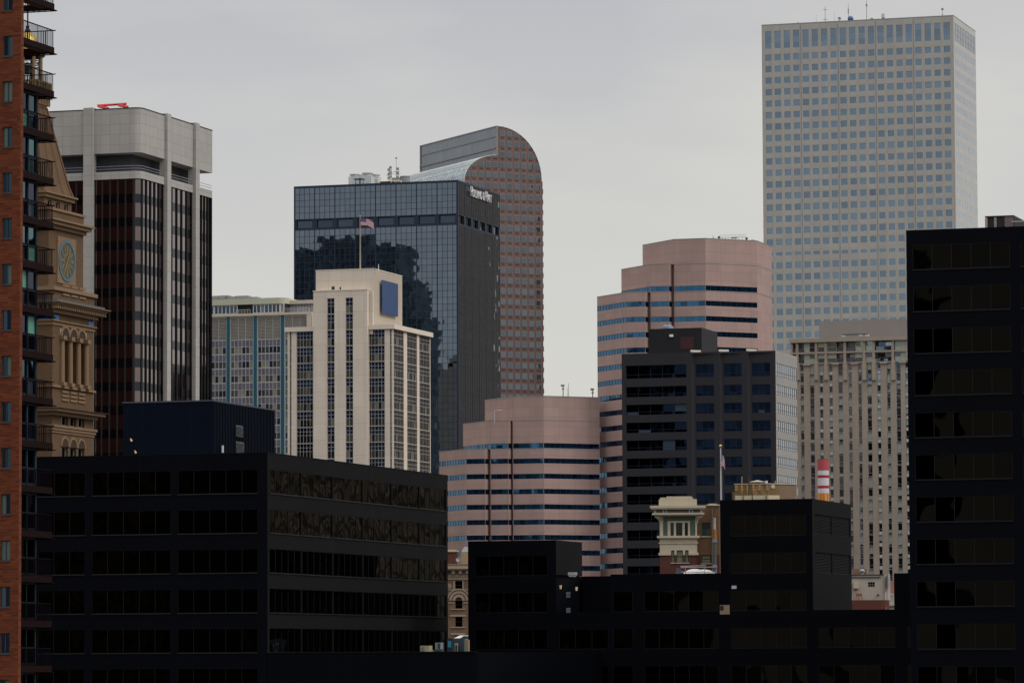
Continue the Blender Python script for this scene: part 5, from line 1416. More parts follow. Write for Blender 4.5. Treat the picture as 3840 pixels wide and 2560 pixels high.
mosaic_mat()
CK = clock_tower()
# ================================================================== black foreground complex
BW = dict(mats=['glass_black', 'mullion_black'], bw=.05, bd=.04)
def sills(B, a, d, spans, rows, mat='sill_grey'):
    mb = MB()
    for s0, s1 in spans:
        for r0, r1 in rows: mb.obox(a, d, s0, s1, -.02, .07, r0-.07, r0-.01)
    B.part('sill', mb, mat)
def bays(L, first, pitch, w): # from the right end leftwards
    out = []; x = L-first
    while x-w > .3: out.append((x-w, x)); x -= pitch
    if x > 2: out.append((.3, x))
    return sorted(out)
def left_block():
    X8 = lambda v: 1000+v/1.8235
    Y8 = lambda v: 1700+v/1.8235
    B = Bld('black_office_block', 'black office block with ribbons of dark glass, lower left foreground', 'office building', 1003, 1697, 390)
    T = B.top; Wd = 62.0; L = B.B(X8(1237), Y8(160))[0]
    zc = lambda v: B.hit(X8(22), Y8(v), (0, 0), (1, 0))[1]
    r1 = (zc(268), zc(103)); p = (zc(268)-zc(1358))/4
    rows = [(r1[0]-p*k, r1[1]-p*k) for k in range(12) if r1[0]-p*k > 3]
    mb = MB()
    ca = bays(Wd, .95, 8.72, 8.05)
    facade(B, mb, (-Wd, 0), (0, 0), 0, T, ca, rows, .10, lambda i, j, jt: dict(BW, nx=5 if i else 3))
    facade(B, mb, (0, L), (-Wd, L), 0, T); facade(B, mb, (-Wd, L), (-Wd, 0), 0, T)
    B.part('wall', mb, 'black_panel')
    mb = MB(); cb = spaced(L, 6, 8.5, .55, .5)
    facade(B, mb, (0, 0), (0, L), 0, T, cb, rows, .10, dict(BW, nx=5)); B.part('side_wall', mb, 'black_panel_rough', label='side wall facing right, a little greyer')
    sills(B, Vector((-Wd, 0)), Vector((1, 0)), ca, rows); sills(B, Vector((0, 0)), Vector((0, 1)), cb, rows)
    mb = MB(); mb.ngon([(-Wd, 0, T-.5), (0, 0, T-.5), (0, L, T-.5), (-Wd, L, T-.5)]); B.part('roof', mb, 'roof_grey')
    mb = MB(); mb.box(-Wd, .03, -.03, .35, T, T+.06); mb.box(-.35, .03, .35, L, T, T+.06); B.part('coping', mb, 'black_panel_rough')
    # ribbed navy penthouse
    D2 = 412; P = at(795, 1504, D2); v = Vector((P.x, P.y))-B.P; lx, ly = v.dot(B.ex), v.dot(B.ey); zt = P.z
    xl = B.A(462, 1512, ly)[0]; s, _ = B.hit(1031, 1543, (lx, ly), (0, 1))
    m = MB(); n = 0
    m.box(xl, lx, ly, ly+s, T-.5, zt)
    ph = B.part('penthouse', m, 'navy_ribbed')
    m = MB()
    k = .2
    while k < s-.3: m.box(lx+.002, lx+.09, ly+k, ly+k+.18, T-.3, zt-.05); k += .42
    m.build('cladding_rib', 'navy_ribbed', ph)
    m = MB(); m.box(xl-.06, lx+.12, ly-.08, ly+.3, zt, zt+.14); m.box(lx-.3, lx+.12, ly+.3, ly+s+.06, zt, zt+.14); m.build('coping', 'metal_coping', ph)
    for a, b, c, d_ in ((245, 293, 1183, 1268), (245, 300, 1296, 1378)):
        y0, z1 = B.hit(750+a/1.844, 950+c/1.844, (lx+.1, ly), (0, 1)); y1, z0 = B.hit(750+b/1.844, 950+d_/1.844, (lx+.1, ly), (0, 1))
        m = MB(); m.box(lx+.09, lx+.12, ly+y0, ly+y1, z0, z1, 1); nl = 9
        for i in range(nl): z = z0+(z1-z0)*(i+.3)/nl; m.quad((lx+.12, ly+y0, z), (lx+.22, ly+y0, z-.08), (lx+.22, ly+y1, z-.08), (lx+.12, ly+y1, z), None, 0)
        m.build('louver', ['mast_dark', 'louver_dark'], ph)
    y0, z0 = B.hit(750+146/1.844, 950+1352/1.844, (lx+.1, ly), (0, 1)); m = MB(); m.cyl((lx+.25, ly+y0, z0-.35), (lx+.25, ly+y0, z0+.35), .13, .13, 8); m.build('wall_lamp', 'metal_white', ph, True)
    for px, py in ((440+198/3.564, 1480+612/3.564), (440+255/3.564, 1480+773/3.564)):
        x0, z0 = B.A(px, py, ly); m = MB(); m.sphere((x0, ly-.2, z0), .11, 10, 6); m.cyl((x0, ly, z0), (x0-.1, ly-.2, z0+.2), .06, .06, 5); m.build('wall_lamp', 'amber', ph)
    return B
LB = left_block()
def central_block():
    X4 = lambda v: 2300+v/1.742
    Y4 = lambda v: 1600+v/1.742
    X3 = lambda v: 1600+v/1.96
    Y3 = lambda v: 1400+v/1.96
    B = Bld('black_podium_block', 'black stepped block with a tall louvred cube, lower centre foreground', 'office building', X4(1298), Y4(468), 416)
    TM = B.top; ax = lambda v: B.A(X4(v), Y4(600))[0]; az = lambda v: B.A(X4(1255), Y4(v))[1]
    r = [(az(707), az(572)), (az(952), az(815))]; p = r[0][0]-r[1][0]
    rows = [(r[0][0]-p*k, r[0][1]-p*k) for k in range(14) if r[0][0]-p*k > 3]
    xM = ax(697); L = B.B(X4(1552), Y4(505))[0]
    xN = B.A(X4(-20), Y4(962))[0]; zN = B.A(X4(0), Y4(962))[1]
    x0, zP = B.A(X3(303), Y3(1231)); x1 = B.A(X3(950), Y3(1219))[0]; LP_, _ = B.hit(X3(1142), Y3(1241), (x1, 0), (0, 1))
    zR = B.B(X4(1600), Y4(1207))[1]; zN2 = B.hit(X3(1250), Y3(1488), (x1, LP_), (1, 0))[1]
    zL = B.A(1700, 2443)[1]
    blk, rough = MB(), MB()
    piers = bays(-x0+0, .95, 9.0, 8.3)
    # continuous front plane in pieces of different height
    segs = [(x0, x1, zP), (x1, xN, zR), (xN, xM, zN), (xM, 0, TM), (0, 34, zR)]
    allc = []
    bx = []; x = ax(1255)
    for k in range(8): bx.append((x-7.75, x)); x -= 8.95
    x = ax(1255)+1.2
    for k in range(3): bx.append((x, x+7.75)); x += 8.95
    for a, b, zt in segs:
        cols = []
        for c0, c1 in bx:
            c0, c1 = max(c0, a+.25), min(c1, b-.25)
            if c1-c0 > 1.2: cols.append((c0-a, c1-a))
        cols.sort()
        facade(B, blk, (a, 0), (b, 0), 0, zt, cols, rows, .1, lambda i, j, jt, cc=tuple(cols): dict(BW, nx=max(1, round((cc[i][1]-cc[i][0])/1.55))))
    # side faces
    cM = [(1.0, L*.5-.15), (L*.5+.15, L-.5)]
    lz = [(B.B(X4(1310), Y4(690))[1], B.B(X4(1310), Y4(568))[1]), (B.B(X4(1310), Y4(945))[1], B.B(X4(1310), Y4(815))[1])]
    facade(B, rough, (0, 0), (0, L), zR, TM, cM, lz, .25, None)
    rough2 = MB(); facade(B, rough2, (x1, 0), (x1, LP_), zN2, zP, [(1.0, 2.9), (3.4, LP_-.4)], [(B.hit(2100, 2165, (x1, 0), (0, 1))[1], B.hit(2100, 2085, (x1, 0), (0, 1))[1])], .15, dict(BW, nx=1))
    for a, b in (((0, L), (xM, L)), ((xM, L), (xM, 0))): facade(B, blk, a, b, zR, TM)
    # N set back behind, N2 behind P
    blk.box(x1, xN+8, LP_, 30, 0, zN2); blk.box(xN, xM, .5, 22, zR-2, zN-.45); blk.box(x0, x1-.3, .5, LP_, 0, zP-.02); blk.box(x0, x1-.3, LP_, 30, 0, zN2)
    B.part('wall', blk, 'black_panel'); B.part('side_wall', rough2, 'black_panel_rough'); B.part('side_wall', rough, 'black_panel_rough', label='side walls facing right, a little greyer')
    mb = MB(); mb.ngon([(x1, .1, zR-.2), (34, .1, zR-.2), (34, 40, zR-.2), (x1, 40, zR-.2)]); mb.ngon([(xM, 0, TM-.1), (0, 0, TM-.1), (0, L, TM-.1), (xM, L, TM-.1)]); B.part('roof', mb, 'roof_dark')
    for z0, z1 in lz:
        for c0, c1 in cM:
            m = MB(); m.box(-.3, -.24, c0, c1, z0, z1, 1); n = 13
            for k in range(n): z = z0+(z1-z0)*(k+.5)/n; m.quad((-.22, c0, z+.06), (-.04, c0, z-.08), (-.04, c1, z-.08), (-.22, c1, z+.06), None, 0)
            B.part('louver', m, ['louver_line', 'louver_dark'])
    # low link on the left, its front in line with the left block
    a = LB.w(-.1, -.0)-B.P; la = (a.dot(B.ex), a.dot(B.ey)); 
    wv = LB.hit(1700, 2443, (0, 0), (1, 0)); zLk = wv[1]; xe = la[0]+LB.hit(1792, 2443, (0, 0), (1, 0))[0]
    m = MB(); m.prism([(la[0], la[1]), (xe, la[1]), (xe, 32), (la[0], 32)], 0, zLk); B.part('link', m, 'black_panel')
    m = MB(); m.box(la[0], xe, la[1]-.05, la[1]+.3, zLk, zLk+.06); B.part('coping', m, 'mullion_black')
    # raised stair block beside the right tower
    m = MB(); d3, z3 = B.A(3352, 2148, 6); m.box(d3, d3+9, 6, 16, 0, z3); B.part('stair_block', m, 'black_panel')
    # small slotted vents on the front
    for zz0, zz1 in ((B.A(2130, 2238)[1], B.A(2130, 2216)[1]), (B.A(2130, 2296)[1], B.A(2130, 2276)[1])):
        xa, xb = B.A(2124, 2230)[0], B.A(2139, 2230)[0]; n = 5; m = MB()
        for k in range(n): z = zz0+(zz1-zz0)*k/n; m.box(xa, xb, -.08, -.002, z, z+(zz1-zz0)/n*.45)
        B.part('vent', m, 'metal_grey')
    for px, py, mt in ((2080+130/5.345, 2040+858/5.345, 'amber'), (2080+448/5.345, 2040+892/5.345, 'lamp_cream')):
        xx_, zz = B.A(px, py, 0); m = MB(); m.cyl((xx_, -.2, zz-.18), (xx_, -.2, zz+.2), .1, .14, 8); m.box(xx_-.04, xx_+.04, -.2, 0, zz-.05, zz+.05); B.part('wall_lamp', m, mt)
    xx_, zz = B.A(X4(791), Y4(1046), 0); m = MB(); m.box(xx_-.24, xx_+.22, -.2, 0, zz-.16, zz+.16); B.part('junction_box', m, 'flag_white')
    B.zR, B.zN, B.zP, B.x1, B.xN, B.xM, B.L, B.LPn, B.zLk, B.zN2 = zR, zN, zP, x1, xN, xM, L, LP_, zLk, zN2
    return B
CB = central_block()
def right_tower():
    X7 = lambda v: 3340+v/1.912
    Y7 = lambda v: 780+v/1.912
    # corner on the right, where a narrow side face turns away
    D0 = 374; Pl = at(X7(110), Y7(160), D0); ex = Vector((math.cos(ANG), math.sin(ANG)))
    B = Bld('black_office_tower', 'tall black office tower filling the right edge of the foreground', 'office tower', X7(110), Y7(160), D0)
    T = B.top; ax = lambda v, yy=900: B.A(X7(v), Y7(yy))[0]; az = lambda v, xx=165: B.A(X7(xx), Y7(v))[1]
    W_ = 34.0; xp = ax(880)
    r0 = (az(443), az(264)); p = (az(264)-az(1466))/4
    rows = [(r0[0]-p*k, r0[1]-p*k) for k in range(30) if r0[0]-p*k > 3]
    c = [(ax(163), ax(862))]; bw_ = c[0][1]-c[0][0]
    while c[-1][1]+.95+bw_ < W_: c.append((c[-1][1]+.95, c[-1][1]+.95+bw_))
    mb = MB(); facade(B, mb, (0, 0), (W_, 0), 0, T, c, rows, .1, dict(BW, nx=5))
    facade(B, mb, (W_, 0), (W_, 30), 0, T); facade(B, mb, (W_, 30), (0, 30), 0, T); facade(B, mb, (0, 30), (0, 0), 0, T)
    B.part('wall', mb, 'black_panel'); sills(B, Vector((0, 0)), Vector((1, 0)), c, rows, 'mullion_black')
    mb = MB(); mb.ngon([(0, 0, T-.1), (W_, 0, T-.1), (W_, 30, T-.1), (0, 30, T-.1)]); B.part('roof', mb, 'roof_dark')
    return B
RT_ = right_tower()
def roof_unit():
    B = RT_; y = .9
    X = lambda v: 3640+v/11.76
    Y = lambda v: 780+v/11.76
    q = lambda v, w=600: B.A(X(v), Y(w), y)
    x0, x1, x2, x3 = q(630)[0], q(1080)[0], q(1490)[0], q(1880)[0]; z1 = q(1000, 390)[1]; zb = B.top-.2
    e = bpy.data.objects.new('roof_unit', None); C.objects.link(e); e.location = (B.P.x, B.P.y, 0); e.rotation_euler = (0, 0, B.ang)
    tag(e, 'boxy rooftop unit with dark panels and one dusty mauve panel, on the right tower', 'roof unit')
    m = MB(); m.box(x0+.25, x2, y+.1, y+5, zb, z1-.05); m.build('dark_panel', 'unit_brown', e)
    m = MB(); m.box(x2+.01, x3, y+.05, y+5, zb, z1); m.build('mauve_panel', 'unit_mauve', e)
    for xx_ in (x0, x1-.1): m = MB(); m.box(xx_, xx_+.22, y, y+.3, zb, z1-.06); m.build('frame_post', 'post_tan' if xx_ == x0 else 'mast_grey', e)
    s, z2 = B.hit(X(2050), Y(470), (x3, y+.05), (0, 1)); m = MB(); m.box(x3+.01, x3+.06, y+.1, y+.1+5, zb, z1-.02); m.build('side_panel', 'unit_brown', e)
    m = MB(); m.box(x0, x3+.05, y, y+5.1, z1, z1+.09); m.build('lid', 'dark_metal', e)
    e2 = bpy.data.objects.new('boom_antenna', None); C.objects.link(e2); e2.location = (B.P.x, B.P.y, 0); e2.rotation_euler = (0, 0, B.ang); tag(e2, 'horizontal boom antenna sticking out right of the rooftop unit', 'antenna')
    z = q(2200, 620)[1]; m = MB(); m.cyl((x3-.1, y-.3, z), (x3+4.5, y-.3, z-.05), .07, .05, 6); m.build('boom', 'mast_grey', e2)
    for k in (.9, 1.9, 2.9): m = MB(); m.cyl((x3+k+.6, y-.3, z-.5), (x3+k+.6, y-.3, z+.5), .035, .035, 5); m.build('element', 'mast_grey', e2)
    m = MB(); m.cyl((x3+3.4, y-.3, zb), (x3+3.4, y-.3, z), .05, .05, 5); m.build('post', 'mast_grey', e2)
roof_unit()
# ================================================================== terracotta fronted building with cornice
def cornice_building():
    X = lambda v: 2460+v/4.9
    Y = lambda v: 1840+v/4.9
    B = Bld('cornice_building', 'small building with a cream terracotta bay, cornice and blue discs beside tan brick', 'building', X(750), Y(275), 520, math.radians(-4))
    y1 = 1.4  # the tan wall stands back from the bay
    ax = lambda v, y=0: B.A(X(v), Y(700), y)[0]; az = lambda v, y=0, x=400: B.A(X(x), Y(v), y)[1]
    xl, xr = ax(68), 0
    zr = az(275); zg = az(1175)
    wn = dict(mats=['glass_blind', 'sash_green'], nx=1, nz=2, bw=.07, bd=.07, name='window'); wp = dict(mats=['glass_plain', 'sash_green'], nx=1, nz=1, bw=.07, name='window')
    z_l = (az(1315), az(1088)); z_u = (az(822), az(585)); W_ = xr-xl
    cu = [(ax(265)-xl, ax(328)-xl), (ax(368)-xl, ax(485)-xl), (ax(527)-xl, ax(588)-xl)]; cl = [(ax(275)-xl, ax(335)-xl), (ax(375)-xl, ax(492)-xl), (ax(530)-xl, ax(595)-xl)]
    mb = MB(); facade(B, mb, (xl, 0), (xr, 0), 0, zg, cl, [], .2); 
    mb = MB(); q = mb
    # lower brick, upper terracotta (lower windows cross the joint)
    def fac(z0, z1, m_, cols, rows, w): facade(B, m_, (xl, 0), (xr, 0), z0, z1, cols, rows, .22, w)
    br = MB(); tc = MB()
    for s0, s1 in ((0, cl[0][0]), (cl[0][1], cl[1][0]), (cl[1][1], cl[2][0]), (cl[2][1], W_)):
        br.obox((xl, 0), (1, 0), s0, s1, -.25, 0, z_l[0], zg); tc.obox((xl, 0), (1, 0), s0, s1, -.25, .04, zg, z_l[1])
    br.obox((xl, 0), (1, 0), 0, W_, -.3, 0, 0, z_l[0])
    B.part('brick_base', br, 'red_brick')
    tc.obox((xl, 0), (1, 0), 0, W_, -.3, .04, z_l[1], z_u[0]-.25)
    for z0, z1, o in ((zg-.02, zg+.3, .16), (az(965), az(945), .14), (az(880), az(860), .2), (az(862), az(822), .34)): tc.obox((xl, 0), (1, 0), -o, cl[0][0]-.01 if z1 < z_l[1] and z0 < z_l[1] else W_+o, .04, o, z0, z1)
    tc.obox((xl, 0), (1, 0), cl[2][1]+.01, W_+.16, .04, .16, zg-.02, zg+.3)
    for k in range(22): s = .15+k*(W_-.3)/21; tc.obox((xl, 0), (1, 0), s-.05, s+.05, .04, .10, az(940), az(885))
    for c0, c1 in cl:
        a = Vector((xl, 0)); B.pend.append(dict(wn, a=a, d=Vector((1, 0)), n=Vector((0, -1)), c=(c0, c1), r=z_l, o=-.2))
        m = MB(); m.obox(a, (1, 0), c0-.1, c1+.1, -.2, .1, z_l[0]-.1, z_l[0]); B.part('sill', m, 'terra_cream')
    # window surround of the upper storey
    for s0, s1 in ((cu[0][0]-.35, cu[0][0]), (cu[0][1], cu[1][0]), (cu[1][1], cu[2][0]), (cu[2][1], cu[2][1]+.25), (0, ax(130)-xl), (ax(722)-xl, W_)):
        tc.obox((xl, 0), (1, 0), s0, s1, -.25, .08, z_u[0]-.25, z_u[1]+.02)
    tc.obox((xl, 0), (1, 0), cu[0][0]-.35, cu[2][1]+.25, -.25, .08, z_u[1]+.02, z_u[1]+.22)
    for c in cu: tc.obox((xl, 0), (1, 0), c[0], c[1], -.25, .12, z_u[0]-.25, z_u[0])
    for s0, s1 in ((0, ax(130)-xl), (ax(722)-xl, W_)): tc.obox((xl, 0), (1, 0), s0, s1, -.25, .05, z_u[1]+.02, az(460))
    for c in cu: B.pend.append(dict(wp, a=Vector((xl, 0)), d=Vector((1, 0)), n=Vector((0, -1)), c=c, r=z_u, o=-.18))
    gp = MB(); gp.obox((xl, 0), (1, 0), ax(130)-xl, cu[0][0]-.36, -.3, -.16, z_u[0]-.2, az(465)); gp.obox((xl, 0), (1, 0), cu[2][1]+.26, ax(722)-xl, -.3, -.16, z_u[0]-.2, az(465)); gp.obox((xl, 0), (1, 0), cu[0][0]-.35, cu[2][1]+.25, -.3, -.16, z_u[1]+.23, az(465))
    s = ax(130)-xl
    while s < ax(722)-xl-.1:
        if not (cu[0][0]-.36 < s < cu[2][1]+.2): gp.obox((xl, 0), (1, 0), s, s+.1, -.16, -.06, z_u[0]-.2, az(465))
        else: gp.obox((xl, 0), (1, 0), s, s+.1, -.16, -.06, z_u[1]+.23, az(465))
        s += .21
    B.part('ribbed_panel', gp, 'green_copper')
    # coved cornice
    z_c0, z_c1, z_f0, z_f1, z_t = az(465), az(435), az(405), az(340), az(300)
    n = 6
    for k in range(n):
        t = (k+1)/n; o = .05+.85*(1-math.cos(t*math.pi/2)); zz0 = z_c0+(z_c1-z_c0)*(k/n)-.02
        tc.obox((xl, 0), (1, 0), -o, W_+o, -.3, o, zz0-.5*(1-k/n)*0, zz0+(z_c1-z_c0)/n)
    tc.obox((xl, 0), (1, 0), -.9, W_+.9, -.3, .9, z_c1, z_f0)
    tc.obox((xl, 0), (1, 0), -.7, W_+.7, -.3, .62, z_f0, z_f1)
    tc.obox((xl, 0), (1, 0), -1.0, W_+1.0, -.3, 1.0, z_f1, az(318)); tc.obox((xl, 0), (1, 0), -1.15, W_+1.1, -.3, 1.1, az(318), zr+.02)
    for s0, s1 in ((-.6, -.45), (W_+.45, W_+.6)): tc.obox((xl, 0), (1, 0), s0, s1, .62, .7, z_f0, z_f1)
    # bracket curves at both ends of the cove
    for s0, dr in ((0, -1), (W_, 1)):
        for k in range(6):
            t = k/6; tc.obox((xl, 0), (1, 0), min(s0, s0+dr*.85*(t**2)), max(s0, s0+dr*.85*(t**2))+.1, -.2, .12+.7*t*t, z_c0-.9+.9*t, z_c0-.9+.9*(t+1/6))
    B.part('terracotta_front', tc, 'terra_cream')
    fr = MB(); fr.obox((xl, 0), (1, 0), -.4, W_+.4, .622, .65, z_f0+.05, z_f1-.04); B.part('frieze', fr, 'frieze_brown')
    for v in (162, 640):
        c, z = B.A(X(v), Y(372), -.66); m = MB(); m.cyl((c, -.64, z), (c, -.72, z), .25, .25, 24); m.build('disc_rim', 'white_paint', B.e); m = MB(); m.cyl((c, -.7, z), (c, -.76, z), .19, .18, 24); B.part('blue_disc', m, 'disc_blue')
    # parapet with stepped ends
    zz = [az(275), az(150), az(118), az(98)]; pa = MB(); x0 = ax(55)-xl; x1 = ax(752)-xl
    pa.obox((xl, 0), (1, 0), x0, x1, -.5, 0, zr, zz[1]); pa.obox((xl, 0), (1, 0), ax(195)-xl, ax(652)-xl, -.5, 0, zz[1], zz[3]); 
    a0, a1 = ax(652)-xl, ax(690)-xl; pa.quad((xl+a0, 0, zz[1]), (xl+a1, 0, zz[1]), (xl+a0, 0, zz[3]), (xl+a0, 0, zz[3])) ; pa.obox((xl, 0), (1, 0), ax(80)-xl, ax(190)-xl, -.9, -.1, zz[1], zz[2])
    for k in range(4): pa.obox((xl, 0), (1, 0), a0, a0+(a1-a0)*(1-k/4), -.45, -.005, zz[1]+(zz[3]-zz[1])*k/4, zz[1]+(zz[3]-zz[1])*(k+1)/4)
    B.part('parapet', pa, 'terra_cream')
    # tan brick side
    xe = B.A(X(1168), Y(700), y1)[0]
    c2 = [(B.A(X(838), Y(700), y1)[0], B.A(X(1000), Y(700), y1)[0])]; bz = lambda v: B.A(X(900), Y(v), y1)[1]
    t2 = MB(); t3 = MB(); zt = bz(272); ca = [(c2[0][0]-xr, c2[0][1]-xr)]
    facade(B, t2, (xr, y1), (xe, y1), bz(1172), zt, ca, [(bz(820), bz(578))], .2, dict(wp, nx=2, nz=2))
    facade(B, t3, (xr, y1), (xe, y1), 0, bz(1172), ca, [(bz(1322), bz(1175))], .2, dict(wn, nx=1, nz=2))
    facade(B, t2, (xe, y1), (xe, 16), 0, zt); facade(B, t2, (xl, 16), (xl, 0), 0, zr); facade(B, t2, (xe, 16), (xl, 16), 0, zr)
    B.part('brick_wall', t2, 'brown_brick'); B.part('lower_brick', t3, 'red_brick')
    for z in (bz(830), bz(1325)): m = MB(); m.box(c2[0][0]-.15, c2[0][1]+.15, y1-.12, y1, z-.12, z-.01); B.part('sill', m, 'terra_cream')
    m = MB(); m.box(xr+1.15, xe+.1, y1-.15, y1+.4, zt, zt+.15); m.box(B.A(X(960), Y(250), y1)[0], B.A(X(1115), Y(250), y1)[0], y1+.2, y1+1.6, zt+.15, bz(232)); B.part('coping', m, 'terra_cream')
    m = MB(); m.ngon([(xl, .4, zr), (xe, .4+y1, zt), (xe, 16, zt), (xl, 16, zr)]); B.part('roof', m, 'roof_grey')
    x = B.A(X(1032), Y(600), y1-.2)[0]; m = MB(); m.tube([(x, y1-.2, 10), (x, y1-.2, zt-.3)], .11, 6); B.part('drainpipe', m, 'frieze_brown')
    # flue in front of the brick: galvanised top, orange sleeve, blue grey shaft
    fx = B.A(X(1078), Y(700), -.6)[0]; fz = lambda v: B.A(X(1078), Y(v), -.6)[1]
    e = bpy.data.objects.new('flue', None); C.objects.link(e); w = B.w(fx, -.6); e.location = (w.x, w.y, 0); tag(e, 'slim flue with orange sleeve and twin pale tips beside the tan brick wall', 'flue')
    m = MB(); m.cyl((0, 0, fz(1500)-3), (0, 0, fz(945)), .19, .19, 12); m.build('shaft', 'flue_blue', e, True)
    m = MB(); m.box(-.28, .28, -.25, .25, fz(945), fz(890)); m.box(-.24, .24, -.22, .22, fz(1400), fz(1350)); m.build('collar', 'flue_grey', e)
    m = MB(); m.cyl((0, 0, fz(890)), (0, 0, fz(705)), .23, .23, 12); m.build('sleeve', 'flue_orange', e, True)
    for dx in (-.075, .075): m = MB(); m.cyl((dx, 0, fz(705)), (dx, 0, fz(490)), .065, .055, 8); m.build('tip', 'steel_pole', e, True)
    return B
NB_ = cornice_building()
flagpole('flagpole', 'white flagpole with gold ball behind the black cube, striped flag hanging limp', 2703.5, 1676, 1872, 535, .11, ext=4)
flag_mesh(None, 'flag', 'limp striped flag hanging close to the white pole', 2704.5, 1704, 534.6, .62, 1.5, 1.0, .25, .8)
# white dome and rail behind the black parapet
XR = lambda v: 2460+v/4.9
YR = lambda v: 1840+v/4.9
def dome2(e, h):
    mb = MB(); mb.sphere((0, 0, -.3), 1.3, 24, 8, z0=0, sc=(1, 1, (h+.3)/1.3)); mb.build('dome', 'dome_white', e, True)
GD2 = 'white domed skylights on the black block roof'
at_mast(None, 'skylight_dome', 'left and higher white skylight dome in front of the cornice building', 'skylight', XR(715), YR(1430), YR(1515), 428, dome2, GD2)
at_mast(None, 'skylight_dome', 'right white skylight dome in front of the cornice building', 'skylight', XR(880), YR(1440), YR(1515), 430, dome2, GD2)
def vent_cap(e, h):
    mb = MB(); mb.cyl((0, 0, -.5), (0, 0, h*.3), .42, .3, 16); mb.cyl((0, 0, h*.3), (0, 0, h), .25, .2, 16); mb.build('vent_body', 'vent_blue', e)
at_mast(None, 'roof_vent', 'bluish stubby roof vent left of the white domes', 'vent', XR(415), YR(1412), YR(1512), 427, vent_cap)
def guard(e, h):
    L_ = (1145-430)/4.9/F*424; x0 = -L_/2
    for a, b in (((x0, 0, h), (x0+L_*.68, 0, h+.05)), ((x0+L_*.05, -.4, h*.82), (x0+L_, -.4, h*.85)), ((x0+L_*.05, -.4, .15), (x0+L_, -.4, .1))): m = MB(); m.cyl(a, b, .035, .035, 5); m.build('rail', 'steel_pole', e)
    for k in (.17, .68, 1): m = MB(); m.cyl((x0+L_*k, -.4, -.5), (x0+L_*k, -.4, h*.85), .035, .035, 5); m.build('post', 'steel_pole', e)
at_mast(None, 'guard_rail', 'thin grey guard rail around the white domes', 'railing', XR(790), YR(1380), YR(1512), 424, guard)
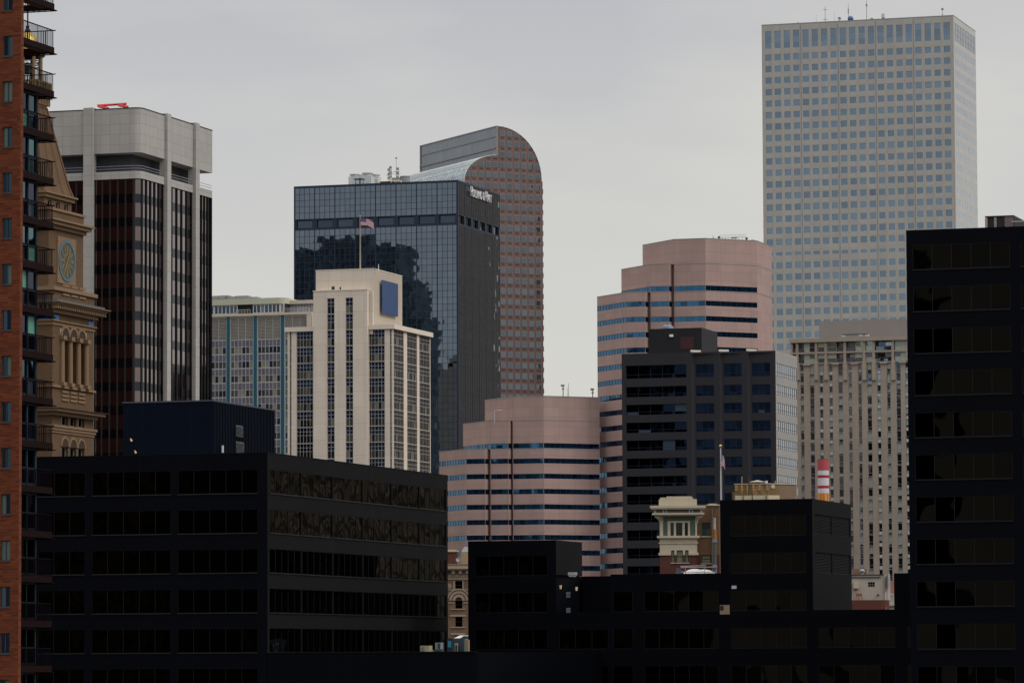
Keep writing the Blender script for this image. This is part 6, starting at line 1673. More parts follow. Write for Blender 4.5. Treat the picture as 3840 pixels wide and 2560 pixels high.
# ================================================================== water stained brick penthouse behind the cube
def stained():
    X = lambda v: 2680+v/4.055
    Y = lambda v: 1720+v/4.055
    B = Bld('stained_brick_building', 'tan brick rooftop block with cream base and water stains, behind the black cube', 'building', X(812), Y(383), 620, math.radians(-10))
    T = B.top; xl, _ = B.A(X(305), Y(390)); z = lambda v: B.A(X(700), Y(v))[1]
    zb = z(552)
    s1, _ = B.hit(X(985), Y(412), (0, 0), (.85, .527)); c = (s1*.85, s1*.527); s2, _ = B.hit(X(1245), Y(445), c, (.72, .694)); d = (c[0]+s2*.72, c[1]+s2*.694)
    m = MB(); facade(B, m, (xl, 0), (0, 0), zb, T); facade(B, m, (0, 0), c, zb, T); B.part('brick_front', m, 'stained_tan')
    m = MB(); facade(B, m, (xl, 0), (0, 0), 0, zb); facade(B, m, (0, 0), c, 0, zb); B.part('base_wall', m, 'base_cream')
    m = MB(); facade(B, m, c, d, 0, T); facade(B, m, d, (xl, 14), 0, T); facade(B, m, (xl, 14), (xl, 0), 0, T); B.part('side_wall', m, 'side_brown')
    m = MB(); m.ngon([(xl, 0, T), (0, 0, T), (*c, T), (*d, T), (xl, 14, T)]); B.part('roof', m, 'roof_grey')
    m = MB(); m.obox((xl, 0), (1, 0), -.1, -xl+.05, -.3, .12, T, T+.12)
    for a, b in (((0, 0), c), (c, d)): dd = (Vector(b)-Vector(a)); m.obox(a, tuple(dd.normalized()), 0, dd.length, -.3, .1, T, T+.12)
    B.part('coping', m, 'terra_cream')
    for v in (328, 415, 500, 590, 682, 800):
        x = B.A(X(v), Y(440))[0]; m = MB()
        for zz in (z(415), z(460)): m.box(x-.18, x+.18, -.08, -.0, zz-.17, zz+.15)
        if v in (415, 500, 590): m.box(x-.07, x+.07, -.12, 0, zb+.2, T+ (1.2 if v == 415 else 0))
        B.part('anchor_plate', m, 'stain_orange')
    x = B.A(X(885), Y(425), 1.2)[0]; 
    q = Vector((0, 0)).lerp(Vector(c), .42); m = MB(); dd = Vector(c).normalized(); nn = Vector((dd.y, -dd.x)); m.cyl((q.x+nn.x*.02, q.y+nn.y*.02, z(420)), (q.x+nn.x*.1, q.y+nn.y*.1, z(420)), .32, .32, 20); B.part('patch', m, 'patch_pale')
    for v in (432, 575, 785):
        x = B.A(X(v), Y(580))[0]; m = MB(); m.box(x-.06, x+.06, -.1, 0, 10, zb); B.part('downpipe', m, 'frieze_brown')
    m = MB(); xo = B.A(X(265), Y(495))[0]; m.box(xo, xl-.01, .3, 6, 0, z(495)); B.part('annex', m, 'stained_tan')
    xa = B.A(X(650), Y(350), 3)[0]; za, zb2 = B.A(X(640), Y(322), 3)[1], B.A(X(640), Y(352), 3)[1]
    e = bpy.data.objects.new('vent_hood', None); C.objects.link(e); w = B.w(xa, 3); e.location = (w.x, w.y, T); tag(e, 'shallow tan cone shaped vent hood on the stained brick roof', 'vent')
    m = MB(); m.cyl((0, 0, zb2-T), (0, 0, za-T), 1.3, .08, 4); m.build('hood', 'hood_tan', e); 
    for k in (-.45, .45): m = MB(); m.cyl((k, 0, -.2), (k, 0, zb2-T+.1), .07, .07, 6); m.build('leg', 'stain_orange', e)
    for v, lab in ((520, 'dark thin pipe standing at the stained brick roof, left of the hood'), (922, 'tan thin pipe at the right end of the stained brick roof')):
        p = B.w(B.A(X(v), Y(300), -.3 if v == 520 else 4)[0], -.3 if v == 520 else 4); zt = B.A(X(v), Y(275 if v == 520 else 312), 0)[1]
        m = MB(); m.cyl((0, 0, zb-T), (0, 0, zt-T), .07, .07, 8); o = m.build('vent_pipe', 'dark_metal' if v == 520 else 'stain_orange', None); o.location = (p.x, p.y, T); tag(o, lab, 'pipe')
    p = B.w(B.A(X(785), Y(350), 1)[0], 1); m = MB(); m.cyl((0, 0, -.1), (0, 0, .55), .2, .22, 12); o = m.build('roof_fan', 'metal_white', None); o.location = (p.x, p.y, T); tag(o, 'small white roof fan at the corner of the stained brick roof', 'fan')
    return B
def stained_mat():
    m = brick('stained_tan', (.19, .125, .055), (.16, .10, .045), (.15, .10, .05), .4, .14, .02, .22); t = m.node_tree; b = t.nodes['Principled BSDF']; L = t.links.new
    uv = N(t, 'ShaderNodeUVMap'); mp = N(t, 'ShaderNodeVectorMath', operation='MULTIPLY'); L(uv.outputs[0], mp.inputs[0]); mp.inputs[1].default_value = (.9, .22, 1)
    nz = N(t, 'ShaderNodeTexNoise'); nz.inputs['Scale'].default_value = 1; nz.inputs['Detail'].default_value = 5; L(mp.outputs[0], nz.inputs['Vector'])
    r = N(t, 'ShaderNodeValToRGB'); L(nz.outputs[0], r.inputs[0]); r.color_ramp.elements[0].position = .55; r.color_ramp.elements[0].color = (0, 0, 0, 1); r.color_ramp.elements[1].position = .68; r.color_ramp.elements[1].color = (.8, .8, .8, 1)
    mx = N(t, 'ShaderNodeMixRGB'); old = b.inputs['Base Color'].links[0].from_socket; L(r.outputs[0], mx.inputs[0]); L(old, mx.inputs[1]); mx.inputs[2].default_value = (.34, .22, .10, 1); L(mx.outputs[0], b.inputs['Base Color'])
stained_mat()
SB = stained()
# ================================================================== striped chimney
def chimney():
    X = lambda v: 3000+v/2.412
    Y = lambda v: 1700+v/2.412
    D = 600; c = at(X(209), Y(55), D); r = (260-158)/2.412/2/F*D
    z = lambda v: at(X(209), Y(v), D).z
    e = bpy.data.objects.new('striped_chimney', None); C.objects.link(e); e.location = (c.x, c.y, 0); tag(e, 'round chimney with red and white bands over an orange base, rising behind the black cube', 'chimney')
    bands = [(55, 152, 'band_red', r*1.03), (152, 196, 'band_white', r), (196, 222, 'band_crimson', r), (222, 290, 'band_white', r), (290, 316, 'band_crimson', r), (316, 358, 'band_white', r), (358, 700, 'band_orange', r*1.0)]
    for a, b, m_, rr in bands:
        m = MB(); m.cyl((0, 0, z(b)), (0, 0, z(a)), rr, rr, 36); m.build('band', m_, e, False)
        for p in e.children[-1].data.polygons: p.use_smooth = len(p.vertices) == 4
    m = MB(); m.cyl((0, 0, z(50)-.15), (0, 0, z(50)), r*.85, r*.85, 24); m.build('inner_flue', 'dark_metal', e)
    for k in range(9):
        a = math.radians(-150+k*15); m = MB(); m.box(r*math.cos(a)*1.01-.03, r*math.cos(a)*1.01+.03, r*math.sin(a)*1.01-.03, r*math.sin(a)*1.01+.03, z(700), z(360))
        if k in (2, 4, 7): m.build('seam', 'seam_brown', e)
    m = MB(); m.cyl((0, 0, 0), (0, 0, z(700)), r*1.6, r*1.15, 24); m.build('shaft_base', 'side_brown', e, True)
chimney()
# ================================================================== small cream building at lower right
def cream_house():
    X = lambda v: 3160+v/7.128
    Y = lambda v: 2100+v/7.128
    B = Bld('cream_rendered_building', 'small cream rendered building with one window over dark red brick, right of the black cube', 'building', X(1120), Y(375), 480, math.radians(-3))
    T = B.top; ax = lambda v: B.A(X(v), Y(600))[0]; az = lambda v: B.A(X(700), Y(v))[1]
    xl = ax(-150); zb = az(1060)
    m = MB(); facade(B, m, (xl, 0), (0, 0), zb, T, [(ax(675)-xl, ax(860)-xl)], [(az(712), az(578))], .15, dict(mats=['glass_plain', 'mast_grey'], nx=3, nz=2, bw=.04))
    s, _ = B.hit(X(1270), Y(400), (0, 0), (.6, .8)); q = (s*.6, s*.8); facade(B, m, (0, 0), q, zb, T-.1); facade(B, m, q, (xl, 9), zb, T); facade(B, m, (xl, 9), (xl, 0), zb, T)
    m.ngon([(xl, 0, T-.1), (0, 0, T-.1), (*q, T-.1), (xl, 9, T-.1)])
    B.part('wall', m, 'cream_render')
    m = MB(); m.box(xl, ax(1020), -.12, .2, az(458), az(440)); m.box(xl, ax(1100), -.1, .2, az(390), az(376)); B.part('eaves', m, 'dark_metal')
    m = MB(); m.box(ax(285), ax(425), -.55, 0, az(748), az(590)); B.part('wall_cabinet', m, 'cabinet_cream')
    m = MB(); m.tube([(ax(1115), -.1, zb), (ax(1115), -.1, az(360))], .04); m.tube([(ax(1180), -.12, zb), (ax(1195), -.12, az(700)), (ax(1195), -.12, az(380))], .06); B.part('drainpipe', m, 'mast_grey')
    m = MB(); m.box(ax(1210), ax(1265), -.3, .4, az(720), az(360)); B.part('duct', m, 'duct_pale')
    m = MB(); m.box(ax(920), ax(965), -.3, 0, az(940), az(900)); B.part('wall_spout', m, 'dark_metal')
    # red brick lower block in front, bowed at the right
    x0, x1 = B.A(X(-100), Y(1200), -1)[0], B.A(X(1255), Y(1200), -1)[0]; zt = B.A(X(800), Y(1065), -1)[1]
    pts = [(x0, -1.5), (x1-1.0, -1.5), (x1-.5, -1.35), (x1-.15, -1.0), (x1, -.4), (x1, 3), (x0, 3)]
    m = MB(); m.prism(pts, 0, zt); B.part('brick_base', m, 'rust_brick')
    m = MB(); xq = B.A(X(1165), Y(1290), -1.6)[0]; m.box(xq-.1, xq+.1, -1.75, -1.52, B.A(X(1165), Y(1350), -1.6)[1], B.A(X(1165), Y(1240), -1.6)[1]); B.part('pilaster', m, 'pink_brick')
    m = MB(); x_, z_ = B.A(X(440), Y(915), -.8); m.box(B.A(X(345), Y(900), -.8)[0], B.A(X(520), Y(900), -.8)[0], -1, -.5, B.A(X(440), Y(955), -.8)[1], B.A(X(440), Y(880), -.8)[1]); B.part('hoist_box', m, 'hoist_rust')
    for v in (300, 360, 430, 520): m = MB(); x_ = B.A(X(v), Y(1000), -.8)[0]; m.box(x_-.03, x_+.03, -.9, -.82, zt, B.A(X(v), Y(950), -.8)[1]); B.part('hoist_post', m, 'hoist_rust')
    # pinkish neighbour and pale steps
    e = Bld('pink_brick_annex', 'narrow strip of pinkish brick building between the cream building and black tower', 'building', X(1275), Y(535), 500, math.radians(-3))
    m = MB(); m.box(0, 9, 0, 8, 0, e.top); e.part('wall', m, 'pink_brick')
    m = MB(); z1 = e.A(X(1330), Y(880), -1)[1]; m.box(-.6, 8, -1.6, -.02, 0, z1); z2 = e.A(X(1330), Y(1160), -1)[1]; m.box(-.6, 8, -1.9, -1.6, z2-.25, z2); m.box(-.5, 8, -1.8, -1.6, z2-1.2, z2-.8); e.part('pale_base', m, 'cream_render')
    e.part('camera', (lambda mm: (mm.box(-.5, .1, -2, -1.7, e.A(X(1270), Y(920), -1.8)[1], e.A(X(1270), Y(890), -1.8)[1]), mm)[1])(MB()), 'metal_white')
    # rust coloured block behind the roof on the left, with a pale vent
    f = Bld('rust_roof_block', 'low rust coloured rooftop block behind the cream building', 'building', X(640), Y(230), 540, math.radians(-3))
    m = MB(); xl2 = f.A(X(300), Y(230))[0]; m.box(xl2, 0, 0, 5, 0, f.top); f.part('wall', m, 'rust_light')
    p = f.w(f.A(X(520), Y(200), -1)[0], -1); g = bpy.data.objects.new('roof_fan', None); C.objects.link(g); zt = f.A(X(520), Y(195), -1)[1]; g.location = (p.x, p.y, zt-5); tag(g, 'pale mushroom roof fan in front of the rust coloured block', 'fan')
    m = MB(); m.cyl((0, 0, 0), (0, 0, 4.5), .18, .18, 14); m.build('fan_duct', 'metal_grey', g, True); m = MB(); m.lathe((0, 0, 4.5), [(.36, 0), (.36, .1), (.2, .3), (0, .38)], 18); m.lathe((0, 0, 4.5), [(0, -.02), (.36, 0)], 18); m.build('fan_cap', 'metal_grey', g, True)
cream_house()
# ================================================================== ornate tan brick building in the gap
def ornate():
    X = lambda v: 1660+v/7.127
    Y = lambda v: 2040+v/7.127
    X8 = lambda v: 1560+v/7.127
    Y8 = lambda v: 2240+v/7.127
    B = Bld('ornate_brick_building', 'ornate tan brick building with an arched window, seen in the gap between black blocks', 'building', X(700), Y(525), 560, math.radians(-2))
    T = B.top; ax = lambda v: B.A(X(v), Y(1000))[0]; az = lambda v: B.A(X(400), Y(v))[1]; bz = lambda v: B.A(X8(1160), Y8(v))[1]
    xl = ax(-60)-14; xr = 3; w0, w1 = ax(335), ax(525); wm = MB()
    wn = dict(mats=['glass_plain', 'recess_brown'], nx=1, nz=2, bw=.06)
    zt3 = bz(1075)
    colsx = []; pit = 4.6; x = w0
    while x > xl+1: colsx.append((x-xl, x+(w1-w0)-xl)); x -= pit
    colsx = sorted(colsx)
    rows = [(az(1195), az(975)), (bz(290), az(1500)), (bz(775), bz(505)), (bz(1300), bz(995))]
    facade(B, wm, (xl, 0), (xr, 0), 0, az(860), colsx, rows, .35, wn); facade(B, wm, (xr, 0), (xr, 12), 0, T-.3); facade(B, wm, (xl, 12), (xl, 0), 0, T-.3)
    B.part('wall', wm, 'ornate_brick')
    l = MB(); Lw = xr-xl; ob = lambda s0, s1, o, z0, z1: l.obox((xl, 0), (1, 0), s0, s1, .0, o, z0, z1)
    ob(0, Lw, .12, az(945), az(862)); ob(0, Lw, .25, az(862), az(820)); 
    ob(0, Lw, .2, az(700), az(690)); ob(0, Lw, .75, az(695), az(665)); ob(0, Lw, .9, az(618), az(595)); ob(0, Lw, 1.0, az(660), az(618)); ob(0, Lw, .8, az(595), az(540)); ob(0, Lw, .9, az(540), T)
    l.obox((xl, 0), (1, 0), 0, Lw, -.3, 0, az(860), T)
    k = ax(200)-xl-12*.8*1.15
    while k < Lw: ob(k, k+.42, .6, az(790), az(700)); k += .94
    for c0, c1 in colsx:
        ob(c0-.28, c0-.02, .1, az(1200), az(972)); ob(c1+.02, c1+.2, .1, az(1200), az(972)); ob(c0-1.0, c1+.8, .12, az(1225), az(1200))
        ob(c0-.6, c1+.4, .14, bz(320), bz(292)); ob(c0-.7, c1+.45, .1, bz(500), bz(455)); ob(c0-.6, c1+.4, .14, bz(805), bz(778)); ob(c0-.6, c1+.4, .1, bz(990), bz(945))
        ob(c0-1.9, c0-.1, .1, bz(150), bz(120)); ob(c1+.1, c1+.9, .1, bz(150), bz(120))
        c = (c0+c1)/2; r0 = (c1-c0)/2; z0 = az(1500); n = 12
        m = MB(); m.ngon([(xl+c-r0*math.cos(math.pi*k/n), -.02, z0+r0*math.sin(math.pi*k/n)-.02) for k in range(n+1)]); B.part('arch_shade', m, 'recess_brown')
        for r, t, o in ((r0, .35, .16), (r0+.5, .3, .14), (r0+.95, .18, .16)):
            for k in range(n):
                t0, t1 = math.pi*k/n, math.pi*(k+1)/n; P = lambda rr, a, oo: (xl+c-rr*math.cos(a), -oo, z0+rr*math.sin(a))
                l.quad(P(r, t0, o), P(r, t1, o), P(r+t, t1, o), P(r+t, t0, o)); l.quad(P(r+t, t0, o), P(r+t, t1, o), P(r+t, t1, 0), P(r+t, t0, 0)); l.quad(P(r, t0, 0), P(r, t1, 0), P(r, t1, o), P(r, t0, o))
        ob(c0-1.75, c0-.5, .06, az(1170), az(1045)); ob(c0-1.55, c0-.7, .1, az(1100), az(1085)); ob(c0-1.55, c0-.7, .1, az(1135), az(1120))
    B.part('stone_trim', l, 'limestone')
    m = MB(); m.ngon([(xl, .2, T-.2), (xr, .2, T-.2), (xr, 12, T-.2), (xl, 12, T-.2)]); B.part('roof', m, 'roof_grey')
    # chimneys and dish on its roof
    def box_thing(name, label, cat, v0, v1, vt, yy, parts):
        x0, x1 = B.A(X(v0), Y(400), yy)[0], B.A(X(v1), Y(400), yy)[0]; w = B.w((x0+x1)/2, yy); e = bpy.data.objects.new(name, None); C.objects.link(e); e.location = (w.x, w.y, T); e.rotation_euler = (0, 0, B.ang); tag(e, label, cat)
        hw = (x1-x0)/2; zt = lambda v: B.A(X(v0), Y(v), yy)[1]-T; parts(e, hw, zt)
    def p1(e, hw, z):
        m = MB(); m.box(-hw, hw, -1, 1, -.3, z(205)); m.build('stack', 'rust_brick', e); m = MB(); m.box(-hw-.15, hw+.15, -1.2, 1.2, z(205), z(165)); m.box(-hw+.2, hw-.3, -.9, .9, z(165), z(148)); m.build('cap', 'terra_cream', e)
    box_thing('roof_chimney', 'dark red brick chimney with pale cap on the ornate building', 'chimney', 20, 395, 150, 3, p1)
    def p2(e, hw, z):
        m = MB(); m.box(-hw, hw, -1, 1, -.3, z(200)); m.build('stack', 'tan_render', e)
        m = MB(); a, b = z(200), z(68); m.quad((-hw, -1, a), (hw, -1, a), (hw*.6, -.3, b), (-hw*.4, -.3, b)); m.quad((hw, -1, a), (hw, 1, a), (hw*.6, .3, b), (hw*.6, -.3, b)); m.quad((hw, 1, a), (-hw, 1, a), (-hw*.4, .3, b), (hw*.6, .3, b)); m.quad((-hw, 1, a), (-hw, -1, a), (-hw*.4, -.3, b), (-hw*.4, .3, b)); m.quad((-hw*.4, -.3, b), (hw*.6, -.3, b), (hw*.6, .3, b), (-hw*.4, .3, b)); m.build('metal_hood', 'hood_grey', e)
    box_thing('roof_chimney', 'tan rendered chimney with grey metal hood on the ornate building', 'chimney', 505, 760, 68, 3.2, p2)
    x, z = B.A(X(392), Y(415), 1.2); w = B.w(x, 1.2); e = bpy.data.objects.new('satellite_dish', None); C.objects.link(e); e.location = (w.x, w.y, T); tag(e, 'small white satellite dish between the two chimneys', 'satellite dish'); 
    mb = MB(); mb.lathe((0, 0, 0), [(0, 0), (.16, .02), (.27, .08)], 18); o = mb.build('reflector', 'metal_grey', e, True); o.location = (0, 0, z-T); o.rotation_euler = (math.radians(75), 0, math.radians(30)); mb = MB(); mb.cyl((0, .1, -.2), (0, .1, z-T), .05, .05, 6); mb.build('dish_mount', 'mast_grey', e)
    return B
OB = ornate()
# ================================================================== link roof clutter and the parked car
XL = lambda v: 1560+v/7.127
YL = lambda v: 2240+v/7.127
def unit_box(w, d, mat, louv=True):
    def f(e, h):
        m = MB(); m.box(-w, w, -d, d, -.4, h); m.build('casing', mat, e)
        if louv:
            for k in range(5): m = MB(); z = h*.12+k*h*.15; m.box(-w*.9, 0, -d-.03, -d+.01, z, z+h*.07); m.build('louver_slat', 'mast_grey', e)
    return f
k7 = 1/7.127/F*404
at_mast(None, 'air_conditioner', 'cream air conditioner with dark slats at the left on the link roof', 'air conditioner', XL(275), YL(1278), YL(1440), 404, unit_box(125*k7, .5, 'ac_cream'))
at_mast(None, 'air_conditioner', 'upright grey and teal unit in the middle of the link roof', 'air conditioner', XL(622), YL(1195), YL(1380), 406, lambda e, h: (unit_box(78*k7, .4, 'metal_grey', False)(e, h), (lambda m: (m.box(.0, 60*k7, -.43, -.39, h*.1, h*.9), m.build('grille', 'teal_dark', e)))(MB())))
def coil(e, h):
    m = MB(); m.tube([(-.18, 0, -.2), (-.17, 0, h*.8), (-.1, 0, h), (0, 0, h*.6), (.12, 0, -.1)], .03, 6); m.build('hose', 'ac_cream', e)
at_mast(None, 'roof_hose', 'pale curved pipe right of the cream air conditioner', 'pipe', XL(450), YL(1385), YL(1440), 404, coil)
def lowbin(e, h):
    m = MB(); m.prism([(-.4, -.3), (.36, -.3), (.36, .3), (-.4, .3)], -.3, h*.7); m.build('bin_body', 'teal_grey', e); m = MB(); m.box(-.3, .39, -.33, .33, h*.7, h); m.build('lid', 'teal_grey2', e)
at_mast(None, 'roof_bin', 'low teal grey bin with a lid on the link roof', 'bin', XL(600), YL(1372), YL(1440), 403, lowbin)
def screen(w, mat, extra=None):
    def f(e, h):
        m = MB(); m.box(-w, w, 0, .5, -.4, h); m.build('panel', mat, e)
        if extra: extra(e, h)
    return f
def porthole(e, h):
    m = MB(); m.box(-45*k7, 40*k7, -.06, .0, h*.33, h*.80); m.build('pane', 'blue_lit', e)
at_mast(None, 'roof_cabinet', 'dark cabinet with a bright blue rounded pane on the link roof', 'cabinet', XL(900), YL(1080), YL(1440), 412, screen(70*k7, 'slate_dark', porthole))
def doorway(e, h):
    m = MB(); m.box(-90*k7, -2*k7, -.12, 0, -.3, h*.62); m.build('door_frame', 'terra_cream', e); m = MB(); m.box(-70*k7, -22*k7, -.15, -.121, h*.05, h*.5); m.build('door_pane', 'dark_metal', e); m = MB(); m.box(0, 45*k7, -.1, 0, 0, h*.45); m.build('green_panel', 'teal_dark', e)
at_mast(None, 'roof_cabinet', 'blue grey cabinet with a framed door at the right of the link roof', 'cabinet', XL(1130), YL(1080), YL(1440), 414, screen(152*k7, 'slate_blue', doorway))
at_mast(None, 'roof_cabinet', 'narrow pale green and tan panel at the right edge of the gap', 'cabinet', XL(1345), YL(1120), YL(1440), 413, screen(52*k7, 'panel_tan', lambda e, h: (lambda m: (m.box(-50*k7, -5*k7, -.05, 0, 0, h*.95), m.build('green_strip', 'panel_green', e)))(MB())))
def parked_car():
    """hatchback on the parking deck behind the cabinets, seen from its left front"""
    P = at(XL(1400), YL(1150), 520); e = bpy.data.objects.new('parked_car', None); C.objects.link(e); zr = at(XL(1400), YL(1002), 520).z
    e.location = (P.x, P.y, zr-1.5); e.rotation_euler = (0, 0, math.radians(200)); tag(e, 'white car parked on the deck, half hidden at the right of the gap', 'car')
    prof = [(-2.1, .45), (-2.15, .75), (-1.95, 1.0), (-1.2, 1.05), (-.55, 1.45), (.9, 1.5), (1.7, 1.1), (2.1, .95), (2.15, .45)]
    m = MB(); hw = .86
    for a, b in zip(prof, prof[1:]):
        wa = hw*(.78 if a[1] > 1.2 else 1); wb = hw*(.78 if b[1] > 1.2 else 1)
        m.quad((a[0], -wa, a[1]), (b[0], -wb, b[1]), (b[0], wb, b[1]), (a[0], wa, a[1]))
    for s in (-1, 1):
        for a, b in zip(prof, prof[1:]):
            wa = hw*(.78 if a[1] > 1.2 else 1); wb = hw*(.78 if b[1] > 1.2 else 1)
            m.quad((a[0], s*hw, .35), (b[0], s*hw, .35), (b[0], s*wb, b[1]), (a[0], s*wa, a[1]))
    m.build('body', 'car_white', e)
    m = MB()
    for s in (-1, 1): m.quad((-1.0, s*.85, 1.06), (1.45, s*.85, 1.08), (.85, s*.70, 1.42), (-.5, s*.70, 1.39))
    m.quad((-1.21, -.7, 1.09), (-1.21, .7, 1.09), (-.6, .6, 1.45), (-.6, -.6, 1.45)); m.build('side_window', 'glass_plain', e)
    for x in (-1.35, 1.35):
        for s in (-1, 1): m = MB(); m.cyl((x, s*.7, .33), (x, s*.9, .33), .33, .33, 20); w_ = m.build('wheel', 'black_paint', e); m = MB(); m.cyl((x, s*.89, .33), (x, s*.915, .33), .2, .2, 14); m.build('rim', 'metal_grey', w_)
    for s in (-1, 1): m = MB(); m.box(2.08, 2.17, s*.6-.15, s*.6+.15, .7, .88); m.build('tail_light', 'red_paint', e)
    d = MB(); d.box(-14, 14, -9, 9, -.6, 0); o = d.build('parking_deck', 'roof_grey', None); o.location = (P.x+8, P.y+4, zr-1.5); tag(o, 'grey concrete parking deck under the white car, behind the link roof', 'parking deck')
    d2 = MB(); d2.box(-13, 13, -8, 8, -(zr-1.5), -.61); d2.build('deck_support', 'roof_grey', o)
parked_car()
GL_ = 'equipment near the cube'
m_ = MB(); 
def small_ac(e, h):
    m = MB(); m.box(-.42, .42, -.3, .3, -.3, h); m.build('casing', 'ac_tan', e); m = MB(); m.box(-.38, -.05, -.33, -.3, .1, h*.9); m.build('grille', 'unit_brown', e)
at_mast(None, 'air_conditioner', 'small tan air conditioner standing on the black ledge before the cube', 'air conditioner', 2300+728/1.742, 1600+1162/1.742, 1600+1203/1.742, 413, small_ac)
def basket(e, h):
    m = MB(); m.prism([(-.4, -.3), (.4, -.3), (.4, .3), (-.4, .3)], h*.35, h); m.prism([(-.32, -.25), (.32, -.25), (.32, .25), (-.32, .25)], 0, h*.35); m.build('dish_shell', 'duct_pale', e)
at_mast(None, 'roof_hopper', 'pale grey tapered unit on the roof below the small dark window', 'roof unit', 2080+358/5.345, 2040+558/5.345, 2040+648/5.345, 424, basket)
# ================================================================== brick apartment tower with balconies
def brick_tower():
    D = 250
    B = Bld('brick_apartment_tower', 'orange brick apartment tower with railed balconies along the left edge', 'apartment tower', 79.5, 10, D)
    top = H+45; th = .38; s_px = D/F
    zw = lambda v: B.A(20, v)[1]
    wz0, wz1 = B.A(20, 206)[1], B.A(20, 135)[1]; p = (B.A(20, 135)[1]-B.A(20, 2366-.0)[1])/13
    # window tops in the photo: 135 ... (1700+1225/1.823)=2372 thirteen storeys lower
    p = (B.A(20, 136)[1]-B.A(20, 1700+1225/1.823)[1])/13
    wt = B.A(20, 136)[1]; wh = 1.22
    rows = [(wt-wh-p*k, wt-p*k) for k in range(-3, 26) if wt-wh-p*k > 2]
    cx0, cx1 = B.A(11, 200)[0], B.A(47, 200)[0]; xl = -17
    cols = [(cx0-xl-5.2*k, cx1-xl-5.2*k) for k in (2, 1, 0)]
    mb = MB(); facade(B, mb, (xl, 0), (0, 0), 0, top, cols, rows, .14, lambda i, j, jt: dict(mats=['glass_flat', 'sash_grey'], nx=2, nz=1, bw=.05, bd=.05))
    facade(B, mb, (0, 0), (0, th), 0, top); facade(B, mb, (0, th), (xl, th), 0, top); mb.ngon([(xl, 0, top), (0, 0, top), (0, th, top), (xl, th, top)])
    B.part('brick_wall', mb, 'orange_brick')
    for j, r in enumerate(rows):
        m = MB(); m.obox((xl, 0), (1, 0), cols[2][0]-.04, cols[2][1]+.04, -.1, .05, r[0]-.07, r[0]-.005); B.part('window_sill', m, 'sash_grey')
    # balconies behind the screen wall: outer corner at pixel 208; glazed wall end at pixel 136
    s_far = 10.2; yb = s_far
    # local x of outer rail line so that its far corner projects at x=205
    def loc(px, py, y): return B.A(px, py, y)
    xo = loc(204, 117, yb)[0]; 
    slab_rows = [38, 203, 366, 530, 697, 858, 1021, 1185, 1348, 1514, 1683, 1847, 2014, 2181, 2349, 2517]
    zs = [loc(204, v, yb)[1] for v in slab_rows]; pb = (zs[0]-zs[-1])/(len(zs)-1)
    zs = [zs[0]-pb*k for k in range(-2, 24) if zs[0]-pb*k > 1]
    xg = loc(136, 700, 8.6)[0]; y0 = th+.05
    tmpl = None
    def balcony():
        e = bpy.data.objects.new('balcony', None); C.objects.link(e); e.parent = B.e
        m = MB(); m.box(xg-.4, xo-.12, y0, yb-.12, .08, .34, bottom=True); sl = m.build('slab', 'slab_brown', e)
        m = MB(); m.box(xo-.12, xo, y0, yb, -.02, .38); m.box(xg-4, xo-.12, yb-.12, yb, -.02, .38); m.build('fascia', 'fascia_maroon', e)
        r = MB(); zt = 1.42
        r.box(xo-.10, xo-.02, y0, yb+.05, zt, zt+.05); r.box(xg-4, xo+.12, yb-.10, yb-.02, zt, zt+.05); r.box(xo-.1, xo+.16, yb-.3, yb+.1, -.08, -.03); r.box(xg-4, xo+.1, yb+.0, yb+.08, -.09, -.03)
        y = y0+.1; k = 0
        while y < yb-.05: t = .035 if k % 9 == 0 else .022; r.box(xo-.06-t/2, xo-.06+t/2, y, y+t, .3, zt); y += .16; k += 1
        x = xo-.1; k = 0
        while x > xg-3.9: t = .035 if k % 9 == 3 else .022; r.box(x-t, x, yb-.06-t/2, yb-.06+t/2, .3, zt); x -= .155; k += 1
        k = 0; x = xo-.3
        while x > xg-3.9: r.box(x-.03, x+.03, yb+.02, yb+.06, -.08, .0); x -= .38
        r.build('railing', 'rail_dark', e)
        return e
    first = balcony()
    for i, z in enumerate(zs):
        if i == 0: e = first
        else:
            e = first.copy(); C.objects.link(e); e.parent = B.e
            for ch in first.children: c = ch.copy(); C.objects.link(c); c.parent = e
        e.location = (0, 0, z)
    # body with glazed bays below the third visible slab
    zb_top = loc(204, 366, yb)[1]; m = MB()
    m.box(-12, xg-.05, y0, 8.55, 0, zb_top); m.box(-12, xg-4.5, y0, 8.5, zb_top, top-2); B.part('body_wall', m, 'rust_brick')
    idx = [i for i, z in enumerate(zs) if z <= zb_top+.3]
    W_ = []
    for n_, i in enumerate(idx):
        z1 = zs[i]-.02; z0 = z1-pb+.45
        wd = dict(mats=['glass_teal' if z1 > H+11.6 else 'glass_black', 'frame_slate' if z1 > H+11.6 else 'mullion_black'], nx=6, split=(.42,) if False else (.45,), bw=.13, bd=.1, name='sliding_door', a=Vector((xg, y0)), d=Vector((0, 1)), n=Vector((1, 0)), c=(0, 8.55-y0), r=(z0, z1), o=0.)  # lower doors: near-black glass and frames stand in for shade and dark reflections
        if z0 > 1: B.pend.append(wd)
        m = MB(); m.box(xg-.05, xg+.1, 8.5, 8.62, z0, z1); B.part('frame_post', m, 'frame_slate')
    return B
BT = brick_tower()
# a pair of odds and ends on the balconies
def lantern():
    pass
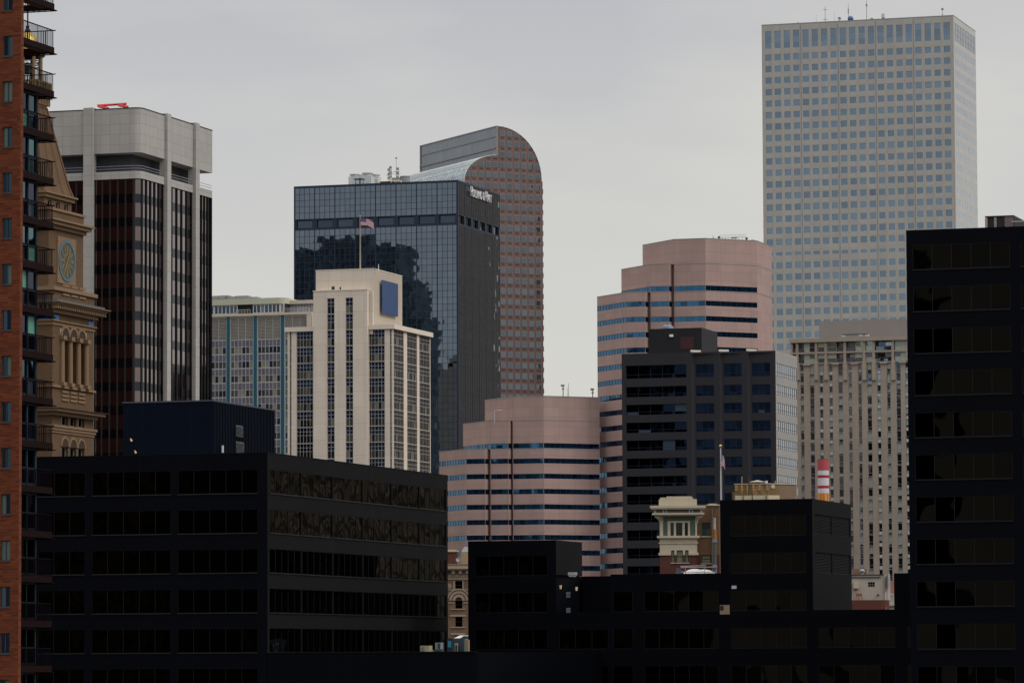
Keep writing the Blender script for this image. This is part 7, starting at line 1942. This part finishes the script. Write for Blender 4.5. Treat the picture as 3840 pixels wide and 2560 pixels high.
# ================================================================== blocks added outside the frame for the glass to mirror; some shade the facades
def off_block(name, label, x, y, w, d, h, mat, steps=()):
    e = bpy.data.objects.new(name, None); C.objects.link(e); e.location = (x, y, 0); e.rotation_euler = (0, 0, ANG); tag(e, label, 'office building')
    m = MB(); m.prism([(-w/2, -d/2), (w/2, -d/2), (w/2, d/2), (-w/2, d/2)], 0, h)
    for x0, x1, hh in steps: m.prism([(x0, -d/2+1), (x1, -d/2+1), (x1, d/2), (x0, d/2)], 0, hh)
    m.build('wall', mat, e)
    m = MB(); m.box(-w*.25, w*.2, -d*.25, d*.25, h, h+4); m.build('penthouse', mat, e)
off_block('dark_office_tower', 'dark stepped office tower outside the left edge, mirrored in the dark glass tower', -144, 975.6, 36, 18, 157, 'dark_office', ((18, 23, 146), (23, 26.5, 135)))
off_block('tan_office_block', 'tan office block outside the left edge, mirrored in the near black windows', -190, 118, 26, 30, 88, 'tan_office')
off_block('tan_office_block', 'second, lower tan block beyond the left edge, mirrored in the black windows', -232, 96, 18, 30, 74, 'tan_office')
off_block('tan_office_block', 'tan block behind the viewpoint, mirrored in the right black tower', -120, -130, 60, 30, 92, 'tan_office')
off_block('added_brick_block', 'red brown brick block added outside the left edge, mirrored in the copper glass tower', -205, 552, 44, 40, 150, 'red_brick')  # added unseen block, darkens the copper front by reflection
off_block('tan_office_block', 'tan gridded office block outside the right edge, mirrored in the black block side', 178, 652, 60, 30, 78, 'tan_office')
for k_, (x_, y_, w_, d_, h_, m_, lb_) in enumerate((
    (-205, 735, 44, 36, 98, 'dark_office', 'dark block added left of the frame at mid distance, mirrored in the lower pink building windows'),
    (-262, 660, 40, 60, 84, 'tan_office', 'lower tan block added left of the frame beside the dark mid distance block'),
    (258, 868, 54, 64, 168, 'dark_office', 'tall dark block added right of the frame, mirrored in the right facets of the pink buildings'),
    (266, 1446, 70, 60, 206, 'beige_concrete', 'tall tan tower added right of the frame, mirrored in the side of the mirrored tower'),
    (225, 1010, 40, 60, 96, 'tan_office', 'tan block added right of the frame behind the tall dark one'),
    (150, 430, 60, 40, 60, 'dark_office', 'low dark block added right of the frame beside the black tower'),
    (-125, 330, 34, 70, 62, 'tan_office', 'tan block added left of the frame beside the brick apartment tower'))):
    off_block('added_city_block', lb_, x_, y_, w_, d_, h_, m_)  # unseen blocks added to darken lower facades and fill reflections
off_block('tan_office_block', 'wide tan block far left behind the viewpoint, mirrored low in the black windows', -330, 20, 50, 40, 80, 'tan_office')

flush_windows()
